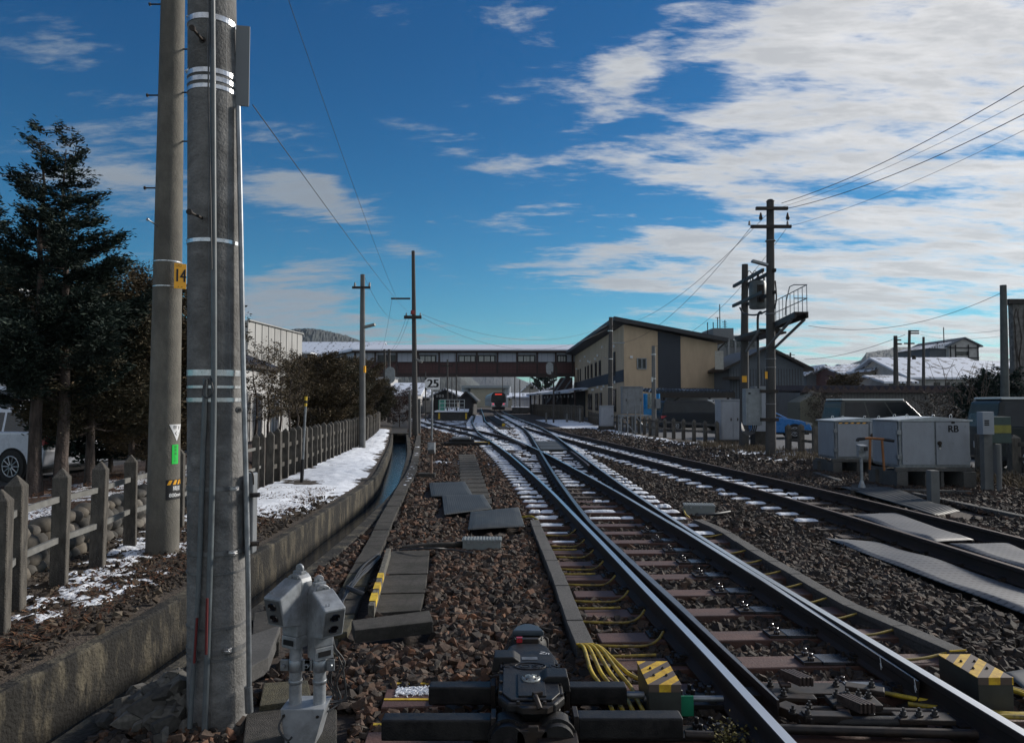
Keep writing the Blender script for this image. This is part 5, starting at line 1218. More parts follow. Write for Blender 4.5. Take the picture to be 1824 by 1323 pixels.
def cabinet(label, px0, px1, pyt, pyb, Y, depth=.5, m=None, plinth=True, door=True, split=None, name='equipment_cabinet', roofh=.05):
    m = m or M_whitebox; x0, x1 = X_(px0, Y), X_(px1, Y); zt, zb = Z_(pyt, Y), Z_(pyb, Y)
    T = thing(name, ((x0 + x1) / 2, Y, max(0, zb) if not plinth else 0), label, 'cabinet')
    b = MB(); b.bx(x0, x1, Y, Y + depth, zb, zt - roofh); b.build('case', m, T, bevel=.008)
    b = MB(); b.bx(x0 - .03, x1 + .03, Y - .05, Y + depth + .03, zt - roofh + .002, zt); b.build('roof', m, T, bevel=.008)
    if door:
        xs = [x0 + .03] + ([X_(split, Y)] if split else []) + [x1 - .03]
        for a, c in zip(xs[:-1], xs[1:]):
            b = MB(); b.bx(a + .008, c - .008, Y - .018, Y - .002, zb + .05, zt - roofh - .04); d = b.build('door', m, T, bevel=.004)
            b = MB(); b.bx(c - .10, c - .06, Y - .045, Y - .018, (zb + zt) / 2 - .06, (zb + zt) / 2 + .06); b.build('handle', M_dark, d)
    if plinth: b = MB(); b.bx(x0 - .05, x1 + .05, Y - .05, Y + depth + .05, -.1, zb); b.build('plinth', M_slab, T, bevel=.01)
    return T
cabinet('small pale cabinet on a low block at the edge of the snowy ballast', 1069, 1093, 722, 759, 47, .6)
T = cabinet('tall grey cabinet standing on a steel frame in front of the beige building', 1109, 1145, 688, 737, 40, .7, M_boxgrey, plinth=False, split=1118)
xa, xb = X_(1106, 40), X_(1156, 40); zt = Z_(739, 40)
for x in (xa, (xa + xb) / 2, xb):
    for y in (39.9, 40.8): b = MB(); b.bx(x - .04, x + .04, y, y + .08, -.1, zt - .081); b.build('leg', M_galv, T)
b = MB(); b.bx(xa - .04, xb + .04, 39.9, 40.88, zt - .08, zt); b.build('support_frame', M_galv, T)
for p_, q_ in (((xa, 39.85, zt - .05), ((xa + xb) / 2, 39.85, 0)), ((xb, 39.85, 0), ((xa + xb) / 2, 39.85, zt - .05))): b = MB(); b.cyl(p_, q_, .03); b.build('brace', M_galv, T)
for x in (1118, 1132, 1141): b = MB(); b.bx(X_(x, 39.6) - .03, X_(x, 39.6) + .03, 39.6, 39.66, -.05, Z_(720, 39.6)); b.build('support_post', M_galv, T)
cabinet('tall white cabinet between the black minivan and the twin poles', 1284, 1318, 711, 783, 30.5, .9, split=1305)
cabinet('pale cabinet half hidden behind the front twin pole', 1346, 1372, 688, 768, 27.5, .5, door=False)

# ------------------------------------------------------------------ relay cabinets
def relay(px_l, px_c, px_r, pyt, pyb, Y, label, split, letters=None, stripes=False, handle=None):
    c = at(px_c, 720, Y); zt = Z_(pyt + 6, Y); zb = Z_(pyb, Y); xr = X_(px_r, Y); dl = 1.05; Yl = Y + .95; xl = X_(px_l, Yl)
    T = thing('relay_cabinet', (c.x, Y, 0), label, 'cabinet')
    base = [(c.x, Y), (xr, Y), (xr - (c.x - xl), Yl), (xl, Yl)]
    b = MB(); b.prism([(x, y, zb) for x, y in base], (0, 0, zt - zb)); b.build('case', M_galv, T, bevel=.006)
    # slightly pitched lid
    xm = (c.x + xr) / 2; b = MB(); ov = .04
    b.prism([(c.x - ov, Y - ov, zt + .004), (xm, Y - ov, zt + .07), (xr + ov, Y - ov, zt + .004), (xr + ov, Y - ov, zt - .025), (c.x - ov, Y - ov, zt - .025)], (xl - c.x, Yl - Y + 2 * ov, 0)); b.build('lid', mat('zinc_lid', (.36, .39, .42), .35, .5, var=.2, scale=6), T, bevel=.004)
    b = MB()
    for fx in (.12, .30, .68, .93):
        x = c.x + (xr - c.x) * fx - .1; b.tube([(x - .022, Y + .3, zt + .04), (x - .025, Y + .3, zt + .09), (x, Y + .3, zt + .11), (x + .025, Y + .3, zt + .09), (x + .022, Y + .3, zt + .04)], .007, 6, sub=3)
    b.build('lifting_ring', M_band, T)
    xs = X_(split, Y)
    for a, e in ((c.x + .05, xs - .02), (xs + .02, xr - .03)):
        b = MB(); b.bx(a, e, Y - .03, Y - .003, zb + .04, zt - .04); d = b.build('door', M_whitebox, T, bevel=.008)
        b = MB()
        for fx in (.12, .88):
            for fz in (.12, .86): b.cyl((a + (e - a) * fx, Y - .036, zb + (zt - zb) * fz), (a + (e - a) * fx, Y - .028, zb + (zt - zb) * fz), .012, n=8)
        b.cyl(((a + e) / 2, Y - .036, (zb + zt) / 2), ((a + e) / 2, Y - .028, (zb + zt) / 2), .012, n=8); b.build('rivet', M_galv, d)
    b = MB(); v = Vector((xl - c.x, Yl - Y, 0)); o = Vector((c.x, Y, 0)); nrm = Vector((-v.y, v.x, 0)).normalized() * .02
    b.prism([o + v * .05 + nrm + Vector((0, 0, zb + .04)), o + v * .95 + nrm + Vector((0, 0, zb + .04)), o + v * .95 + nrm + Vector((0, 0, zt - .04)), o + v * .05 + nrm + Vector((0, 0, zt - .04))], -nrm * .8); b.build('side_door', M_whitebox, T, bevel=.005)
    b = MB()
    for z in (zb + .2, zt - .25): b.bx(c.x - .06, c.x + .03, Y - .05, Y + .03, z - .045, z + .045)
    b.build('hinge', M_galv, T, bevel=.005)
    if letters:
        b = MB(); text_flat(b, letters, .20, frame_M((X_(1695, Y), Y - .034, Z_(764, Y)), (1, 0, 0), (0, 0, 1)), sx=.95, bold=.006); b.build('lettering', M_ink, T)
        b = MB(); b.bx(X_(1692, Y), X_(1698, Y), Y - .038, Y - .031, Z_(754, Y), Z_(750, Y)); b.build('name_plate', M_ink, T)
    if handle:
        b = MB(); hx = X_(handle[0], Y); hz = Z_(handle[1], Y); b.cyl((hx, Y - .05, hz), (hx, Y - .03, hz), .045, n=16); b.bx(hx - .02, hx + .02, Y - .07, Y - .045, hz - .08, hz); b.build('handle', M_dark, T, bevel=.004)
        b = MB(); b.cyl((hx, Y - .06, hz - .10), (hx, Y - .04, hz - .10), .022, n=10); b.build('padlock', M_band, T)
    if stripes:
        a, e = c.x + .06, xs - .03; n = 5; b = MB(); b.bx(a, e, Y - .036, Y - .031, zt - .075, zt - .045, 0)
        for k in range(n): x = a + (e - a) * k / n; b.prism([(x, Y - .037, zt - .075), (x + (e - a) / n * .5, Y - .037, zt - .075), (x + (e - a) / n * .75, Y - .037, zt - .045), (x + (e - a) / n * .25, Y - .037, zt - .045)], (0, -.002, 0), 1)
        b.build('warning_tape', [M_ink, M_orange], T)
    # plinth of precast blocks
    b = MB(); b.bx(c.x - .12, xr + .0, Y - .06, Y + .0, zb - .09, zb - .02); b.bx(c.x - .12, c.x + .10, Y - .12, Y + .95, -.05, zb - .095); b.bx(xr - .22, xr + .03, Y - .12, Y + .95, -.05, zb - .095); b.bx(c.x + .5, c.x + .58, Y - .02, Y + .95, -.05, zb - .095); b.bx(xr - .62, xr - .56, Y - .02, Y + .95, -.05, zb - .095)
    b.bx(xl - .05, c.x - .125, Y + .25, Y + .95, -.05, zb - .05); b.bx(c.x - .2, xr - .1, Y + .6, Y + .9, -.05, zb - .10); b.build('plinth', M_duct, T, bevel=.01)
    b = MB(); b.bx(c.x - .05, xr, Y + .02, Y + .9, zb - .018, zb - .001); b.build('sill', M_galv, T)
    return T
relay(1553, 1600, 1726, 742, 831, 14.9, 'nearer white relay cabinet lettered RB on concrete blocks', 1663, 'RB', handle=(1670, 789))
relay(1456, 1487, 1590, 743, 816, 17.9, 'farther white relay cabinet with a yellow and black warning tape along its door top', 1546, None, True, (1551, 775))
# orange handrail between the cabinets
Th = thing('orange_handrail', at(1560, 815, 16.6), 'orange handrail with black grips between the two relay cabinets', 'handrail'); Th.location.z = 0; WL[Th.name] = Vector(Th.location)
Yh = 14.6
b = MB(); b.tube([at(1532, 782, Yh), at(1548, 780, Yh), at(1575, 782, Yh), at(1582, 784, Yh)], .026, 10); b.cyl(at(1550, 782, Yh), at(1549, 836, Yh), .024, n=10); b.cyl(at(1571, 784, Yh), at(1575, 838, Yh), .024, n=10); b.build('frame', M_orangeP, Th)
b = MB(); b.tube([at(1527, 786, Yh), at(1529, 782, Yh), at(1540, 781, Yh)], .032, 10, sub=3); b.build('grip', M_ink, Th); b = MB(); b.tube([at(1574, 782.5, Yh), at(1592, 785, Yh)], .032, 10); b.build('grip', M_ink, Th)
# sensor on slab in front
Ts = thing('lineside_lamp', at(1535, 860, 13.9), 'small white lamp head on a white post standing on a slab before the relay cabinets', 'signal lamp'); Ts.location.z = 0; WL[Ts.name] = Vector(Ts.location)
Yt = 14.2; p = at(1535, 856, Yt)
b = MB(); b.cyl((p.x, Yt, .05), (p.x, Yt, Z_(815, Yt)), .028, n=12); b.cyl((p.x, Yt, .06), (p.x, Yt, .2), .075, .03, 8); b.build('post', M_lamp, Ts)
b = MB(); b.bx(p.x - .07, p.x + .05, Yt - .05, Yt + .06, Z_(814, Yt), Z_(806, Yt)); b.prism([(p.x - .08, Yt + .05, Z_(791, Yt)), (p.x - .08, Yt + .05, Z_(806, Yt)), (p.x - .08, Yt - .08, Z_(806, Yt)), (p.x - .08, Yt - .14, Z_(793, Yt))], (.15, 0, 0)); b.build('lamp_case', M_lamp, Ts, bevel=.012)
b = MB(); b.bx(p.x + .0, p.x + .06, Yt - .145, Yt - .12, Z_(802, Yt), Z_(795, Yt)); b.build('lens', M_ink, Ts)
slab([(1517, 862), (1562, 862), (1566, 873), (1515, 873)], .06, .14, M_slab, label='dark slab under the white lamp post before the relay cabinets')
# meter box on its pole, green hexagonal board
Tg = thing('meter_post', at(1758, 880, 14.2), 'weathered post carrying a white meter box with an orange beacon', 'meter post'); Tg.location.z = 0; WL[Tg.name] = Vector(Tg.location)
Yg = 14.3; p = at(1763, 880, Yg)
b = MB(); b.bx(p.x - .085, p.x + .085, Yg, Yg + .14, -.1, Z_(745, Yg)); b.build('post', M_poleM, Tg, bevel=.01); b = MB(); b.cyl((X_(1749, Yg + .3), Yg + .3, -.1), (X_(1749, Yg + .3), Yg + .3, Z_(770, Yg)), .05); b.cyl((X_(1776, Yg - .1), Yg - .1, -.1), (X_(1775, Yg - .1), Yg - .1, Z_(790, Yg)), .045, n=12); b.build('side_post', M_poleM, Tg)
b = MB(); b.bx(X_(1738, Yg), X_(1758, Yg), Yg - .2, Yg - .01, Z_(773, Yg), Z_(733, Yg)); mb_ = b.build('meter_box', M_whitebox, Tg, bevel=.01)
b = MB()
for k in range(3): b.bx(X_(1738, Yg) + .03, X_(1738, Yg) + .12, Yg - .205, Yg - .201, Z_(750 + k * 3.6, Yg), Z_(747.5 + k * 3.6, Yg))
b.build('vent_slot', M_ink, mb_)
b = MB(); b.cyl((X_(1762, Yg), Yg - .05, Z_(743, Yg)), (X_(1762, Yg), Yg - .05, Z_(733.5, Yg)), .04, n=14); b.build('beacon', M_orange, Tg)
Tn = thing('green_board_box', (X_(1782, 15.6), 15.6, 0), 'dark green box with a yellow band standing on a post before the black van', 'sign box')
b = MB(); b.bx(X_(1764, 15.6), X_(1800, 15.6), 15.6, 15.9, Z_(789, 15.6), Z_(742, 15.6)); b.build('case', mat('dark_green', (.03, .055, .05), .5), Tn, bevel=.01)
b = MB(); b.bx(X_(1766, 15.6), X_(1799, 15.6), 15.585, 15.597, Z_(771, 15.6), Z_(757, 15.6)); b.build('yellow_band', mat('olive_yellow', (.20, .19, .03), .5), Tn)
b = MB(); b.bx(X_(1780, 15.6) - .06, X_(1780, 15.6) + .06, 15.65, 15.8, -.05, Z_(789, 15.6)); b.build('post', M_poleM, Tn)
b = MB(); p = at(1667, 891, 12.6); b.bx(p.x - .075, p.x + .075, 12.6, 12.75, -.1, Z_(838, 12.6)); b.build('concrete_stub_post', M_poleM, bevel=.01, label='short square concrete stub post in front of the RB cabinet', cat='post')
for (a_, c_, lb) in (((1628, 880), (1860, 930), 'long pale concrete edging strip running past the stub post'), ((1560, 873), (1730, 877), 'short pale concrete edging at the foot of the RB cabinet'), ((1452, 843), (1500, 858), 'pale edging strip at the foot of the farther relay cabinet')):
    A = G(*a_, .0); Cc = G(*c_, .0); d = Cc - A; b = MB(); b.box((A + Cc) / 2 + Vector((0, 0, -.0)), (d.length, .12, .07), math.atan2(d.y, d.x)); b.build('kerb_strip', M_duct, bevel=.01, label=lb, cat='kerb')

# ------------------------------------------------------------------ twin transformer poles
YP, YQ = 24.3, 27.6
TP, a, c = upole(1373, 808, 1372, 359, YP, 18, 13, 'tall front pole of the pair, carrying two crossarms and the service platform', M_poleD)
b = MB(); b.cyl(c, c + Vector((0, 0, .06)), .14, .09, 16); b.build('pole_cap', M_dark, TP)
crossarm(TP, 1342, 1398, 375, YP, .10, .11, pins=()); crossarm(TP, 1333, 1404, 407, YP, .10, .11, pins=(1335, 1403))
b = MB()
for px in (1355, 1403): q = at(px, 379, YP - .25); b.cyl(q, q - Vector((0, 0, .16)), .025, .06, 8); b.cyl(q - Vector((0, 0, .16)), q - Vector((0, 0, .24)), .07, .05, 8)
b.build('insulator', M_dark, TP)
TQ, a2, c2 = upole(1325, 795, 1327, 471, YQ, 17, 11, 'shorter rear pole of the pair, left of the transformer', M_poleD)
b = MB()
for py in (795 - 140, 560, 430, 640, 720): q = at(1372.5, py, YP); b.cyl(q, q + Vector((0, 0, .03)), .172, n=18)
b.build('band', M_bandD, TP)
b = MB(); q = at(1326, 675, YQ - .18); b.box(q, (.18, .02, .24)); b.build('orange_plate', M_orange, TQ); b = MB(); q = at(1365, 668, YP - .16); b.box(q, (.08, .02, .24)); b.build('orange_plate', M_orange, TP)
TT = thing('pole_transformer', at(1349, 550, 26), 'finned grey transformer can hung between the twin poles', 'transformer')
q = at(1350, 550, 26); z1 = Z_(501, 26); b = MB(); b.lathe((q.x, 26, q.z), [(.26, 0), (.30, .03), (.30, z1 - q.z - .08), (.27, z1 - q.z - .04), (.27, z1 - q.z)], 22); b.build('tank', mat('transformer_grey', (.10, .115, .12), .5), TT)
b = MB()
for k in range(5): t = -1.9 + k * .14; b.box((q.x + .33 * math.cos(t), 26 + .33 * math.sin(t), q.z + .5), (.10, .035, .62), t)
b.build('cooling_fin', M_dark, TT)
b = MB()
for dx in (-.2, 0, .2): b.cyl((q.x + dx, 25.9, z1), (q.x + dx, 25.9, z1 + .22), .03, n=8); b.tube([(q.x + dx, 25.9, z1 + .2), (q.x + dx - .15, 25.9, z1 + .35), (q.x + dx - .3, 26, z1 - .1), (q.x + dx - .35, 26.1, z1 - .5)], .015, 6, sub=4)
b.build('bushing', M_dark, TT)
# beams joining the poles carry the transformer
TB = thing('beam_frame', (q.x, 26, 0), 'two slanting steel beams and a walkway joining the twin poles', 'frame')
TB.location = at(1345, 590, 26); WL[TB.name] = Vector(TB.location)
for (pa, pb_, w) in (((1316, 510), (1370, 481), .11), ((1315, 545), (1370, 520), .11)):
    b = MB(); A = at(*pa, YQ + .4); B_ = at(*pb_, YP - .25)
    for o in (-.2, .2): d = Vector((o, 0, 0)); dd = B_ - A; b.box((A + B_) / 2 + d, (w * .7, dd.length, w), math.atan2(dd.y, dd.x) - math.pi / 2, rx=math.asin(dd.z / dd.length))
    b.build('beam', M_dark, TB)
b = MB(); zp = Z_(579, YP); b.bx(X_(1316, YQ), X_(1326, YQ) + .5, YP + .3, YQ + .3, zp - .25, zp - .18); b.build('beam', M_dark, TB)
zd = Z_(577, YP); y0_, y1_ = 21.4, 24.9
def ex(y, s_): f = (y - y0_) / (y1_ - y0_); return (8.32 + (8.80 - 8.32) * f) if s_ < 0 else (8.73 + (9.04 - 8.73) * f)
def dk(o0, o1, z0, h): return MB().prism([(ex(y0_, -1) + o0, y0_, z0), (ex(y0_, 1) + o1, y0_, z0), (ex(y1_, 1) + o1, y1_, z0), (ex(y1_, -1) + o0, y1_, z0)], (0, 0, h))
dk(0, 0, zd, .05).build('platform_deck', M_dark, TB)
MB().prism([(ex(y0_, 1) - .06, y0_, zd - .13), (ex(y0_, 1), y0_, zd - .13), (ex(y1_, 1), y1_, zd - .13), (ex(y1_, 1) - .06, y1_, zd - .13)], (0, 0, .128)).build('deck_joist', M_dark, TB)
MB().prism([(ex(y0_, -1), y0_, zd - .13), (ex(y0_, -1) + .06, y0_, zd - .13), (ex(y1_, -1) + .06, y1_, zd - .13), (ex(y1_, -1), y1_, zd - .13)], (0, 0, .128)).build('deck_joist', M_dark, TB)
b = MB(); b.bx(8.35, 9.1, 24.5, 24.6, zd - .24, zd - .132); b.bx(8.42, 8.5, 24.55, 27.5, zd - .24, zd - .132); b.build('cross_beam', M_dark, TB)
for s_ in (-1, 1): b = MB(); b.cyl((ex(21.8, s_), 21.8, zd - .14), (8.60 + s_ * .13, YP - .1, Z_(620, YP)), .045, n=8); b.build('brace', M_poleM, TB)
b = MB(); b.cyl((X_(1362, YP), YP + .4, Z_(585, YP)), (X_(1330, YQ), YQ, Z_(628, YQ)), .05, n=8); b.build('brace', M_poleM, TB)
b = MB(); zr = zd + .05
for k in range(9): y = y0_ + .03 + k * .42; b.cyl((ex(y, 1) - .03, y, zr), (ex(y, 1) - .03, y, zr + .80), .013, n=6)
for hh in (.40, .80): b.cyl((ex(y0_, 1) - .03, y0_, zr + hh), (ex(y1_, 1) - .03, y1_, zr + hh), .015, n=6); b.cyl((ex(y0_, -1), y0_ + .02, zr + hh), (ex(y0_, 1) - .03, y0_ + .02, zr + hh), .015, n=6)
b.tube([(ex(y0_, -1), y0_ + .02, zr + .8), (ex(y0_, -1) + .02, y0_ + .4, zr + .8), (ex(y0_, -1) + .06, y0_ + .8, zr + .4), (ex(y0_, -1) + .1, y0_ + 1.0, zr)], .015, 6)
b.build('railing', M_galv, TB)
b = MB(); A = at(1342, 464, YP - .4); B_ = at(1364, 473, YP - .2); b.box((A + B_) / 2, ((B_ - A).length, .2, .08), 0, ry=math.atan2(A.z - B_.z, B_.x - A.x)); b.build('lamp_head', M_galv, TP, bevel=.01)
b = MB(); b.tube([at(1318, 548, 27), at(1325, 558, 26.5), at(1345, 561, 25.5), at(1366, 554, 24.5)], .03, 8, sub=4); b.tube([at(1352, 758, 26), at(1351, 700, 26), at(1350, 600, 26), at(1350, 565, 26), at(1354, 556, 26), at(1358, 559, 26)], .045, 8, sub=4); b.tube([at(1381, 500, YP - .1), at(1383, 530, YP - .1), at(1380, 550, YP - .1)], .025, 6, sub=4); b.build('pole_cable', M_cab, TB)
Tc = thing('pole_cabinet', at(1340, 757, 24.6), 'pale control cabinet strapped to the front twin pole with cables looping below it', 'cabinet')
b = MB(); b.bx(X_(1327, 24.6), X_(1355, 24.6), 24.5, 24.9, Z_(757, 24.6), Z_(692, 24.6)); b.build('case', mat('cab_grey', (.20, .225, .24), .5), Tc, bevel=.01)
b = MB(); b.bx(X_(1330, 24.6), X_(1353, 24.6), 24.48, 24.498, Z_(753, 24.6), Z_(696, 24.6)); b.build('door', mat('cab_door', (.215, .24, .255), .5), Tc, bevel=.005); b = MB(); b.bx(X_(1331, 24.6), X_(1335, 24.6), 24.465, 24.479, Z_(702, 24.6), Z_(699, 24.6)); b.build('label_plate', M_ink, Tc)
b = MB()
for k in range(5): b.tube([at(1332 + k * 4, 757, 24.7), at(1332 + k * 3, 765 + k, 24.7), at(1322 + k * 2, 768 + k * 1.5, 25.5), at(1320, 752, 26.8)], .022, 6, sub=4)
b.build('cable_loops', M_cab, Tc)
b = MB()
for py in (697, 747): b.bx(X_(1352, 24.2), X_(1384, 24.2), 24.05, 24.12, Z_(py + 3, 24.2), Z_(py - 3, 24.2))
b.build('bracket', M_dark, TP)

# right edge tall things
T, a, c = upole(1790, 715, 1787, 508, 21, 14, 10.5, 'thick dark pole just left of the ivy-clad tower at the right edge', mat('pole_grey_green', (.075, .085, .085), .9, var=.2))
TI = thing('ivy_tower', (X_(1850, 26), 26, 0), 'dry creeper-covered pale tower with a dark cap at the right edge', 'tower')
b = MB(); b.bx(X_(1809, 26), X_(1890, 26), 26, 26.25, 0, Z_(541, 26)); b.build('wall', mat('tower_wall', (.15, .145, .14), .9, var=.3, scale=5, stain=(.06, .055, .05), stscale=6, stamt=.7), TI)
b = MB(); b.bx(X_(1799, 26), X_(1900, 26), 25.9, 26.35, Z_(542, 26) + .01, Z_(533, 26)); b.build('cap', M_dark, TI)
b = MB(); r_ = random.Random(5)
for k in range(26):
    x = X_(1811 + r_.uniform(0, 60), 26); pts = []; z = .5
    while z < Z_(548, 26): pts.append((x, 25.985, z)); x += r_.uniform(-.10, .10); x = max(x, X_(1810, 26)); z += .35
    b.tube(pts, [.018 - .012 * i / len(pts) for i in range(len(pts))], 4)
b.build('creeper', mat('creeper', (.03, .022, .018), .95), TI)

# ================================================================== cars
def car(name, loc, heading, body, glass, wheels, W, col, label, tail=True, plate=True, roof_sheen=None, cat='car', roof_in=.13, extras=None, wr=.32):
    """body / glass: side silhouettes (x forward, z up); heading: angle of +x"""
    T = thing(name, loc, label, cat); M = Matrix.Translation(loc) @ Matrix.Rotation(heading, 4, 'Z')
    dk_ = max(col) < .1; pm = mat(name + '_paint', col, .35 if dk_ else .28, .0, var=.03, spec=.25 if dk_ else .6, coat=.08 if dk_ else .6); rm = mat(name + '_roof', roof_sheen, .3, var=.04, coat=.5) if roof_sheen else pm
    def P(x, y, z): return M @ Vector((x, y, z))
    b = MB(); n = len(body); hw = W / 2
    secs = [(-hw, .90, .03), (-hw + .0, 1, 0), (hw, 1, 0)]
    vs = []; ys = [(-hw + .06, .97), (-hw, 1.0), (hw, 1.0), (hw - .06, .97)]
    cx = sum(p[0] for p in body) / n; cz = sum(p[1] for p in body) / n
    ys = [(-hw + .05, .975), (-hw, .955), (hw, .955), (hw - .05, .975)]
    b.prism([P(x, -hw, z) for x, z in body], M.to_3x3() @ Vector((0, W, 0)))
    bo = b.build('body', pm, T, bevel=.055, seg=3)
    # greenhouse, leaning in towards the roof
    zb = min(z for x, z in glass); zt = max(z for x, z in glass); g = len(glass)
    def gy(z): return hw - .06 - roof_in * (z - zb) / (zt - zb)
    b = MB(); vs = [P(x, -gy(z), z) for x, z in glass] + [P(x, gy(z), z) for x, z in glass]
    b.add(vs, [tuple(range(g))[::-1], tuple(range(g, 2 * g))] + [(i, (i + 1) % g, g + (i + 1) % g, g + i) for i in range(g)])
    b.build('cabin', pm, T, bevel=.035, seg=3)
    if roof_sheen:  # pale panel: sky reflection on the roof put into its colour
        tx = [x for x, z in glass if z > zt - .02]; b = MB(); q = gy(zt) + .02
        vs = [(min(tx) - .10, -q, zt - .035), (max(tx) + .12, -q, zt - .035), (max(tx) + .12, q, zt - .035), (min(tx) - .10, q, zt - .035)]
        b.add([P(*v) for v in vs] + [P(x * .995, y * .93, z + .055) for x, y, z in vs], [(3, 2, 1, 0), (4, 5, 6, 7), (0, 1, 5, 4), (1, 2, 6, 5), (2, 3, 7, 6), (3, 0, 4, 7)]); b.build('roof', rm, T, bevel=.02)
    # side glass
    gx0 = min(x for x, z in glass); gx1 = max(x for x, z in glass)
    def inset(pts, k=.86): mx = sum(p[0] for p in pts) / len(pts); mz = sum(p[1] for p in pts) / len(pts); return [(mx + (x - mx) * k, mz + (z - mz) * (k - .08)) for x, z in pts]
    ins = inset(glass, .93)
    cuts = 3; zlo = zb + .05; zhi = zt - .10
    def xat(z, side):
        best = None
        for i in range(g):
            (xa, za), (xb, zb_) = glass[i], glass[(i + 1) % g]
            if min(za, zb_) <= z <= max(za, zb_) and abs(zb_ - za) > 1e-4:
                x = xa + (xb - xa) * (z - za) / (zb_ - za)
                if best is None or (side > 0 and x > best) or (side < 0 and x < best): best = x
        return best
    for s in (-1, 1):
        for k in range(cuts):
            f0, f1 = k / cuts, (k + 1) / cuts
            lo0, lo1 = xat(zlo, -1) + .10, xat(zlo, 1) - .10; hi0, hi1 = xat(zhi, -1) + .08, xat(zhi, 1) - .08
            q = [(lo0 + (lo1 - lo0) * f0 + .03, zlo), (lo0 + (lo1 - lo0) * f1 - .03, zlo), (hi0 + (hi1 - hi0) * f1 - .03, zhi), (hi0 + (hi1 - hi0) * f0 + .03, zhi)]
            b = MB(); b.prism([P(x, s * (gy(z) + .004), z) for x, z in q], M.to_3x3() @ Vector((0, -s * .02, 0))); b.build('window', glass_m, T)
    for s, nm in ((-1, 'rear_window'), (1, 'windscreen')):
        lo, hi = xat(zlo, s), xat(zhi, s); b = MB()
        q = [P(lo + s * .012, -(gy(zlo) - .10), zlo), P(lo + s * .012, gy(zlo) - .10, zlo), P(hi + s * .012, gy(zhi) - .08, zhi), P(hi + s * .012, -(gy(zhi) - .08), zhi)]
        b.add(q + [v + M.to_3x3() @ Vector((-s * .03, 0, 0)) for v in q], [(0, 1, 2, 3), (7, 6, 5, 4), (0, 4, 5, 1), (1, 5, 6, 2), (2, 6, 7, 3), (3, 7, 4, 0)]); b.build(nm, glass_m, T)
    for wx in wheels:
        for s in (-1, 1):
            c = P(wx, s * (hw - .085), wr); ax = (M.to_3x3() @ Vector((0, 1, 0)))
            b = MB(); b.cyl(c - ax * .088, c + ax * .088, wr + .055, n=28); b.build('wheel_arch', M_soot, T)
            b = MB(); b.cyl(c - ax * .108, c + ax * .108, wr, n=28); w = b.build('tyre', M_tyre, T, bevel=.02)
            b = MB(); o = ax * s * .111; b.cyl(c + o * .9, c + o, wr * .66, n=24, mi=1)
            rt = ax.cross(Vector((0, 0, 1)))
            for k in range(10):
                t = k * 2 * math.pi / 10; d = Vector((0, 0, 1)) * math.sin(t) + rt * math.cos(t); b.tube([c + o * 1.03 + d * .03, c + o * 1.04 + d * wr * .64], .014, 5)
            n_ = 24; b.tube([c + o * 1.02 + (Vector((0, 0, 1)) * math.sin(t) + rt * math.cos(t)) * wr * .64 for t in np.linspace(0, 2 * math.pi, 25)], .014, 6)
            b.build('rim', [M_rim, M_soot], w)
    xr = min(x for x, z in body)
    for s in (-1, 1):
        b = MB(); b.prism([P(xr - .01, s * (hw + .008), .92), P(xr + .34, s * (hw + .008), .90), P(xr + .05, s * (hw + .008), .74), P(xr - .01, s * (hw + .008), .76)], M.to_3x3() @ Vector((0, -s * .25, 0))); b.build('tail_light', M_red, T, bevel=.01)
        xf = max(x for x, z in body); b = MB(); b.prism([P(xf + .01, s * (hw - .02), .72), P(xf - .30, s * (hw + .006), .80), P(xf - .28, s * (hw + .006), .66), P(xf + .01, s * (hw - .02), .60)], M.to_3x3() @ Vector((0, -s * .2, 0))); b.build('headlight', mat('headlamp', (.35, .38, .4), .1, .3), T, bevel=.01)
    if plate:
        b = MB(); q = P(xr - .02, 0, .62); b.box(q, (.02, .33, .165), heading); b.build('number_plate', M_white, T)
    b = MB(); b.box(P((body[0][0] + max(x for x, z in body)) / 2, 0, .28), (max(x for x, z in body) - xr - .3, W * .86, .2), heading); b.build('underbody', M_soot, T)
    return T
glass_m = M_glass
HATCH = [(-2.05, .34), (-2.10, .62), (-2.04, .92), (-1.9, 1.02), (-1.2, 1.02), (.75, .98), (1.55, .86), (2.0, .70), (2.08, .45), (2.0, .26), (-1.9, .26)]
HATCHG = [(-1.97, .98), (-1.72, 1.30), (-1.45, 1.44), (-.8, 1.50), (.0, 1.48), (1.0, .96)]
VAN = [(-2.3, .32), (-2.34, .7), (-2.3, 1.12), (1.5, 1.08), (2.05, .92), (2.3, .62), (2.32, .4), (2.2, .26), (-2.2, .26)]
VANG = [(-2.28, 1.06), (-2.16, 1.70), (-2.0, 1.82), (.6, 1.82), (.85, 1.74), (1.65, 1.05)]
car('hatchback_car', Vector((-11.10, 15.9, .1)), math.pi - R(14), HATCH, HATCHG, (-1.30, 1.35), 1.76, (.52, .56, .64), 'white hatchback with a red tail light parked behind the big conifer trunks')
car('minivan', Vector((-15.4, 20.6, .1)), math.pi - R(6), [(x * 1.05, z * 1.08) for x, z in VAN], [(x * 1.05, z * 1.12) for x, z in VANG], (-1.5, 1.5), 1.8, (.50, .55, .63), 'tall white minivan parked beyond the white hatchback', cat='van')
car('estate_car', Vector((-12.2, 21.2, .1)), math.pi + R(8), HATCH, HATCHG, (-1.30, 1.35), 1.7, (.50, .54, .60), 'white car seen only through the conifer branches, right of the hatchback')
glass_m = M_glassB
car('black_minivan', at(1238, 750, 45) * 1.0, R(4), VAN, VANG, (-1.5, 1.5), 1.8, (.010, .012, .016), 'black minivan parked under the corrugated carport', cat='van').location.z = 0
for o in scene.collection.objects:
    pass
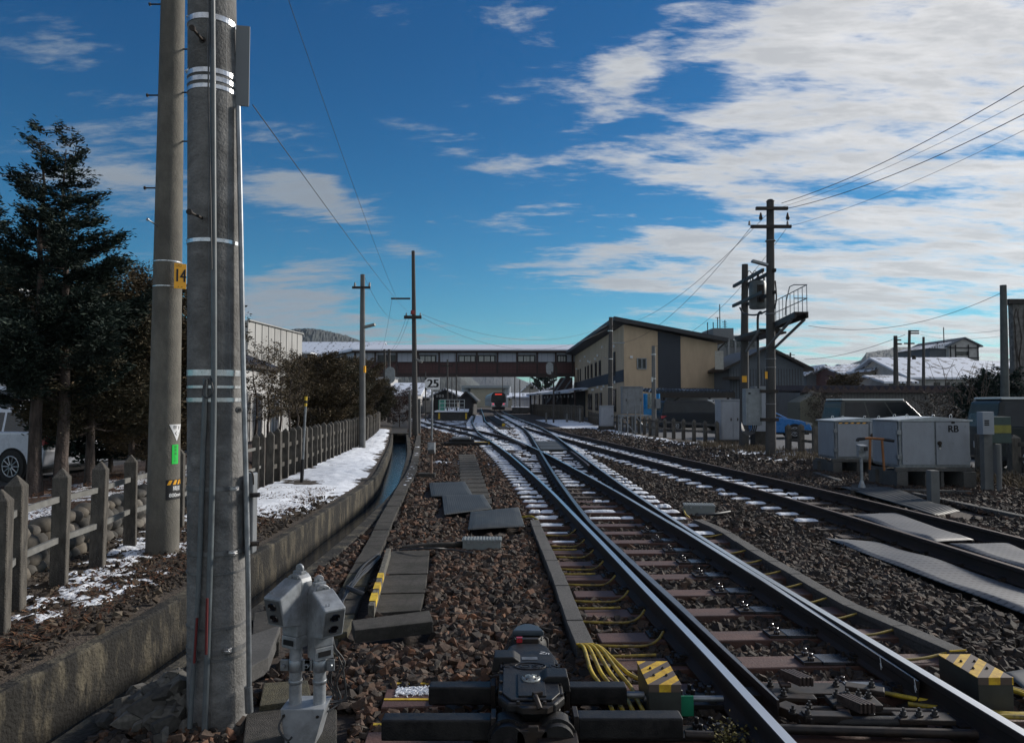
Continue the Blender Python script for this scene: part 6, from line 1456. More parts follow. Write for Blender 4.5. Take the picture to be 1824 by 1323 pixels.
car('pale_roof_minivan', Vector((X_(1572, 27), 27.2, 0)), R(2), [(x * .80, z) for x, z in VAN], [(x * .80 - .05, z) for x, z in VANG], (-1.2, 1.25), 1.66, (.06, .065, .06), 'dark minivan whose roof, painted pale for reflected sky, shows above the relay cabinets', roof_sheen=(.55, .57, .52), cat='van')
car('black_van', Vector((X_(1738, 17.9) + 3.0, 18.6, 0)), R(-8), VAN, VANG, (-1.55, 1.5), 1.8, (.012, .016, .018), 'black van, roof painted pale for reflected sky, at the right edge behind the fence', roof_sheen=(.50, .52, .48), cat='van')
car('blue_compact_car', Vector((X_(1380, 36) - .55, 36, 0)), R(-12), HATCH, HATCHG, (-1.30, 1.30), 1.68, (.02, .16, .45), 'bright blue car whose bonnet shows right of the front twin pole')

# ================================================================== building helpers
M_snowroof = None
def roof_mat(name, snow=.7, c1=(.07, .075, .085), axis=0, freq=2.2):
    m = mat(name, c1, .7); N = m.node_tree.nodes; L = m.node_tree.links; b = N['Principled BSDF']
    tc = N.new('ShaderNodeTexCoord'); mp = N.new('ShaderNodeMapping'); L.new(tc.outputs['Object'], mp.inputs[0])
    sp = N.new('ShaderNodeSeparateXYZ'); L.new(mp.outputs[0], sp.inputs[0])
    mm = N.new('ShaderNodeMath'); mm.operation = 'MULTIPLY'; mm.inputs[1].default_value = freq; L.new(sp.outputs[axis], mm.inputs[0])
    fr = N.new('ShaderNodeMath'); fr.operation = 'FRACT'; L.new(mm.outputs[0], fr.inputs[0])
    n = N.new('ShaderNodeTexNoise'); n.inputs['Scale'].default_value = .8; n.inputs['Detail'].default_value = 9; n.inputs['Roughness'].default_value = .7; L.new(tc.outputs['Object'], n.inputs['Vector'])
    ad = N.new('ShaderNodeMath'); ad.operation = 'MULTIPLY_ADD'; L.new(fr.outputs[0], ad.inputs[0]); ad.inputs[1].default_value = .22; L.new(n.outputs['Fac'], ad.inputs[2])
    mr = N.new('ShaderNodeMapRange'); L.new(ad.outputs[0], mr.inputs[0]); t = .95 - snow * .6; mr.inputs[1].default_value = t - .04; mr.inputs[2].default_value = t + .04
    mx = N.new('ShaderNodeMixRGB'); L.new(mr.outputs[0], mx.inputs[0]); old = b.inputs['Base Color'].links[0].from_socket; L.new(old, mx.inputs[1]); mx.inputs[2].default_value = (.62, .67, .76, 1); L.new(mx.outputs[0], b.inputs['Base Color'])
    return m
R_sn = roof_mat('snowy_roof', .74, freq=.55); R_snz = roof_mat('patchy_snow_roof', .62, (.06, .055, .055)); R_snx = roof_mat('tile_snow_roof', .80, axis=0, freq=.9)
M_beige = mat('beige_render', (.46, .35, .24), .9, var=.07, scale=2, stain=(.36, .275, .19), stscale=.6, stamt=.6, stretch=(1, 1, .3), bump=.1, bscale=30)
M_charc = mat('charcoal_render', (.030, .036, .048), .8, var=.1, scale=3)
M_panel = mat('grey_wall_panel', (.34, .34, .33), .8, var=.05, scale=1, stain=(.20, .20, .195), stscale=.5, stamt=.5, stretch=(1, 1, .3))
M_whitewall = mat('white_wall', (.42, .42, .42), .85, var=.06, scale=1, stain=(.26, .26, .26), stamt=.5)
M_brown = mat('dark_brown_timber', (.080, .030, .030), .7, var=.2, scale=5)
M_brownD = mat('darker_brown_timber', (.024, .012, .012), .7, var=.2, scale=5)
M_paleP = mat('pale_panel', (.31, .34, .40), .6, var=.05)
M_slate = mat('slate_siding', (.085, .10, .12), .8, var=.12, scale=3)
M_darkwall = mat('dark_board_wall', (.018, .018, .020), .8, var=.3)
M_cream = mat('cream_wall', (.26, .24, .20), .85, var=.08)
def window(T, x0, x1, y, z0, z1, fr=M_dark, gl=M_glass, side='F', t=.05, mull=1, blind=None):
    """side F: wall facing -Y at y ; L: wall facing -X at x=y, spans x0..x1 in Y"""
    b = MB(); g = MB(); e = .06
    def bx(bb, u0, u1, a0, a1, d0, d1, mi=0):
        if side == 'F': bb.bx(u0, u1, y - d1, y - d0, a0, a1, mi)
        else: bb.bx(y - d1, y - d0, u0, u1, a0, a1, mi)
    for (u0, u1, a0, a1) in ((x0, x0 + e, z0, z1), (x1 - e, x1, z0, z1), (x0 + e, x1 - e, z0, z0 + e), (x0 + e, x1 - e, z1 - e, z1)): bx(b, u0, u1, a0, a1, .0, t)
    for k in range(mull):
        xm = x0 + (x1 - x0) * (k + 1) / (mull + 1); bx(b, xm - e * .35, xm + e * .35, z0 + e, z1 - e, .0, t * .8)
    w = b.build('window', fr, T); bx(g, x0 + e, x1 - e, z0 + e, z1 - e, .004, .02); g.build('pane', gl, w); return w
def gable_house(name, x0, x1, y0, y1, zw, zr, wallm, roofm, label, ridge='x', ov=.5, wins=(), cat='house', z0=0, base=None):
    T = thing(name, ((x0 + x1) / 2, y0, z0), label, cat)
    b = MB(); b.bx(x0, x1, y0, y1, z0, zw)
    if ridge == 'x': ym = (y0 + y1) / 2; b.prism([(x0, y0, zw), (x0, ym, zr), (x0, y1, zw)], (x1 - x0, 0, 0))
    elif ridge == 'y': xm = (x0 + x1) / 2; b.prism([(x0, y0, zw), (xm, y0, zr), (x1, y0, zw)], (0, y1 - y0, 0))
    b.build('wall', wallm, T)
    b = MB(); th = .22
    if ridge == 'x':
        s = (zr - zw) / ((y1 - y0) / 2)
        b.prism([(x0 - ov, y0 - ov, zw - s * ov + .03), (x0 - ov, ym, zr + .03), (x0 - ov, y1 + ov, zw - s * ov + .03), (x0 - ov, y1 + ov, zw - s * ov + .03 + th), (x0 - ov, ym, zr + .03 + th), (x0 - ov, y0 - ov, zw - s * ov + .03 + th)], (x1 - x0 + 2 * ov, 0, 0))
    elif ridge == 'y':
        s = (zr - zw) / ((x1 - x0) / 2)
        b.prism([(x0 - ov, y0 - ov, zw - s * ov + .03), (x0 - ov, y0 - ov, zw - s * ov + .03 + th), (xm, y0 - ov, zr + .03 + th), (x1 + ov, y0 - ov, zw - s * ov + .03 + th), (x1 + ov, y0 - ov, zw - s * ov + .03), (xm, y0 - ov, zr + .03)], (0, y1 - y0 + 2 * ov, 0))
    elif ridge == 'shed':
        b.prism([(x0 - ov, y0 - ov, zw + .02), (x0 - ov, y0 - ov, zw + .02 + th), (x1 + ov, y0 - ov, zr + .02 + th), (x1 + ov, y0 - ov, zr + .02)], (0, y1 - y0 + 2 * ov, 0))
    b.build('roof', roofm, T)
    for w in wins: window(T, *w)
    return T
def px_house(name, pl_, pr_, pyw, pyr, Y, depth, wallm, roofm, label, ridge='x', wins=(), ov=.5, cat='house', mull=1, gl=M_glass):
    x0, x1 = X_(pl_, Y), X_(pr_, Y)
    T = gable_house(name, x0, x1, Y, Y + depth, Z_(pyw, Y), Z_(pyr, Y if ridge == 'y' else Y + depth / 2), wallm, roofm, label, ridge, ov, (), cat)
    for (a, c, t, b_) in wins: window(T, X_(a, Y), X_(c, Y), Y, Z_(b_, Y), Z_(t, Y), M_dark, gl, 'F', .06, mull)
    return T

# ------------------------------------------------------------------ grey warehouse behind the trees
Tw = thing('warehouse', (-23, 64.5, 0), 'large plain grey panelled warehouse behind the trees left of centre', 'warehouse')
c0 = Vector((X_(440, 64), 64, 0)); c1 = Vector((X_(537, 77), 77, 0)); zt = Z_(571, 64); zt2 = zt
back = Vector((-30, 4, 0)); d = c1 - c0
b = MB(); b.prism([c0, c1, c1 + back, c0 + back], (0, 0, zt)); b.build('wall', M_panel, Tw)
b = MB(); nrm = Vector((d.y, -d.x, 0)).normalized(); n = 9
for k in range(1, n): p = c0 + d * (k / n) + nrm * .015; b.box((p.x, p.y, zt / 2), (.05, .05, zt), math.atan2(d.y, d.x))
b.box((c0 + d / 2 + nrm * .03 + Vector((0, 0, zt * .58))), (d.length, .04, .06), math.atan2(d.y, d.x))
b.build('panel_joint', mat('joint_grey', (.10, .10, .10), .8), Tw)
b = MB(); b.box(c0 + d / 2 + nrm * .02 + Vector((0, 0, zt + .05)), (d.length + .1, .3, .1), math.atan2(d.y, d.x)); b.build('parapet', M_panel, Tw)
gable_house('annex_building', -24.5, -18.0, 48, 56, Z_(652, 50), Z_(640, 50) + .8, M_whitewall, M_dark, 'low white annex with a dark eave in front of the grey warehouse', 'y', .4)
Tl = thing('white_building', (-32, 30, 0), 'plain white building at the far left behind the big conifer', 'building')
b = MB(); b.bx(-45, X_(22, 31), 31, 45, 0, Z_(500, 31)); b.build('wall', M_whitewall, Tl); b = MB(); b.bx(X_(22, 31) - .02, X_(30, 31), 31.3, 45, 0, Z_(515, 31)); b.build('side_wing', M_slate, Tl)
b = MB()
for k in range(6): b.bx(-44 + k * 3.4, -43.94 + k * 3.4, 30.985, 30.998, 0, Z_(500, 31))
b.build('panel_joint', M_slate, Tl)
Tn = thing('white_fence_wall', (-10.5, 30, 0), 'long low pale wall seen between the trunks behind the picket fence', 'wall')
b = MB(); A = Vector((X_(438, 26), 26, 0)); B_ = Vector((X_(538, 50), 50, 0)); d = B_ - A
b.box((A + B_) / 2 + Vector((0, 0, 1.0)), (d.length, .12, 2.1), math.atan2(d.y, d.x)); b.build('wall', M_whitewall, Tn)
b = MB()
for k in range(24): p = A + d * ((k + .5) / 24) + Vector((.08, -.04, 1.0)); b.box(p, (.06, .06, 2.0), math.atan2(d.y, d.x))
b.build('wall_rib', M_panel, Tn)
# ------------------------------------------------------------------ roofed bridge
YB_ = 100.0
Tb = thing('covered_footbridge', (-6, YB_, 5.4), 'long covered brown footbridge with snowy roof and white window band crossing above the tracks', 'footbridge')
xL = X_(632, YB_); xR = X_(1024, YB_); zb0, zb1, zb2, zb3, zb4, zb5 = (Z_(v, YB_) for v in (669.5, 645.5, 644, 628, 625, 615))
b = MB(); b.bx(xL, xR, YB_, YB_ + 4, zb0, zb1); b.build('lower_wall', M_brown, Tb)
b = MB(); b.bx(xL, xR, YB_ - .02, YB_ + 4, zb1, zb4); b.build('upper_wall', M_paleP, Tb)
b = MB()
for z, h in ((zb1, .16), (zb3 + .12, .34), (zb0 + .12, .5)): b.bx(xL - .05, xR, YB_ - .16, YB_ - .021, z - h / 2, z + h / 2)
for px in [632, 668, 706, 744, 782, 813, 849, 886, 921, 957, 990, 1020]: x = X_(px, YB_); b.bx(x - .13, x + .13, YB_ - .14, YB_ - .022, zb0, zb4)
b.build('timber_frame', M_brownD, Tb)
b = MB(); x = xL
while x < xR - .2:
    b.bx(x, x + .035, YB_ - .07, YB_ - .001, zb0 + .4, zb1 - .05); x += .46
for k in range(4): z = zb0 + .45 + k * .35; b.bx(xL, xR, YB_ - .065, YB_ - .002, z, z + .04)
b.build('lattice', M_brownD, Tb)
b = MB(); x = xL
while x < xR - .2: b.bx(x, x + .025, YB_ - .05, YB_ - .019, zb1, zb3); x += .8
b.build('panel_joint', M_slate, Tb)
M_curt = mat('curtain', (.42, .44, .42), .8, var=.15, scale=4, stretch=(8, 1, .2))
for (a, c, lit) in ((672, 705, 0), (746, 777, 1), (816, 848, 1), (851, 883, 1), (921, 954, 1), (992, 1010, 1)):
    w = window(Tb, X_(a, YB_), X_(c, YB_), YB_ - .03, Z_(644.5, YB_), Z_(632, YB_), M_brownD, M_glassB, 'F', .10, 1)
    if lit:
        b = MB(); xa, xb = X_(a, YB_) + .2, X_(c, YB_) - .2; n = 14
        for k in range(n):
            if k in (4, 10): continue
            b.bx(xa + (xb - xa) * k / n, xa + (xb - xa) * (k + .75) / n, YB_ - .058, YB_ - .052, Z_(643.6, YB_), Z_(634.5, YB_))
        b.build('curtain', M_curt, w)
b = MB(); b.prism([(xL - .3, YB_ - .7, zb4 - .05), (xL - .3, YB_ + 2, zb5), (xL - .3, YB_ + 4.7, zb4 - .05), (xL - .3, YB_ + 4.7, zb4 + .2), (xL - .3, YB_ + 2, zb5 + .25), (xL - .3, YB_ - .7, zb4 + .2)], (xR - xL + .6, 0, 0)); b.build('roof', roof_mat('bridge_roof', .98, (.12, .13, .15), 0, 1.1), Tb)
b = MB(); b.bx(xL - .35, xR + .3, YB_ - .78, YB_ - .66, zb4 - .18, zb4 + .02); b.build('eave_gutter', M_brownD, Tb)
# left wing running back
A = Vector((xL, YB_, 0)); C_ = Vector((X_(540, 124), 124, 0)); d = C_ - A; ang = math.atan2(d.y, d.x); nrm = Vector((-d.y, d.x, 0)).normalized() * -1
def wing(z0, z1, off_, th, m, nm, f0=0, f1=1): b = MB(); p = A + d * ((f0 + f1) / 2) + Vector((0, 0, (z0 + z1) / 2)) + Vector((-.7, -.7, 0)) * off_ + Vector((.7, .7, 0)) * (th / 2 if th > 1 else 0); b.box(p, (d.length * (f1 - f0), th, z1 - z0), ang); return b.build(nm, m, Tb)
wing(zb0, zb1, 0, 3, M_brown, 'lower_wall'); wing(zb1, zb4, .01, 3, M_paleP, 'upper_wall'); wing(zb3, zb4 + .1, .3, .12, M_brownD, 'timber_frame'); wing(zb1 - .1, zb1 + .1, .3, .12, M_brownD, 'timber_frame')
wing(zb1 + .1, zb3, .25, .08, M_glass, 'window', .5, .95)
b = MB(); pts = []
o1 = Vector((-.6, -.6, 0)); o2 = Vector((1.6, 1.2, 0)); o3 = Vector((3.6, 3, 0))
b.add([A + o1 + Vector((.3, 0, zb4 - .05)), C_ + o1 + Vector((0, 0, zb4 - .05)), C_ + o2 + Vector((0, 0, zb5)), A + o2 + Vector((.3, 0, zb5)), C_ + o3 + Vector((0, 0, zb4)), A + o3 + Vector((.3, 0, zb4)), A + o1 + Vector((.3, 0, zb4 + .2)), C_ + o1 + Vector((0, 0, zb4 + .2)), C_ + o2 + Vector((0, 0, zb5 + .25)), A + o2 + Vector((.3, 0, zb5 + .25))],
      [(6, 7, 8, 9), (0, 1, 7, 6), (9, 8, 4, 5), (0, 5, 4, 1), (0, 6, 9, 5), (1, 4, 8, 7)]); b.build('roof', R_sn, Tb)
b = MB()
for px in (640, 655): b.bx(X_(px, YB_) - .25, X_(px, YB_) + .25, YB_ + 1, YB_ + 1.5, 0, zb0)
b.bx(xR - 1.2, xR - .6, YB_ + 1, YB_ + 1.6, 0, zb0); b.build('pillar', M_brownD, Tb)
# staircase under the right end
b = MB(); xs0 = X_(1020, 97); b.prism([(xs0, 97, Z_(672, 97)), (xs0, 97, Z_(690, 97)), (X_(985, 97), 97, Z_(722, 97)), (X_(972, 97), 97, Z_(722, 97)), (X_(1000, 97), 97, Z_(672, 97))], (0, 2.6, 0)); b.build('staircase', M_brownD, Tb)
b = MB(); b.cyl((X_(1008, 96.8), 96.9, Z_(672, 97)), (X_(976, 96.8), 96.9, Z_(716, 97)), .12, n=6); b.cyl((X_(1018, 96.8), 96.9, Z_(676, 97)), (X_(990, 96.8), 96.9, Z_(716, 97)), .10, n=6); b.build('stair_rail', M_slate, Tb)
# big tiled roof further back left of the bridge
gable_house('temple_roofed_hall', X_(500, 140), X_(660, 140), 140, 156, Z_(632, 140), Z_(611, 148), M_darkwall, R_snx, 'long dark hall with a snow-dusted tiled roof behind the bridge wing', 'x', 1.5)
Te = thing('lift_tower', (X_(548, 118), 118, 0), 'small grey tower block with a snowy cap at the left end of the bridge', 'tower')
b = MB(); b.bx(X_(537, 98), X_(551, 98), 98, 101, 0, Z_(630, 98)); b.build('wall', M_slate, Te); b = MB(); b.bx(X_(535, 98), X_(553, 98), 97.8, 101.2, Z_(630, 98) + .003, Z_(627, 98)); b.build('roof', M_snow, Te)
# ------------------------------------------------------------------ beige lodging building
Tg = thing('beige_building', (12.5, 60, 0), 'two-storey beige building with charcoal stripes and a sloping dark roof right of the bridge', 'building')
xc = X_(1112, 60); xr = X_(1279, 62.5); zt = Z_(578, 60); zr = Z_(611, 62.5); yb = 101.0; xf = X_(1023, yb); yr = 62.5
pl0 = Vector((xc, 60, 0)); pl1 = Vector((xr, yr, 0)); pl2 = Vector((xr + xf - xc, yb + 2.5, 0)); pl3 = Vector((xf, yb, 0))
b = MB(); b.add([pl0, pl1, pl2, pl3, pl0 + Vector((0, 0, zt)), pl1 + Vector((0, 0, zr)), pl2 + Vector((0, 0, zr)), pl3 + Vector((0, 0, zt))], [(3, 2, 1, 0), (0, 1, 5, 4), (1, 2, 6, 5), (2, 3, 7, 6), (3, 0, 4, 7), (4, 5, 6, 7)]); b.build('wall', M_beige, Tg)
gd = (pl1 - pl0); gn = Vector((gd.y, -gd.x, 0)).normalized()
def ong(f, z, o=.02): p = pl0 + gd * f + gn * o; return Vector((p.x, p.y, z))
def fg(px):   # fraction along the gable wall for a picture column
    for i in range(401):
        f = i / 400; p = pl0 + gd * f
        if CX + p.x * F / p.y >= px: return f
    return 1
f0, f1 = fg(1172), fg(1212); zl = lambda f: zt + (zr - zt) * f
b = MB(); b.prism([ong(f0, 0), ong(f1, 0), ong(f1, zl(f1) - .02), ong(f0, zl(f0) - .02)], gn * .03); b.build('charcoal_stripe', M_charc, Tg)
b = MB(); a0, a1 = fg(1134), fg(1151)
for (u0, u1, v0, v1) in ((a0, a0 + .01, 638, 657), (a1 - .01, a1, 638, 657), ((a0 + a1) / 2 - .005, (a0 + a1) / 2 + .005, 638, 657), (a0, a1, 638, 639.2), (a0, a1, 656, 657.5)):
    b.prism([ong(u0, Z_(v1, 60.5)), ong(u1, Z_(v1, 60.5)), ong(u1, Z_(v0, 60.5)), ong(u0, Z_(v0, 60.5))], gn * .08)
w = b.build('window', M_galv, Tg); b = MB(); b.prism([ong(a0, Z_(657, 60.5)), ong(a1, Z_(657, 60.5)), ong(a1, Z_(638, 60.5)), ong(a0, Z_(638, 60.5))], gn * .03); b.build('pane', M_glassB, w)
sd_ = pl3 - pl0; sn = Vector((sd_.y, -sd_.x, 0)).normalized() * -1
if sn.x > 0: sn = -sn
def ons(f, z, o=.02): p = pl0 + sd_ * f + sn * o; return Vector((p.x, p.y, z))
def fs(px):
    for i in range(2001):
        f = i / 2000; p = pl0 + sd_ * f
        if CX + p.x * F / p.y <= px: return f
    return 1
zs1, zs2 = Z_(658, 60), Z_(679.5, 60)
b = MB(); b.prism([ons(.002, zs2), ons(.998, zs2), ons(.998, zs1), ons(.002, zs1)], sn * .03); b.build('charcoal_band', M_charc, Tg)
for px0, px1, zz0, zz1 in [(1094, 1097, 4.0, 6.2)] + [(x, x + w_, 4.45, 6.0) for x, w_ in ((1068, 3), (1061, 2.6), (1053.5, 2.2), (1047.5, 1.8), (1043, 1.2), (1034, 1.2), (1030, 1.2))] + [(1093, 1098, .9, 2.9)] + [(x, x + w_, .9, 2.7) for x, w_ in ((1069, 3.6), (1061, 5), (1048, 3), (1052, 3), (1031, 1.6), (1040, 1.6))]:
    fa_, fb_ = fs(px1), fs(px0)
    b = MB(); b.prism([ons(fa_, zz0), ons(fb_, zz0), ons(fb_, zz1), ons(fa_, zz1)], sn * .07); w = b.build('window', M_dark, Tg)
    b = MB(); m_ = (fb_ - fa_) * .1; b.prism([ons(fa_ + m_, zz0 + .1, .092), ons(fb_ - m_, zz0 + .1, .092), ons(fb_ - m_, zz1 - .1, .092), ons(fa_ + m_, zz1 - .1, .092)], sn * .01); b.build('pane', M_glassB, w)
b = MB()
for px, z in ((1075, 7.6 - .4), (1096, 6.7), (1043, 7.2), (1035, 7.0), (1066, 6.6), (1049, 6.5), (1062, 6.35), (1052, 6.3), (1028, 6.2), (1048, 3.3), (1066, 3.3), (1077, 3.3), (1041, 3.2), (1035, 3.2), (1029, 3.1), (1056, 3.1), (1058, 3.1), (1073, 3.05), (1097, 3.5)):
    p = ons(fs(px), z, .05); b.box(p, (.22, .22, .22), .3)
p = ong(fg(1124), Z_(636, 60.2), .08); b.box(p, (.22, .16, .2)); b.build('wall_vent', M_white, Tg, bevel=.03)
b = MB(); ovr = gn * .9; up = Vector((0, 0, .10)); sl = (zr - zt)
q0 = pl0 + gn * .9 - gd * .045 + sn * .8; q1 = pl1 + gn * .9 + gd * .06; q2 = pl2 - gn * .5 + gd * .06; q3 = pl3 - gn * .5 + sn * .8 - gd * .045
rz_ = lambda f: zt + sl * f + .12
b.add([Vector((q.x, q.y, rz_(f))) for q, f in ((q0, -.08), (q1, 1.06), (q2, 1.06), (q3, -.08))] + [Vector((q.x, q.y, rz_(f) + .34)) for q, f in ((q0, -.08), (q1, 1.06), (q2, 1.06), (q3, -.08))], [(3, 2, 1, 0), (4, 5, 6, 7), (0, 1, 5, 4), (1, 2, 6, 5), (2, 3, 7, 6), (3, 0, 4, 7)]); b.build('roof', mat('dark_roof_sheet', (.022, .022, .026), .6), Tg)
b = MB(); p = ong(1.0, zr - .1, .1); b.tube([p + Vector((.6, .0, .1)), p + Vector((.05, 0, -.4)), Vector((p.x + .05, p.y, .3))], .07, 8); b.build('downpipe', M_dark, Tg)
# white lamp pylon sheet, carport, rear houses
Tcp = thing('carport', (X_(1235, 50), 50, 0), 'dark carport with a corrugated roof edge beside the beige building', 'carport')
xa, xb = X_(1172, 48), X_(1305, 48); z = Z_(699, 48); b = MB(); n = 22; pts = []
for k in range(n * 2 + 1): pts.append((xa + (xb - xa) * k / (2 * n), 47.5, z + (.13 if k % 2 else .0)))
b.prism([Vector(p) for p in pts] + [Vector((xb, 47.5, z - .10)), Vector((xa, 47.5, z - .10))], (0, 7, .3)); b.build('roof', roof_mat('carport_roof', .35, (.02, .02, .022), 1, .8), Tcp)
b = MB(); b.bx(xa, xb, 47.4, 47.5, z - .35, z - .02)
for x in (xa + .3, xa + 3.3, xb - .4): b.bx(x - .06, x + .06, 47.6, 47.75, -.1, z - .1)
b.cyl((xa + .4, 47.6, z - .9), (xa + 1.6, 47.6, z - .15), .04); b.build('frame', M_dark, Tcp)
b = MB(); b.bx(X_(1185, 55), X_(1300, 55), 54.6, 54.8, 0, Z_(706, 55)); b.build('back_wall', M_panel, Tcp)
b = MB(); b.bx(X_(1268, 46), X_(1292, 46), 46.9, 47.0, Z_(717, 46.9), Z_(711, 46.9)); sg = b.build('parking_sign', M_white, Tcp); b = MB()
for k in range(6): b.bx(X_(1269.5 + k * 3.6, 46.9), X_(1271.8 + k * 3.6, 46.9), 46.885, 46.898, Z_(715.5, 46.9), Z_(712.5, 46.9))
b.build('sign_lettering', M_ink, sg)
Tt = thing('blue_tarpaulin', (X_(1156, 46), 46, 0), 'crumpled bright blue and clear tarpaulin sheet hanging beside the carport', 'tarpaulin')
b = MB(); x0, x1 = X_(1146, 46), X_(1176, 46); z0, z1 = Z_(738, 46), Z_(701, 46); n = 12
for k in range(n): u0, u1 = k / n, (k + 1) / n; y0_, y1_ = 46 + .08 * math.sin(k * 2.1), 46 + .08 * math.sin((k + 1) * 2.1); b.prism([(x0 + (x1 - x0) * u0, y0_, z0), (x0 + (x1 - x0) * u1, y1_, z0), (x0 + (x1 - x0) * u1, y1_, z1), (x0 + (x1 - x0) * u0, y0_, z1)], (0, .03, 0), 1 if 2 < k < 8 else 0)
b.build('sheet', [mat('tarp_blue', (.02, .22, .50), .4), mat('tarp_clear', (.28, .30, .27), .3, var=.3, scale=8)], Tt); b = MB(); b.bx(x0, x1, 45.85, 45.9, z0 - .05, z0 + .35); b.build('lower_hem', mat('tarp_blue_low', (.02, .22, .50), .4), Tt)
# grey house right of the beige building, far flats etc.
T = px_house('grey_house', 1300, 1432, 655, 622, 58, 9, M_slate, M_dark, 'grey clapboard house with a dark gabled roof behind the twin poles', 'y', [(1317, 1330, 672, 686)], .6)
b = MB(); b.bx(X_(1294, 57), X_(1326, 57), 56.2, 58, Z_(676, 57), Z_(671, 57)); b.build('porch_roof', M_dark, T); b = MB(); b.bx(X_(1417, 57), X_(1436, 57), 56.5, 58, Z_(691, 57), Z_(687, 57)); b.build('porch_roof', M_dark, T)
b = MB()
for k in range(26): x = X_(1302 + k * 5, 58); b.bx(x, x + .03, 57.97, 57.998, 0, Z_(657, 58))
b.build('siding_batten', M_darkwall, T)
b = MB(); b.bx(X_(1274, 56), X_(1289, 56), 55.9, 55.95, Z_(658, 56), Z_(625, 56)); b.build('hanging_sheet', mat('pale_sheet', (.32, .31, .28), .8, var=.15), label='pale cloth sheet hanging by the right corner of the beige building', cat='sheet')
To = thing('office_block', (X_(1300, 150), 150, 0), 'grey concrete office block with rooftop antennas behind the beige building', 'building')
b = MB(); b.bx(X_(1256, 150), X_(1352, 150), 150, 165, 0, Z_(606, 150)); b.bx(X_(1268, 150), X_(1345, 150), 149.4, 150, Z_(604, 150), Z_(598, 150)); b.bx(X_(1274, 150), X_(1311, 150), 151, 160, Z_(606, 150), Z_(583.5, 150)); b.build('wall', mat('office_grey', (.13, .14, .15), .85), To)
b = MB(); b.bx(X_(1292, 150), X_(1345, 150), 149.85, 149.99, Z_(618, 150), Z_(606, 150)); b.build('window_band', M_glass, To)
b = MB()
for px in (1298, 1310): b.bx(X_(px, 149.5), X_(px + 3, 149.5), 149.5, 149.84, 0, Z_(600, 150))
b.build('column', mat('office_grey2', (.2, .21, .22), .8), To)
b = MB()
for px, t in ((1284, 542), (1280, 565), (1293, 570), (1262, 574), (1272, 574)): b.cyl((X_(px, 152), 152, Z_(600, 150)), (X_(px, 152), 152, Z_(t, 152)), .10, n=5)
for px, t in ((1280, 566), (1292, 574), (1293, 578), (1293, 582)): b.bx(X_(px - 4, 152), X_(px + 4, 152), 151.95, 152.05, Z_(t, 152), Z_(t - .8, 152))
b.build('antenna', M_dark, To)
# long shed with saw-tooth roof edge
Tsh = thing('long_shed', (X_(1600, 46), 46, 0), 'long ribbed shed with a scalloped dark roof edge behind the parked vans', 'shed')
xa, xb = X_(1425, 46), X_(1830, 46); z = Z_(696, 46); b = MB(); b.bx(xa, xb, 46, 54, -.1, z); b.build('wall', mat('shed_beige', (.16, .155, .15), .85, var=.05, stain=(.12, .11, .10)), Tsh)
b = MB(); x = xa
while x < xb: b.bx(x, x + .05, 45.97, 45.998, -.1, z - .05); x += .20
b.build('wall_rib', mat('shed_rib', (.12, .115, .11), .85), Tsh)
b = MB(); n = 30; w = (xb - xa) / n
pts = [Vector((xa + w * k / 2, 45.6, z + (.33 if k % 2 else .02))) for k in range(2 * n + 1)]
b.prism(pts + [Vector((xb, 45.6, z - .12)), Vector((xa, 45.6, z - .12))], (0, 8.8, .2)); b.build('roof', mat('shed_roof', (.055, .038, .036), .85, var=.3), Tsh)
Tx = thing('lean_to_shed', (X_(1440, 50), 50, 0), 'low yellowish lean-to wall sloping up to the long shed', 'shed')
b = MB(); b.prism([(X_(1425, 44), 44, 0), (X_(1462, 44), 44, 0), (X_(1462, 44), 44, Z_(697, 44)), (X_(1425, 44), 44, Z_(716, 44))], (0, 2, 0)); b.build('wall', mat('lean_yellow', (.15, .145, .11), .85, var=.1), Tx)
# town beyond
for k_, (pa, pb_, pyw, pyr, Y, wm, rm, lb) in enumerate(((1441, 1470, 662, 654, 120, M_cream, R_snz, 'tiny cream house with a dark snowy roof far behind the grey house'), (1466, 1512, 664, 655, 112, M_brown, R_sn, 'brown timber house with a white roof edge left of the garden tree'), (1520, 1560, 660, 651, 118, M_slate, R_snz, 'slate house with a patchy snow roof behind the garden tree'), (1610, 1640, 668, 660, 100, M_cream, R_snz, 'cream house tucked between the town poles'))):
    px_house('town_house', pa, pb_, pyw, pyr, Y, 9, wm, rm, lb, 'x', [(pa + 5, pa + 11, pyw + 3, pyw + 10), (pb_ - 12, pb_ - 5, pyw + 3, pyw + 10)])
px_house('cream_house', 1555, 1610, 662, 645, 90, 10, M_cream, R_snz, 'cream house with a snowy mono-pitch roof above the shed', 'shed', [(1538 + 22, 1572, 663, 676), (1585, 1603, 664, 677)])
px_house('brown_house', 1500, 1556, 666, 655, 96, 9, M_brown, R_snz, 'brown house left of the cream house above the shed', 'x', [(1540, 1550, 662, 672), (1510, 1525, 666, 676)])
px_house('low_brown_house', 1437, 1500, 668, 652, 104, 9, M_slate, R_snz, 'dark low house with a snowy roof just right of the grey house', 'y', [(1475, 1490, 667, 678)])
px_house('white_hall', 1625, 1790, 672, 640, 82, 16, M_whitewall, R_sn, 'wide white hall with a big snow-covered hipped roof above the shed', 'x', [(1664, 1675, 681, 690), (1684, 1692, 681, 690), (1706, 1722, 681, 691), (1740, 1752, 680, 691), (1765, 1776, 680, 690)], .8, 'hall', mull=1)
px_house('low_white_house', 1580, 1626, 682, 672, 78, 8, M_whitewall, R_snz, 'low white house with a dark garage door left of the wide hall', 'x', [(1584, 1612, 683, 694)])
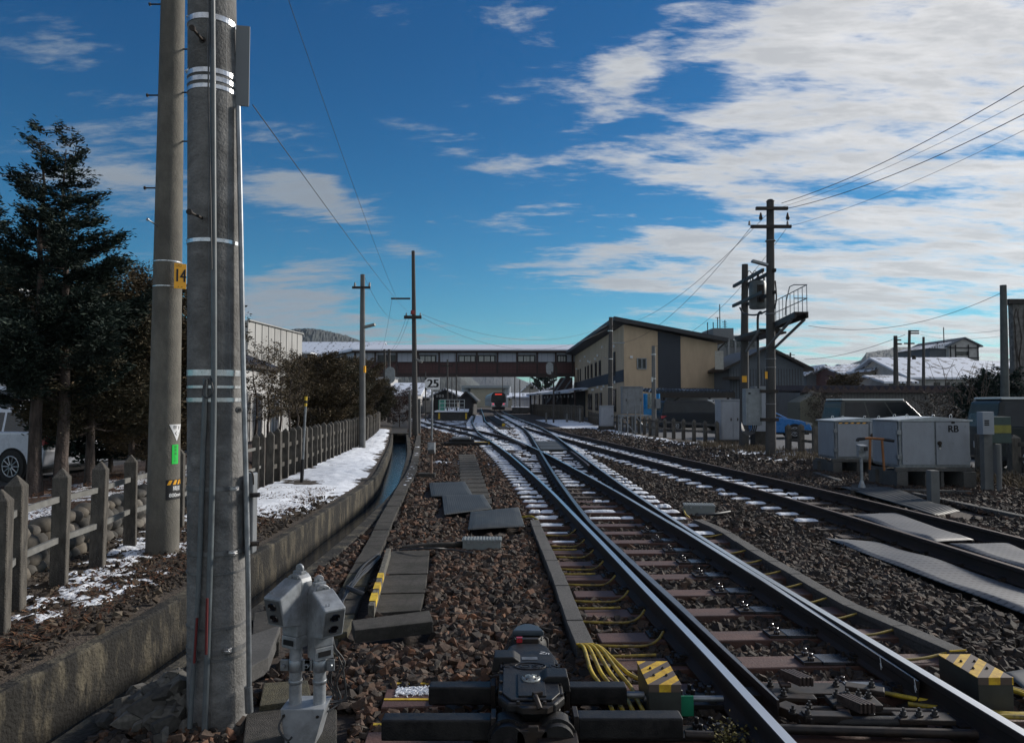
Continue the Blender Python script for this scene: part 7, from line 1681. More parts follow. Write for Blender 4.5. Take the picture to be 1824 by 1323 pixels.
Tbk = px_house('timber_gable_house', 1693, 1746, 616, 603, 130, 14, M_whitewall, M_slate, 'tall gabled house with dark timber framing on a white front, rising above the town', 'y', [(1705, 1727, 626, 633)], .5)
b = MB()
for px in (1695, 1704, 1727, 1744): b.bx(X_(px, 129.8), X_(px + 1.2, 129.8), 129.7, 129.9, Z_(650, 130), Z_(614, 130))
for py in (619, 637, 648): b.bx(X_(1694, 129.8), X_(1746, 129.8), 129.7, 129.9, Z_(py + 1, 130), Z_(py - .5, 130))
b.build('timber_frame', M_darkwall, Tbk)
b = MB(); b.bx(X_(1658, 131), X_(1693, 131) + .02, 131, 143, 0, Z_(620, 131)); b.build('side_wall', M_slate, Tbk); b = MB(); b.prism([(X_(1656, 130.5), 130.5, Z_(620, 130.5) + .01), (X_(1693, 130.5), 130.5, Z_(610, 130.5)), (X_(1720, 130.5), 130.5, Z_(604, 130.5)), (X_(1693, 130.5), 130.5, Z_(621, 130.5))], (0, 12, 0)); b.build('side_roof', R_snz, Tbk)
px_house('slate_block', 1604, 1665, 646, 641, 126, 8, M_slate, M_slate, 'low slate-grey block left of the tall timber gable house', 'x', cat='building')
px_house('far_right_house', 1765, 1830, 655, 646, 88, 8, M_brownD, R_sn, 'dark house with a snowy roof seen between the thick pole and the ivy tower', 'x')
b = MB()
for px, t in ((1673, 611), (1684, 583), (1692, 609)):
    b.cyl((X_(px, 133), 133, Z_(626, 133)), (X_(px, 133), 133, Z_(t, 133)), .09, n=5)
    if t > 600:
        for k in (0, 3, 6): b.bx(X_(px - 4, 133), X_(px + 4, 133), 132.95, 133.05, Z_(t + k, 133), Z_(t + k - .8, 133))
b.build('antenna', M_dark, Tbk)
for (p0, pb_, p1, pt_, Y, w0, w1, lb) in ((1596, 694, 1595, 598, 60, 9, 6.5, 'dark town pole with a ring of cut wires above the cream house'), (1618, 694, 1620, 588, 66, 6, 4.5, 'town pole carrying a small transformer and several crossarms'), (1645, 692, 1645, 600, 62, 6, 4, 'plain thin town pole left of the tall gable house'), (1407, 660, 1408, 628, 150, 3, 3, 'tiny distant pole above the grey house roof')):
    T, a, c = upole(p0, pb_, p1, pt_, Y, w0, w1, lb, M_poleD)
    if p0 in (1618, 1407):
        for py in (590, 594, 612) if p0 == 1618 else (632, 637): crossarm(T, p0 - (10 if py > 600 else 2), p0 + (16 if py < 600 else 8), py, Y, .12, .10)
    if p0 == 1618: b = MB(); q = at(1628, 640, Y); b.cyl(q, q + Vector((0, 0, .35)), .17, n=12); b.build('transformer', M_dark, T)
    if p0 == 1596: crossarm(T, 1590, 1603, 613, Y, .12, .10); crossarm(T, 1591, 1602, 606, Y, .1, .10)

# ------------------------------------------------------------------ station area seen under the bridge
Tp = thing('island_platform', (-6, 72, 0), 'island platform with a snowy top, white railings and dark undercut front between the curving tracks', 'platform')
yA, yE = 72.0, 190.0; xa0, xa1 = X_(777, yA), X_(832, yA); sl_ = -.056; zp = Z_(732, yA)
b = MB(); b.add([(xa0, yA, -.1), (xa1, yA, -.1), (xa1 + sl_ * (yE - yA), yE, -.1), (xa0 + sl_ * (yE - yA) * 1.0, yE, -.1), (xa0, yA, zp - .1), (xa1, yA, zp - .1), (xa1 + sl_ * (yE - yA), yE, zp - .1), (xa0 + sl_ * (yE - yA), yE, zp - .1)], [(0, 1, 5, 4), (1, 2, 6, 5), (2, 3, 7, 6), (3, 0, 4, 7), (4, 5, 6, 7)]); b.build('platform_wall', mat('platform_concrete', (.045, .045, .045), .9, var=.4, scale=2, stain=(.02, .02, .02)), Tp)
b = MB(); b.prism([(xa0 - .15, yA - .15, zp - .099), (xa1 + .15, yA - .15, zp - .099), (xa1 + .15 + sl_ * (yE - yA), yE, zp - .099), (xa0 - .15 + sl_ * (yE - yA), yE, zp - .099)], (0, 0, .12)); b.build('platform_top', roof_mat('platform_snow', .9, (.10, .10, .10), 1, .2), Tp)
b = MB()
for px in (783, 831): b.bx(X_(px, yA) - .12, X_(px, yA) + .05, yA - .03, yA - .001, .1, zp - .2)
b.build('edge_marking', M_yelN, Tp)
b = MB(); zr = zp + .02
xs_ = np.linspace(xa0 + .3, xa1 - .3, 6)
for x in xs_: b.cyl((x, yA + .5, zr), (x, yA + .5, zr + 1.1), .035, n=6)
for hh in (.35, .75, 1.1): b.cyl((xs_[0], yA + .5, zr + hh), (xs_[-1], yA + .5, zr + hh), .03, n=6)
b.build('railing', mat('pale_rail_paint', (.35, .38, .38), .5), Tp)
b = MB(); b.bx(X_(781, 75), X_(792, 75), 75, 76, zr, zr + 1.1); b.build('green_box', mat('green_box_paint', (.03, .20, .15), .5), label='small green box standing on the island platform', cat='box')
gable_house('platform_hut', X_(819, 95), X_(841, 95), 95, 108, Z_(710, 95), Z_(700, 95), M_darkwall, M_dark, 'small dark gabled hut on the island platform', 'y', .5)
gable_house('dark_station_building', X_(772, 112), X_(812, 112), 112, 150, Z_(704, 112), Z_(694, 112), M_darkwall, roof_mat('dark_snow_roof', .6), 'dark station building with white-edged roof behind the speed sign', 'y', .6, wins=[(X_(777, 112), X_(780, 112), 112, Z_(707, 112), Z_(703, 112), M_white, M_glass, 'F', .1, 0), (X_(782, 112), X_(785, 112), 112, Z_(707, 112), Z_(703, 112), M_white, M_glass, 'F', .1, 0), (X_(787, 112), X_(790, 112), 112, Z_(707, 112), Z_(703, 112), M_white, M_glass, 'F', .1, 0)])
gable_house('white_roofed_store', X_(695, 118), X_(744, 118), 118, 135, Z_(704, 118), Z_(684, 126), M_whitewall, R_sn, 'white store with a snowy roof left of the tall dark pole', 'x', .6)
gable_house('low_white_store', X_(748, 125), X_(767, 125), 125, 135, Z_(708, 125), Z_(701, 130), M_whitewall, R_sn, 'low white store with a snowy roof just left of the speed sign', 'x', .5, wins=[(X_(749, 125), X_(764, 125), 125, Z_(713, 125), Z_(709, 125), M_dark, M_glass, 'F', .1, 2)])
gable_house('white_block', X_(652, 130), X_(693, 130), 130, 140, Z_(672, 130), Z_(672, 130) + .5, M_whitewall, M_slate, 'white wall block visible below the left part of the bridge', 'y', .2)
Ts_ = thing('towered_station_hall', (X_(866, 280), 280, 0), 'long beige hall between two round glass towers beyond the train', 'station hall')
b = MB(); b.bx(X_(838, 280), X_(894, 280), 280, 295, 0, Z_(691, 280)); b.build('wall', mat('hall_beige', (.28, .26, .20), .85), Ts_)
b = MB(); b.bx(X_(822, 279), X_(908, 279), 279, 296, Z_(691, 280) + .01, Z_(686.5, 280)); b.build('roof', mat('hall_roof', (.22, .25, .27), .5, var=.1), Ts_)
for pxa, pxb in ((822, 838), (893, 910)):
    b = MB(); cx = X_((pxa + pxb) / 2, 283); b.cyl((cx, 283, 0), (cx, 283, Z_(688, 280)), (X_(pxb, 283) - X_(pxa, 283)) / 2, n=20); b.build('round_tower', mat('tower_glass', (.28, .31, .35), .3, var=.15, scale=2), Ts_)
# distant town mass down the line
for (pa, pb_, pt_, Y, mm, lb) in ((842, 850, 709, 330, M_whitewall, 'tiny white house seen at the far end of the middle track'), (851, 866, 712, 360, M_cream, 'tiny cream house at the far end of the middle track'), (905, 915, 705, 260, M_cream, 'cream house just right of the train top'), (796, 812, 706, 230, M_slate, 'slate house behind the island platform poles')):
    px_house('distant_house', pa, pb_, pt_ + 3, pt_, Y, 10, mm, R_sn, lb, 'x', [(pa + 1.5, pa + 4, pt_ + 5, pt_ + 8)])
# right side white houses
px_house('white_gable_house', 924, 966, 701, 683, 150, 14, mat('offwhite_wall', (.32, .31, .28), .85), R_snz, 'off-white gabled house right of the train', 'y', [(944, 950, 688, 693)], .8)
px_house('white_shed_house', 912, 948, 708, 702, 132, 12, M_whitewall, R_sn, 'low off-white shed beside the train with a snowy roof', 'x')
px_house('gable_shed', 948, 985, 704, 690, 128, 14, mat('offwhite_wall2', (.26, .25, .23), .85), R_snz, 'pale shed with a long sloping roof left of the bridge stairs', 'shed')
# covered way in front of the stairs
Tcw = thing('covered_walkway', (9, 92, 0), 'dark open-sided covered way with a snowy roof running under the bridge stairs', 'walkway')
A = Vector((X_(945, 112), 112, 0)); B_ = Vector((X_(1024, 84), 84, 0)); d = B_ - A; ang = math.atan2(d.y, d.x); zc = 3.1
b = MB(); b.box((A + B_) / 2 + Vector((.9, .9, zc + .1)), (d.length, 3.2, .22), ang, rx=R(10)); b.build('roof', R_sn, Tcw)
b = MB(); b.box((A + B_) / 2 + Vector((2, 2, zc / 2)), (d.length, .3, zc), ang); b.build('back_wall', M_darkwall, Tcw)
b = MB()
for k in range(9): p = A + d * (k / 8); b.box((p.x, p.y, zc / 2), (.16, .16, zc), ang)
b.box((A + B_) / 2 + Vector((0, 0, 1.1)), (d.length, .06, .10), ang); b.build('post', M_brownD, Tcw)
b = MB()
for k in range(14): p = A + d * ((k + .5) / 14) + Vector((-.05, -.05, 2.45)); b.box(p, (.5, .03, .28), ang)
b.build('small_pane', mat('dim_pane', (.22, .23, .24), .5), Tcw)
# picket palings by the right side of the tracks in the distance
pts = []; y = 110.0
while y > 64: pts.append((X_(946, 110) + (X_(1040, 64) - X_(946, 110)) * (110 - y) / 46, y)); y -= 1.15
fence('picket_fence', pts, 0, 0, 'distant dark paling fence below the covered way and beige building', None, None, [.5], h=1.5, w=.35, railm=M_darkwall)
# right platform with ramp
Tr = thing('side_platform', (0, 120, 0), 'low side platform with railings and a ramp right of the train', 'platform')
b = MB(); x0 = X_(912, 118); x1 = X_(942, 118); b.bx(x0, x1, 118, 170, 0, .92); b.prism([(x1, 118, .92), (x1 + 5, 118, .1), (x1, 118, .1)], (0, 3, 0)); b.build('platform_wall', mat('platform_concrete2', (.05, .05, .05), .9, var=.3), Tr)
b = MB(); b.bx(x0 - .1, x1 + .05, 117.9, 170, .921, 1.0); b.build('platform_top', M_snow, Tr)
b = MB()
for k in range(8): x = x0 + .3 + k * (x1 - x0 + 2) / 8; b.cyl((x, 118.4, 1), (x, 118.4, 2.1), .04, n=6)
for hh in (1.4, 1.8, 2.1): b.cyl((x0 + .3, 118.4, hh), (x1 + 1.4, 118.4, hh), .035, n=6)
b.build('railing', M_paleP, Tr)
# thin masts under the bridge
for (px, pb_, pt_, Y, w, lb) in ((797, 744, 640, 75, 3.2, 'slim dark mast rising from the island platform, left one'), (813, 748, 668, 73, 3.4, 'slim dark mast rising from the island platform front, right one'), (805, 735, 670, 85, 2, 'very thin pole behind the island platform masts'), (766 - 8, 748, 662, 66, 2.4, 'thin mast just left of the speed sign'), (895, 722, 640, 160, 1.6, 'thin mast seen above the train'), (917, 735, 668, 120, 2.2, 'dark mast right of the train'), (926, 735, 676, 118, 2.2, 'second dark mast right of the train'), (944, 730, 668, 115, 1.4, 'thin mast before the off-white gabled house')):
    T, a, c = upole(px, pb_, px, pt_, Y, w, w * .8, lb, M_poleD)
    if px == 797: crossarm(T, 786, 807, 652, Y, .12, .1)
T, a, c = upole(986, 752, 986, 645, 64, 3.2, 2.6, 'dark signal mast with an oval backboard before the beige building', M_poleD)
b = MB(); p = at(979, 656, 63.7); b.prism([p + Vector((.32 * math.cos(t), 0, .36 * math.sin(t) + (.18 if math.sin(t) > 0 else -.18))) for t in np.linspace(0, 2 * math.pi, 18, endpoint=False)], (0, -.06, 0)); b.build('signal_backboard', mat('pale_board2', (.22, .24, .25), .6), T)
b = MB(); b.bx(X_(980, 63.8), X_(992, 63.8), 63.7, 63.9, Z_(674, 64), Z_(668, 64)); b.bx(X_(982, 63.8), X_(984, 63.8), 63.6, 63.8, Z_(687, 64), Z_(662, 64)); b.bx(X_(990, 63.8), X_(993, 63.8), 63.75, 63.85, Z_(672, 64), Z_(654, 64)); b.build('bracket', M_dark, T)
T, a, c = upole(686, 700, 0, 0, 50, 1, 1, '', M_dark) if False else (None, 0, 0)
b = MB(); b.cyl(at(670, 703, 60), at(683, 677, 60), .25, n=8); b.build('barrier_arm', M_darkwall, label='slanted dark beam leaning behind the trees under the bridge', cat='beam')
for (px, pyt, pyb, w, lb, Y) in ((973, 735, 752, 3, 'stubby grey post near the far paling fence, left one', 66), (1010, 737, 752, 4, 'stubby grey post near the far paling fence, right one', 66), (1033, 727, 752, 3, 'grey post with a small white box by the beige building', 64), (700, 742, 750, 3, 'tiny white marker by the far end of the channel', 60), (746, 690 + 20, 765, 5, 'pale short post at the foot of the tall dark pole', 40)):
    q = at(px, pyb, Y); b = MB(); b.bx(q.x - w / 2 * Y / F, q.x + w / 2 * Y / F, Y, Y + .15, -.05, Z_(pyt, Y)); b.build('short_post', M_poleM, label=lb, cat='post')

# ------------------------------------------------------------------ train
YT = 140.0; xt = X_(888, YT)
TTn = thing('passenger_train', (xt, YT, .17), 'silver train with a black face and red rear lights standing on the straight track', 'train')
w = 1.42; zt = 3.75
face = [(-w, .95), (-w, 2.6), (-w + .12, 3.3), (-.9, 3.7), (.9, 3.7), (w - .12, 3.3), (w, 2.6), (w, .95)]
b = MB(); b.prism([(xt + x, YT, z) for x, z in face], (-3.4, 60, 0)); b.build('body', mat('train_silver', (.30, .32, .34), .35, .4), TTn)
b = MB(); b.prism([(xt + x * .985, YT - .02, z) for x, z in [(-w, 1.45), (-w, 2.6), (-w + .12, 3.3), (-.9, 3.65), (.9, 3.65), (w - .12, 3.3), (w, 2.6), (w, 1.45), (.55, 1.1), (.35, .95), (-.35, .95), (-.55, 1.1)]], (0, -.06, 0)); b.build('black_face', M_ink, TTn)
b = MB(); b.prism([(xt + x, YT - .085, z) for x, z in ((-1.15, 1.9), (1.15, 1.9), (1.05, 2.9), (-1.05, 2.9))], (0, -.03, 0)); b.build('windscreen', M_glassB, TTn)
b = MB(); b.bx(xt - .65, xt + .65, YT - .12, YT - .08, 3.2, 3.4); b.build('destination_lamp', plain('red_lit_sign', (.8, .05, .03), .4, 0, .45), TTn)
for s in (-1, 1):
    b = MB(); b.prism([(xt + s * .6, YT - .085, 1.0), (xt + s * 1.38, YT - .085, .95), (xt + s * 1.38, YT - .085, 1.75), (xt + s * .8, YT - .085, 1.6)], (0, -.03, 0)); b.build('lamp_housing', M_white, TTn)
    b = MB(); b.cyl((xt + s * 1.0, YT - .16, 1.45), (xt + s * 1.0, YT - .11, 1.45), .12, n=10); b.build('tail_lamp', plain('tail_red', (.9, .05, .12), .4, 0, .7), TTn)
b = MB(); b.bx(xt - 1.2, xt + 1.2, YT - .1, YT + 2.5, .3, .93); b.box((xt, YT - .25, .75), (.35, .3, .3)); b.build('skirt', M_darkwall, TTn)
b = MB()
for k in range(12): y = YT + 3 + k * 4.6; b.bx(xt - w - .02 - 3.4 * (y - YT) / 60, xt - w - 3.4 * (y - YT) / 60, y, y + 3, 1.9, 2.7)
b.build('side_window', M_glass, TTn)
# pit in the ballast and points machine in the distance
b = MB(); A = G(873, 735, -.0); A = Vector((X_(872, 95), 95, 0)); B_ = Vector((X_(898, 58), 58, 0)); d = B_ - A; b.box((A + B_) / 2 + Vector((0, 0, -.04)), (d.length, .9, .06), math.atan2(d.y, d.x)); b.build('drain_channel', M_soot, label='long dark drain slot between the middle and straight tracks', cat='drain')
b = MB(); b.box((X_(902, 48), 48.5, 0.02), (1.0, 2.2, .06), .1); b.build('drain_cover', M_soot, label='dark square pit in the ballast near the yellow marker', cat='drain'); b = MB(); b.box((X_(897, 52), 52, .12), (.22, .22, .18)); b.build('yellow_marker', M_yelN, bevel=.02, label='small yellow marker at the edge of the dark pit', cat='marker')
Tpm = thing('point_machine', (X_(830, 29.6), 29.6, 0), 'distant black point machine beside the diverging track', 'point machine')
b = MB(); b.bx(X_(800, 29.6), X_(845, 29.6), 29.5, 29.9, 0, .22); b.bx(X_(792, 29.6), X_(870, 29.6), 29.2, 29.35, 0, .12); b.build('case', M_black, Tpm, bevel=.03); b = MB(); b.bx(X_(805, 29.6), X_(838, 29.6), 29.45, 29.95, .221, .32); b.build('lid', M_boxgrey, Tpm, bevel=.04); b = MB(); b.bx(X_(845, 29.3), X_(872, 29.3), 29.4, 29.7, 0, .12); b.build('yellow_sleeper_end', M_yelN, Tpm)
for k, (a_, c_) in enumerate((((1093 - 3, 822), 0),)): pass
# crossing panels between the diverging rails
b = MB()
for k, yy in enumerate((26.3, 28.2, 30.1)): b.box((MR(yy) + .02, yy, .045), (.95, 1.75, .08), 0)
b.build('crossing_panel', M_mat, bevel=.01, label='grey rubber crossing panels lying between the straight track rails', cat='crossing panel')

# ================================================================== trees
M_bark = mat('conifer_bark', (.050, .038, .032), .95, var=.5, scale=18, bump=1.0, bscale=40, stain=(.11, .085, .075), stscale=9, stamt=.6, stretch=(1, 1, .2))
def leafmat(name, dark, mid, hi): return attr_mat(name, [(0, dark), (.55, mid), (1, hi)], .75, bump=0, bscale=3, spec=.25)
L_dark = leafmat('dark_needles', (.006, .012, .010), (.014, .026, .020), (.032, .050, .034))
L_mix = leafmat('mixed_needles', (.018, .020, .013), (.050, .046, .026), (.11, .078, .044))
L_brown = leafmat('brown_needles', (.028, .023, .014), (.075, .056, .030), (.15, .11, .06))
def tree(name, label, base, H, Rr, leaf, seed, nb=100, sprig=.10, trunks=((0, 0),), low=.15, dens=1.0, shape='cone', tr=.09, group=None, cat='tree', droop=-.12, up=.35, bare=.3, twn=7, spn=9, wf=.30):
    rs = np.random.RandomState(seed); T = thing(name, base, label, cat, group)
    b = MB(); bb = Vector(base)
    for (dx, dy) in trunks:
        pts = [bb + Vector((dx + rs.normal(0, .010) * i, dy + rs.normal(0, .010) * i, H * .96 * i / 8 - .1)) for i in range(9)]
        b.tube(pts, [tr * (1 - .93 * i / 8) * (1.25 if i == 0 else 1) for i in range(9)], 9)
    V = []; RV = []; tk = MB(); 
    for k in range(nb):
        f = low + (1 - low) * (k + rs.rand()) / nb; z = H * f
        if shape == 'cone': r = Rr * (1 - f) ** .95 * (0.42 + .72 * rs.rand() ** 1.3) + .15
        else: r = Rr * math.sqrt(max(.03, 1 - ((f - .55) / .52) ** 2)) * (.6 + .5 * rs.rand())
        a = rs.uniform(0, 6.283) ; tx = trunks[rs.randint(len(trunks))]
        p0 = np.array([base[0] + tx[0], base[1] + tx[1], base[2] + z]); dr = np.array([math.cos(a), math.sin(a), 0])
        n = 6; cl = []
        for i in range(n + 1):
            t = i / n; cl.append(p0 + dr * r * t + np.array([0, 0, r * (droop * math.sin(t * 3.1) + up * t * t)]) + rs.normal(0, .015 * r, 3) * (t > 0))
        cl = np.array(cl)
        tk.tube([Vector(c) for c in cl], [max(.004, tr * .22 * (1 - f * .5) * (1 - .85 * i / n)) for i in range(n + 1)], 4)
        m = max(4, int(twn * r / Rr * 2.4 * dens))
        for j in range(m):
            t = bare + (1 - bare) * (j + rs.rand()) / m; i = min(n - 1, int(t * n)); pc = cl[i] + (cl[i + 1] - cl[i]) * (t * n - i)
            sgn = 1 if rs.rand() < .5 else -1; cn = shape == 'cone'; ta = a + sgn * rs.uniform(.3, .9 if cn else 1.3); tl = (.16 + (.20 if cn else .34) * (1 - abs(t - .5))) * min(r, 1.3) * rs.uniform(.6, 1.1)
            if j == m - 1: ta = a; 
            td = np.array([math.cos(ta), math.sin(ta), rs.uniform(-.15, .45)])
            q = max(3, int(spn * tl / .35))
            s = rs.rand(q); c = pc + td * (tl * s)[:, None] + rs.normal(0, .035, (q, 3)); sh = .35 + .65 * rs.rand(); 
            a2 = ta + rs.uniform(-.9, .9, q); el = rs.uniform(-.4, .7, q)
            d = np.stack([np.cos(a2) * np.cos(el), np.sin(a2) * np.cos(el), np.sin(el)], 1); w = np.cross(d, rs.normal(size=(q, 3))); w /= np.linalg.norm(w, axis=1)[:, None]
            L = (sprig * rs.uniform(.6, 1.4, q))[:, None]; W = L * wf
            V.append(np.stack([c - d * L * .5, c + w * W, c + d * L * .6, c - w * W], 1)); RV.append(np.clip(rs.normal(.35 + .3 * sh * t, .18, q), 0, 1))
    b.build('trunk', M_bark, T)
    tk.build('limbs', M_bark, T)
    V = np.concatenate(V); RV = np.concatenate(RV)
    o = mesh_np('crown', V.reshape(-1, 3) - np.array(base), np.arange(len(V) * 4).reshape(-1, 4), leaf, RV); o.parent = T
    return T
def gb(px, Y, z=.36): return (X_(px, Y), Y, z)
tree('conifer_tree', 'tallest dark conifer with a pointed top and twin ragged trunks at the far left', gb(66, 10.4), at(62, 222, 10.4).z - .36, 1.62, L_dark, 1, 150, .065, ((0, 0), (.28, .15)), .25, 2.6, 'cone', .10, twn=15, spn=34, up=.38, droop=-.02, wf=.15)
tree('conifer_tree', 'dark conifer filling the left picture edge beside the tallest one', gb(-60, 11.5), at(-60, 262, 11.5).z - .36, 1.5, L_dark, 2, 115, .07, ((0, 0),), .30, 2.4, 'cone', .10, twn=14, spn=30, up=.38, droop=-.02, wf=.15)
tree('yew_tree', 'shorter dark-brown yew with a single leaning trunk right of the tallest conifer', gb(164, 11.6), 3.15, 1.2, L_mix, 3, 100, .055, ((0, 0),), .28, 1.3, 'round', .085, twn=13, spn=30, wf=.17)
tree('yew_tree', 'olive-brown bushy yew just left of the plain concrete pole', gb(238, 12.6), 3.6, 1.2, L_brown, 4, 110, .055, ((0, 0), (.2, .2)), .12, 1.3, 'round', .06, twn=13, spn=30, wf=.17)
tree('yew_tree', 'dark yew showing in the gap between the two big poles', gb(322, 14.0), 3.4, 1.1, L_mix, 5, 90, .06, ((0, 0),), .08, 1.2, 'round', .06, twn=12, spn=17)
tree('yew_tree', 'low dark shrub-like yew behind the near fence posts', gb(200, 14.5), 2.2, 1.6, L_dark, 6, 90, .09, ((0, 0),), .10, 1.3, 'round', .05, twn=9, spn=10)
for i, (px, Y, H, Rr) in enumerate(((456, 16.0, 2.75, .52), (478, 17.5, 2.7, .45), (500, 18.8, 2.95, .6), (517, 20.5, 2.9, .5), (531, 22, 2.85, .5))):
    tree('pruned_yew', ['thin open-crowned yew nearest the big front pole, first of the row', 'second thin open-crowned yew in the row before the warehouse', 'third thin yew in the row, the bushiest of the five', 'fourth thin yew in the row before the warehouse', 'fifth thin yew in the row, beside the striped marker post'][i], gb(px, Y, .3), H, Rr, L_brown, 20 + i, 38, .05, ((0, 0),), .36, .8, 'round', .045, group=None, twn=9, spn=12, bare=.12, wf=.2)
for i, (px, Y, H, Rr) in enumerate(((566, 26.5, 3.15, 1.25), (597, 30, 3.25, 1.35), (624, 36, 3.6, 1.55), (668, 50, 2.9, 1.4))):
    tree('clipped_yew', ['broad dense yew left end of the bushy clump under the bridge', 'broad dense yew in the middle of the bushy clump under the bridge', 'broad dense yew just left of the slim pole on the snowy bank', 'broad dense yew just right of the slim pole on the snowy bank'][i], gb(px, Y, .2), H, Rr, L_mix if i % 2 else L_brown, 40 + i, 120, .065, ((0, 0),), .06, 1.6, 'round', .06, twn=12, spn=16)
tree('bare_shrub', 'reddish leafless shrub under the bridge near the channel end', gb(712, 52, 0), 2.6, 1.6, leafmat('red_twigs', (.02, .010, .009), (.045, .022, .018), (.08, .04, .03)), 60, 70, .08, ((0, 0),), .1, 1, 'round', .04, cat='shrub')
tree('bare_shrub', 'twiggy brown shrub climbing by the lean-to wall', gb(1470, 43, 0), 2.4, 1.2, leafmat('brown_twigs', (.02, .015, .012), (.04, .03, .022), (.07, .05, .035)), 61, 60, .07, ((0, 0),), .1, .8, 'round', .03, cat='shrub')
tree('bare_shrub', 'brown tangle of twigs between the two vans', gb(1680, 30, 0), 2.0, 1.3, leafmat('brown_twigs2', (.02, .015, .012), (.04, .03, .022), (.07, .05, .035)), 62, 70, .06, ((0, 0),), .1, .8, 'round', .03, cat='shrub')
tree('evergreen_shrub', 'dark evergreen shrub beside the thick pole at the right edge', gb(1772, 24, 0), 2.7, 1.1, L_dark, 63, 90, .09, ((0, 0),), .3, 1.2, 'round', .04, cat='shrub')
tree('garden_tree', 'small dark garden tree before the brown house', gb(1508, 80, .5), 4.1, 1.9, L_brown, 64, 80, .22, ((0, 0),), .3, 1, 'round', .1, twn=8, spn=8)
tree('cedar_tree', 'tall dark cedar beyond the off-white gabled house', gb(966, 190, 0), 10, 3.4, L_dark, 65, 80, .5, ((0, 0),), .3, 1, 'round', .2, twn=8, spn=8)
tree('weed_tuft', 'small yellow-green weed growing against the left rail', (1.06, 3.66, -.04), .12, .07, leafmat('weed', (.05, .05, .015), (.12, .10, .03), (.22, .18, .05)), 66, 20, .016, ((0, 0),), .1, 1, 'round', .002, cat='plant')
# bare branches rising right of the shed
b = MB(); r_ = random.Random(9)
for k in range(16):
    p = at(1700 + r_.uniform(-30, 60), 720, 22); pts = [p]; d = Vector((r_.uniform(-.6, .4), r_.uniform(-.2, .2), 1))
    for j in range(6): d = (d + Vector((r_.uniform(-.4, .4), r_.uniform(-.2, .2), .1))).normalized(); p = p + d * r_.uniform(.15, .32); pts.append(p)
    b.tube(pts, [.014, .012, .01, .008, .006, .005, .004], 5)
b.build('bare_branches', M_bark, label='spindly bare branches with buds rising left of the thick right-hand pole', cat='shrub')

# ================================================================== hills
def hill(name, pts, Y, depth, m, seed, jag=.004, kind='structure'):
    """ridge profile from picture columns at distance Y; slopes down towards the viewer and behind"""
    P = [(X_(px, Y), Z_(py, Y)) for px, py in pts]; xs = np.array([p[0] for p in P]); zs = np.array([p[1] for p in P])
    n = 520; X = np.linspace(xs[0], xs[-1], n); Zr = np.interp(X, xs, zs); rows = 34; V = []; F_ = []
    for j in range(rows):
        v = j / (rows - 1); yy = Y - depth * .6 + depth * v * 1.1; prof = math.sin(min(1, v / .62) * math.pi / 2) if v < .62 else 1 - (v - .62) * .9
        for i in range(n):
            nz_ = mnoise(Vector((X[i] / depth * 5, yy / depth * 5, seed))) * .05 + mnoise(Vector((X[i] / depth * 60, yy / depth * 60, seed))) * .022 + mnoise(Vector((X[i] / depth * 220, yy / depth * 160, seed))) * .014
            V.append((X[i] * yy / Y, yy, -5 + (Zr[i] + 5) * prof * (1 + nz_ * (1.0 if v < .55 else .45))))
    for j in range(rows - 1):
        for i in range(n - 1): F_.append((j * n + i, j * n + i + 1, (j + 1) * n + i + 1, (j + 1) * n + i))
    me = bpy.data.meshes.new(name); me.from_pydata(V, [], F_); me.materials.append(m)
    o = bpy.data.objects.new(name, me); scene.collection.objects.link(o); o['kind'] = kind; return o
def hillmat(name, c, snow, s=.012, amt=.7):
    m = mat(name, c, .95, var=.5, scale=s * 6, noise_detail=10); N = m.node_tree.nodes; L = m.node_tree.links; b = N['Principled BSDF']
    tc = N.new('ShaderNodeTexCoord'); n = N.new('ShaderNodeTexNoise'); n.inputs['Scale'].default_value = s * 40; n.inputs['Detail'].default_value = 12; n.inputs['Roughness'].default_value = .8; L.new(tc.outputs['Object'], n.inputs['Vector'])
    mr = N.new('ShaderNodeMapRange'); mr.inputs[1].default_value = .50; mr.inputs[2].default_value = .62; mr.inputs[4].default_value = amt; L.new(n.outputs['Fac'], mr.inputs[0])
    mx = N.new('ShaderNodeMixRGB'); L.new(mr.outputs[0], mx.inputs[0]); L.new(b.inputs['Base Color'].links[0].from_socket, mx.inputs[1]); mx.inputs[2].default_value = tuple(snow) + (1,); L.new(mx.outputs[0], b.inputs['Base Color']); return m
H_near = hillmat('snowy_forest_hill', (.028, .036, .034), (.20, .23, .26), .012, .6)
H_mid = hillmat('wooded_hill', (.034, .040, .045), (.10, .12, .14), .01, .5)
H_far = hillmat('far_ridge', (.030, .042, .045), (.06, .075, .09), .006, .3)  # bluish tone has a slight distance haze put into the colour
H_dark = hillmat('dark_wooded_hill', (.018, .024, .024), (.06, .07, .08), .012, .4)
hill('hill', [(380, 640), (440, 606), (505, 586), (530, 582), (560, 584), (600, 594), (640, 606), (720, 622), (800, 640), (860, 690)], 900, 500, H_near, 1)
hill('hill', [(660, 655), (700, 650), (760, 660), (820, 672), (860, 700), (880, 716)], 500, 200, H_dark, 2)
hill('hill', [(760, 690), (820, 672), (880, 664), (910, 668), (940, 682), (975, 692), (1010, 684), (1060, 690), (1120, 700)], 1900, 900, H_mid, 3)
hill('hill', [(1380, 672), (1440, 668), (1490, 655), (1535, 640), (1545, 627), (1580, 622), (1600, 617), (1635, 620), (1665, 634), (1700, 650), (1760, 655), (1790, 640), (1824, 627), (1900, 610), (2000, 640)], 1500, 700, H_far, 4)
hill('hill', [(-2600, 600), (-1500, 560), (-900, 600), (-300, 640), (200, 640), (420, 660)], 1500, 700, H_mid, 5)
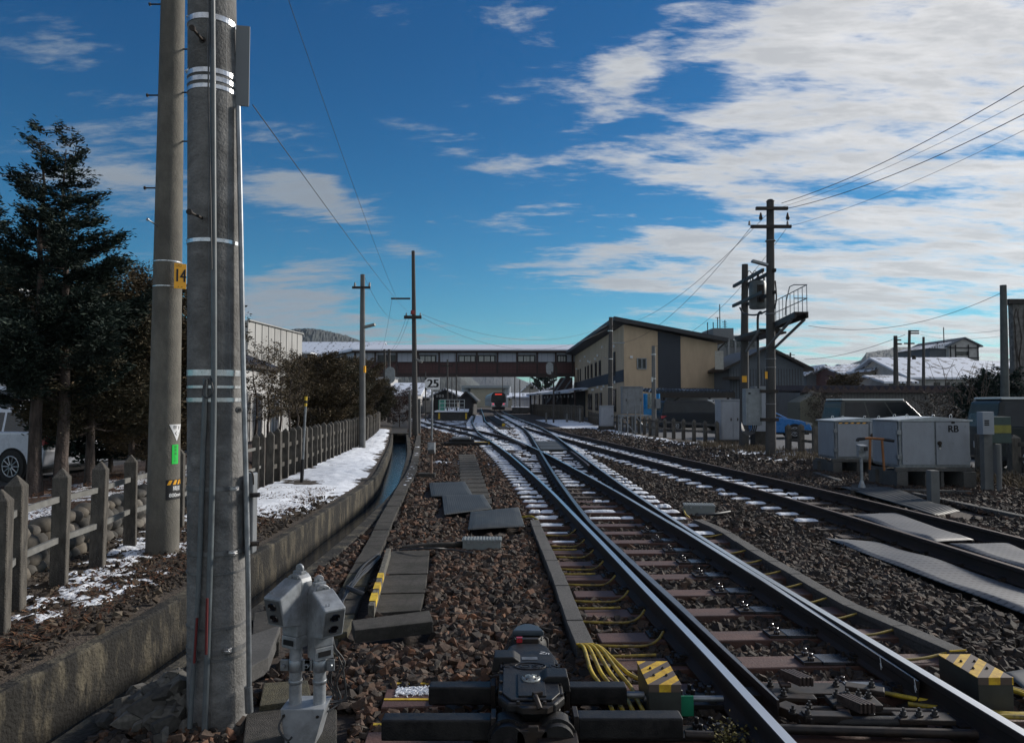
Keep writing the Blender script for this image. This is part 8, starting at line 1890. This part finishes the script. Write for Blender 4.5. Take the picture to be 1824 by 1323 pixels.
hill('hill', [(1950, 640), (2600, 560), (3800, 590), (5200, 600)], 1500, 700, H_mid, 6)

# ================================================================== wires
def wire(p0, p1, sag, r, lb, n=18):
    r = r * .7
    p0 = Vector(p0); p1 = Vector(p1); pts = [p0.lerp(p1, i / n) - Vector((0, 0, sag * 4 * (i / n) * (1 - i / n))) for i in range(n + 1)]
    MB().tube(pts, r, 5).build('overhead_wire', M_cab, label=lb, cat='wire')
wire(at(450, 187, 4.15), at(733, 560, 37), .15, .0045, 'thin wire from the big front pole down to the tall dark pole')
wire(at(500, -40, 9), at(706, 530, 37), .2, .007, 'long thin wire slanting from the top edge down to the tall dark pole')
for i, (a_, c_, ya, yc, sg_, lb) in enumerate((((1392, 362), (1860, 132), 24.3, 14, .25, 'uppermost thick wire at the upper right'), ((1392, 369), (1860, 160), 24.3, 14.5, .2, 'second wire from the top at the upper right'), ((1400, 372), (1860, 185), 24.3, 14, .25, 'third wire from the top, thick, at the upper right'), ((1400, 405), (1860, 214), 24.3, 14.5, .2, 'lowest thin wire at the upper right'))):
    wire(at(*a_, ya), at(*c_, yc), sg_, .014 if i in (0, 2) else .007, lb)
wire(at(1370, 378, 24.3), at(1102, 580, 52), .8, .012, 'upper wire from the twin poles down to the pole by the beige building')
wire(at(1336, 407, 24.3), at(1110, 610, 52), .8, .012, 'lower wire from the twin poles down to the pole by the beige building')
wire(at(1400, 408, 24.3), at(1164, 617, 38), .9, .010, 'thin wire from the twin poles to the short pole by the carport')
wire(at(752, 560, 37), at(1086, 578, 52), 1.2, .012, 'upper wire sagging over the bridge roof')
wire(at(752, 566, 37), at(1086, 583, 52), 1.6, .012, 'lower wire sagging over the bridge roof')
wire(at(648, 490, 26.6), at(722, 566, 37), .7, .008, 'sagging wire between the slim pole and the tall dark pole')
wire(at(698, 534, 37), at(678, 626, 66), .5, .010, 'left of three wires fanning down behind the bridge')
wire(at(724, 564, 37), at(690, 626, 62), .5, .010, 'middle of three wires fanning down behind the bridge')
wire(at(732, 556, 37), at(696, 626, 62), .5, .010, 'right of three wires fanning down behind the bridge')
wire(at(1640, 590, 66), at(1860, 574, 40), .4, .012, 'upper town wire between the crossarm pole and the ivy tower')
wire(at(1640, 596, 66), at(1860, 584, 40), .5, .012, 'lower town wire between the crossarm pole and the ivy tower')
wire(at(1440, 690 - 110, 24.3), at(1787, 520, 21), .5, .010, 'wire crossing the sky from the service platform to the thick right-hand pole')
wire(at(1433, 640, 90), at(1612, 596, 66), .5, .03, 'long low town wire left of the crossarm pole')
wire(at(1645, 640, 62), at(1700, 650, 50), .5, .03, 'short drooping cable right of the plain town pole')

# ================================================================== snow
def snowfield(name, x0f, x1f, y0, y1, step, thr, amp, zoff, seed, sc=1.0, maskf=None):
    ny = int((y1 - y0) / step) + 1; V = []; F_ = []; cols = None
    nx = max(2, int(max(x1f(y0 + k) - x0f(y0 + k) for k in np.linspace(0, y1 - y0, 6)) / step) + 1)
    for j in range(ny):
        Y = y0 + j * step; a, c = x0f(Y), x1f(Y)
        for i in range(nx):
            u = i / (nx - 1); X = a + (c - a) * u; p = Vector((X * sc, Y * sc, seed))
            h = mnoise(p * 1.1) * .5 + mnoise(p * 3.1) * .45 + mnoise(p * 8.3) * .42 + mnoise(p * 21) * .26
            e = min(u, 1 - u) * 5; t = thr(X, Y) - .6 * max(0, 1 - e) * .6
            V.append((X, Y, gz(X, Y) + zoff + max(-.05, min(.05, (h + t) * amp))))
    F_ = [(j * nx + i, j * nx + i + 1, (j + 1) * nx + i + 1, (j + 1) * nx + i) for j in range(ny - 1) for i in range(nx - 1)]
    V = np.array(V); F_ = np.array(F_)
    zg = np.array([0.0] * 0)
    hv = V[:, 2] - np.array([gz(x, y) for x, y in V[:, :2]]) - zoff
    keep = (hv[F_] > -.02).any(axis=1); F_ = F_[keep]
    mesh_np(name, V, F_, M_snow, smooth=True, kind='stuff')
bankx0 = lambda Y: FENL(Y) + .02; bankx1 = lambda Y: Lin(Y) - .22
snowfield('snow', bankx0, bankx1, 10.6, 45, .07, lambda X, Y: .30 - .95 * max(0, (X - FENL(Y)) / (Lin(Y) - .15 - FENL(Y)) - .55) - max(0, (11.8 - Y)) * .4 - (.35 if abs(Y - 26.6) < .8 and abs(X + 5.4) < .6 else 0) - .9 * math.exp(-((X - G(537, 870).x)**2 + (Y - 15) ** 2) / .3), .05, .012, 4)
snowfield('snow', lambda Y: FENL(Y) - .4, lambda Y: Lin(Y) - .35, 4.6, 10.6, .035, lambda X, Y: -.52 + .45 * math.exp(-((X - (FENL(Y) + .15)) / .35) ** 2) * (1 if Y > 6 else .4), .07, .02, 9, 1.0)
snowfield('snow', lambda Y: FENL(Y) - 2.6, lambda Y: FENL(Y) - .9, 4.6, 14, .06, lambda X, Y: -.30, .06, .02, 13, .8)
# right verge and far yard
snowfield('snow', lambda Y: T3(Y) + 1.3 if Y < 46 else MR(Y) + 2.6, lambda Y: FENR(Y) - .3, 22, 75, .14, lambda X, Y: -.34 + .20 * math.sin(min(1, max(0, (Y - 24) / 14)) * math.pi / 2) - .15 * abs(mnoise(Vector((X * .5, Y * .2, 3)))), .05, .03, 17, .9)
snowfield('snow', lambda Y: FENR(Y) - .6, lambda Y: FENR(Y) + 1.2, 13, 26, .09, lambda X, Y: -.36, .06, .02, 23, .8)
snowfield('snow', lambda Y: MR(Y) - 1.25, lambda Y: MR(Y) - .78, 27, 100, .12, lambda X, Y: .05 if Y < 36 else -.30, .06, .02, 29, .7)
snowfield('snow', lambda Y: CT(Y) - 1.0 - .02 * Y, lambda Y: CT(Y) - .72, 9.5, 42, .09, lambda X, Y: -.45, .03, .015, 35, 1.2)
snowfield('snow', lambda Y: FL(Y) + .8, lambda Y: CT(Y) - .75, 44, 76, .16, lambda X, Y: -.42, .06, .02, 37, .7)
snowfield('snow', lambda Y: -2.6, lambda Y: -.1, 14, 24, .05, lambda X, Y: -1.1 + .95 * math.exp(-((X - G(840, 826).x)**2 * 2.5 + (Y - 20.3) ** 2 * .25)) + .95 * math.exp(-((X - G(785, 820).x)**2 * 4 + (Y - 21.5) ** 2 * .25)), .07, .03, 41, 1.6)
# snow pillows on the sleepers
def caps():
    rs = np.random.RandomState(77); V = []; F_ = []; o = 0
    def pillow(x, y, L, w, z, a, h):
        nonlocal o
        nu, nv = 12, 5; c, s = math.cos(a), math.sin(a); ph = rs.uniform(0, 50)
        for j in range(nv + 1):
            for i in range(nu + 1):
                u = i / nu * 2 - 1; v = j / nv * 2 - 1; e = max(0, 1 - abs(u) ** 6) * max(0, 1 - abs(v) ** 2.6)
                wob = 1 + .35 * mnoise(Vector((u * 2.2 + ph, v, ph))); xx = u * L / 2; yy = v * w / 2 * (1 + .2 * mnoise(Vector((u * 3 + ph, ph, 0))))
                V.append((x + xx * c - yy * s, y + xx * s + yy * c, z + h * e ** .6 * wob))
        n = nu + 1
        F_.extend([(o + j * n + i, o + j * n + i + 1, o + (j + 1) * n + i + 1, o + (j + 1) * n + i) for j in range(nv) for i in range(nu)]); o += (nu + 1) * (nv + 1)
    def run(xa, xb, y, w, a, z, p, h):
        x = xa
        while x < xb - .08:
            L = min(xb - x, rs.uniform(.15, .6))
            if rs.rand() < p: pillow(x + L / 2, y + rs.normal(0, .008), L * 1.02, w * rs.uniform(.72, 1.02), z, a, h * rs.uniform(.6, 1.2))
            x += L
    for (x0, x1, Y, w, a, par) in sleepers:
        z = .004
        if par is trackA and Y < 46:
            rl = [CT(Y) - G2, CT(Y) + G2, MR(Y) - G2, MR(Y) + G2]; rl.sort()
            if Y > 9.9: run(x0 + .02, (CT(Y) - G2 if Y < 26 else MR(Y) - G2) - .10, Y, w, a, z, .97, .036)
            if 9.9 > Y > 8.7: run(x0 + .08, x0 + .45, Y, w * .6, a, z, .8, .008)
            if Y > 11: run(MR(Y) + G2 + .12, x1 - .02, Y, w, a, z, .96, .036)
            elif Y > 9: run(MR(Y) + G2 + .15, x1 - .02, Y, w, a, z, .7, .02)
            if Y > 10.6:
                for p_, q_ in zip(rl[:-1], rl[1:]):
                    if q_ - p_ > .32: run(p_ + .13, q_ - .13, Y, w * .85, a, z, .5 if Y < 14 else .72, .03 if Y < 14 else .036)
        elif par is trackD:
            c = T3(Y)
            if Y > 9.5: run(c - G2 + .12, c + G2 - .12, Y, w, a, z, .10 if Y < 12.5 else .96, .03)
            if Y > 8.8: run(x0 + .0, c - G2 - .13, Y, w, a, z, .25 if Y < 10.5 else .92, .034)
        elif Y > 26:
            run(x0 + .02, x1 - .02, Y, w * 1.2, a, z, .55, .045)
    mesh_np('sleeper_snow', np.array(V), np.array(F_), M_snow, smooth=True, kind='stuff')
caps()
# continuous snow strips between far rails
for i, (cu, d0, d1, y0, y1) in enumerate(((CT, -.42, .42, 42, 100), (MR, -.42, .42, 48, 100), (T3, -.42, .42, 30, 46), (CT, -1.0, -.72, 42, 95), (FL, -1.1, -.72, 34, 62), (MR, .72, 1.3, 34, 60), (CT, .68, .95, 32, 62))):
    snowfield('snow', lambda Y, c=cu, d=d0: c(Y) + d, lambda Y, c=cu, d=d1: c(Y) + d, y0, y1, .12, lambda X, Y: .10 + .25 * math.sin(Y * .21 + i), .05, .06, 50 + i, .8)
# grains of snow on the striped sleeper and trough lids
rs = np.random.RandomState(4); n = 500
P = np.stack([rs.uniform(-.68, -.42, n), 4.36 + rs.normal(0, .035, n).clip(-.08, .08), np.full(n, .012)], 1)
stones('snow_grains', P, rs.uniform(.006, .018, n), rs.rand(n), M_snow, 2, HULLS2, kind='stuff')
snowfield('snow', lambda Y: float(np.interp(Y, [q.y for q in tp], [q.x for q in tp])) - .10, lambda Y: float(np.interp(Y, [q.y for q in tp], [q.x for q in tp])) + .10, 11, 30, .035, lambda X, Y: -.48 + min(.35, (Y - 11) * .03), .05, .06, 71, 1.5)
scatter_ballast()

# thin winter haze over the whole valley
def haze():
    b = MB(); b.bx(-3800, 3800, -600, 2600, -60, 210); m = bpy.data.materials.new('haze'); m.use_nodes = True; nt = m.node_tree; nt.nodes.clear()
    o = nt.nodes.new('ShaderNodeOutputMaterial'); v = nt.nodes.new('ShaderNodeVolumePrincipled'); v.inputs['Density'].default_value = .00008; v.inputs['Color'].default_value = (.72, .82, .95, 1); v.inputs['Anisotropy'].default_value = .2
    nt.links.new(v.outputs[0], o.inputs['Volume']); b.build('haze', m, kind='stuff')
haze()
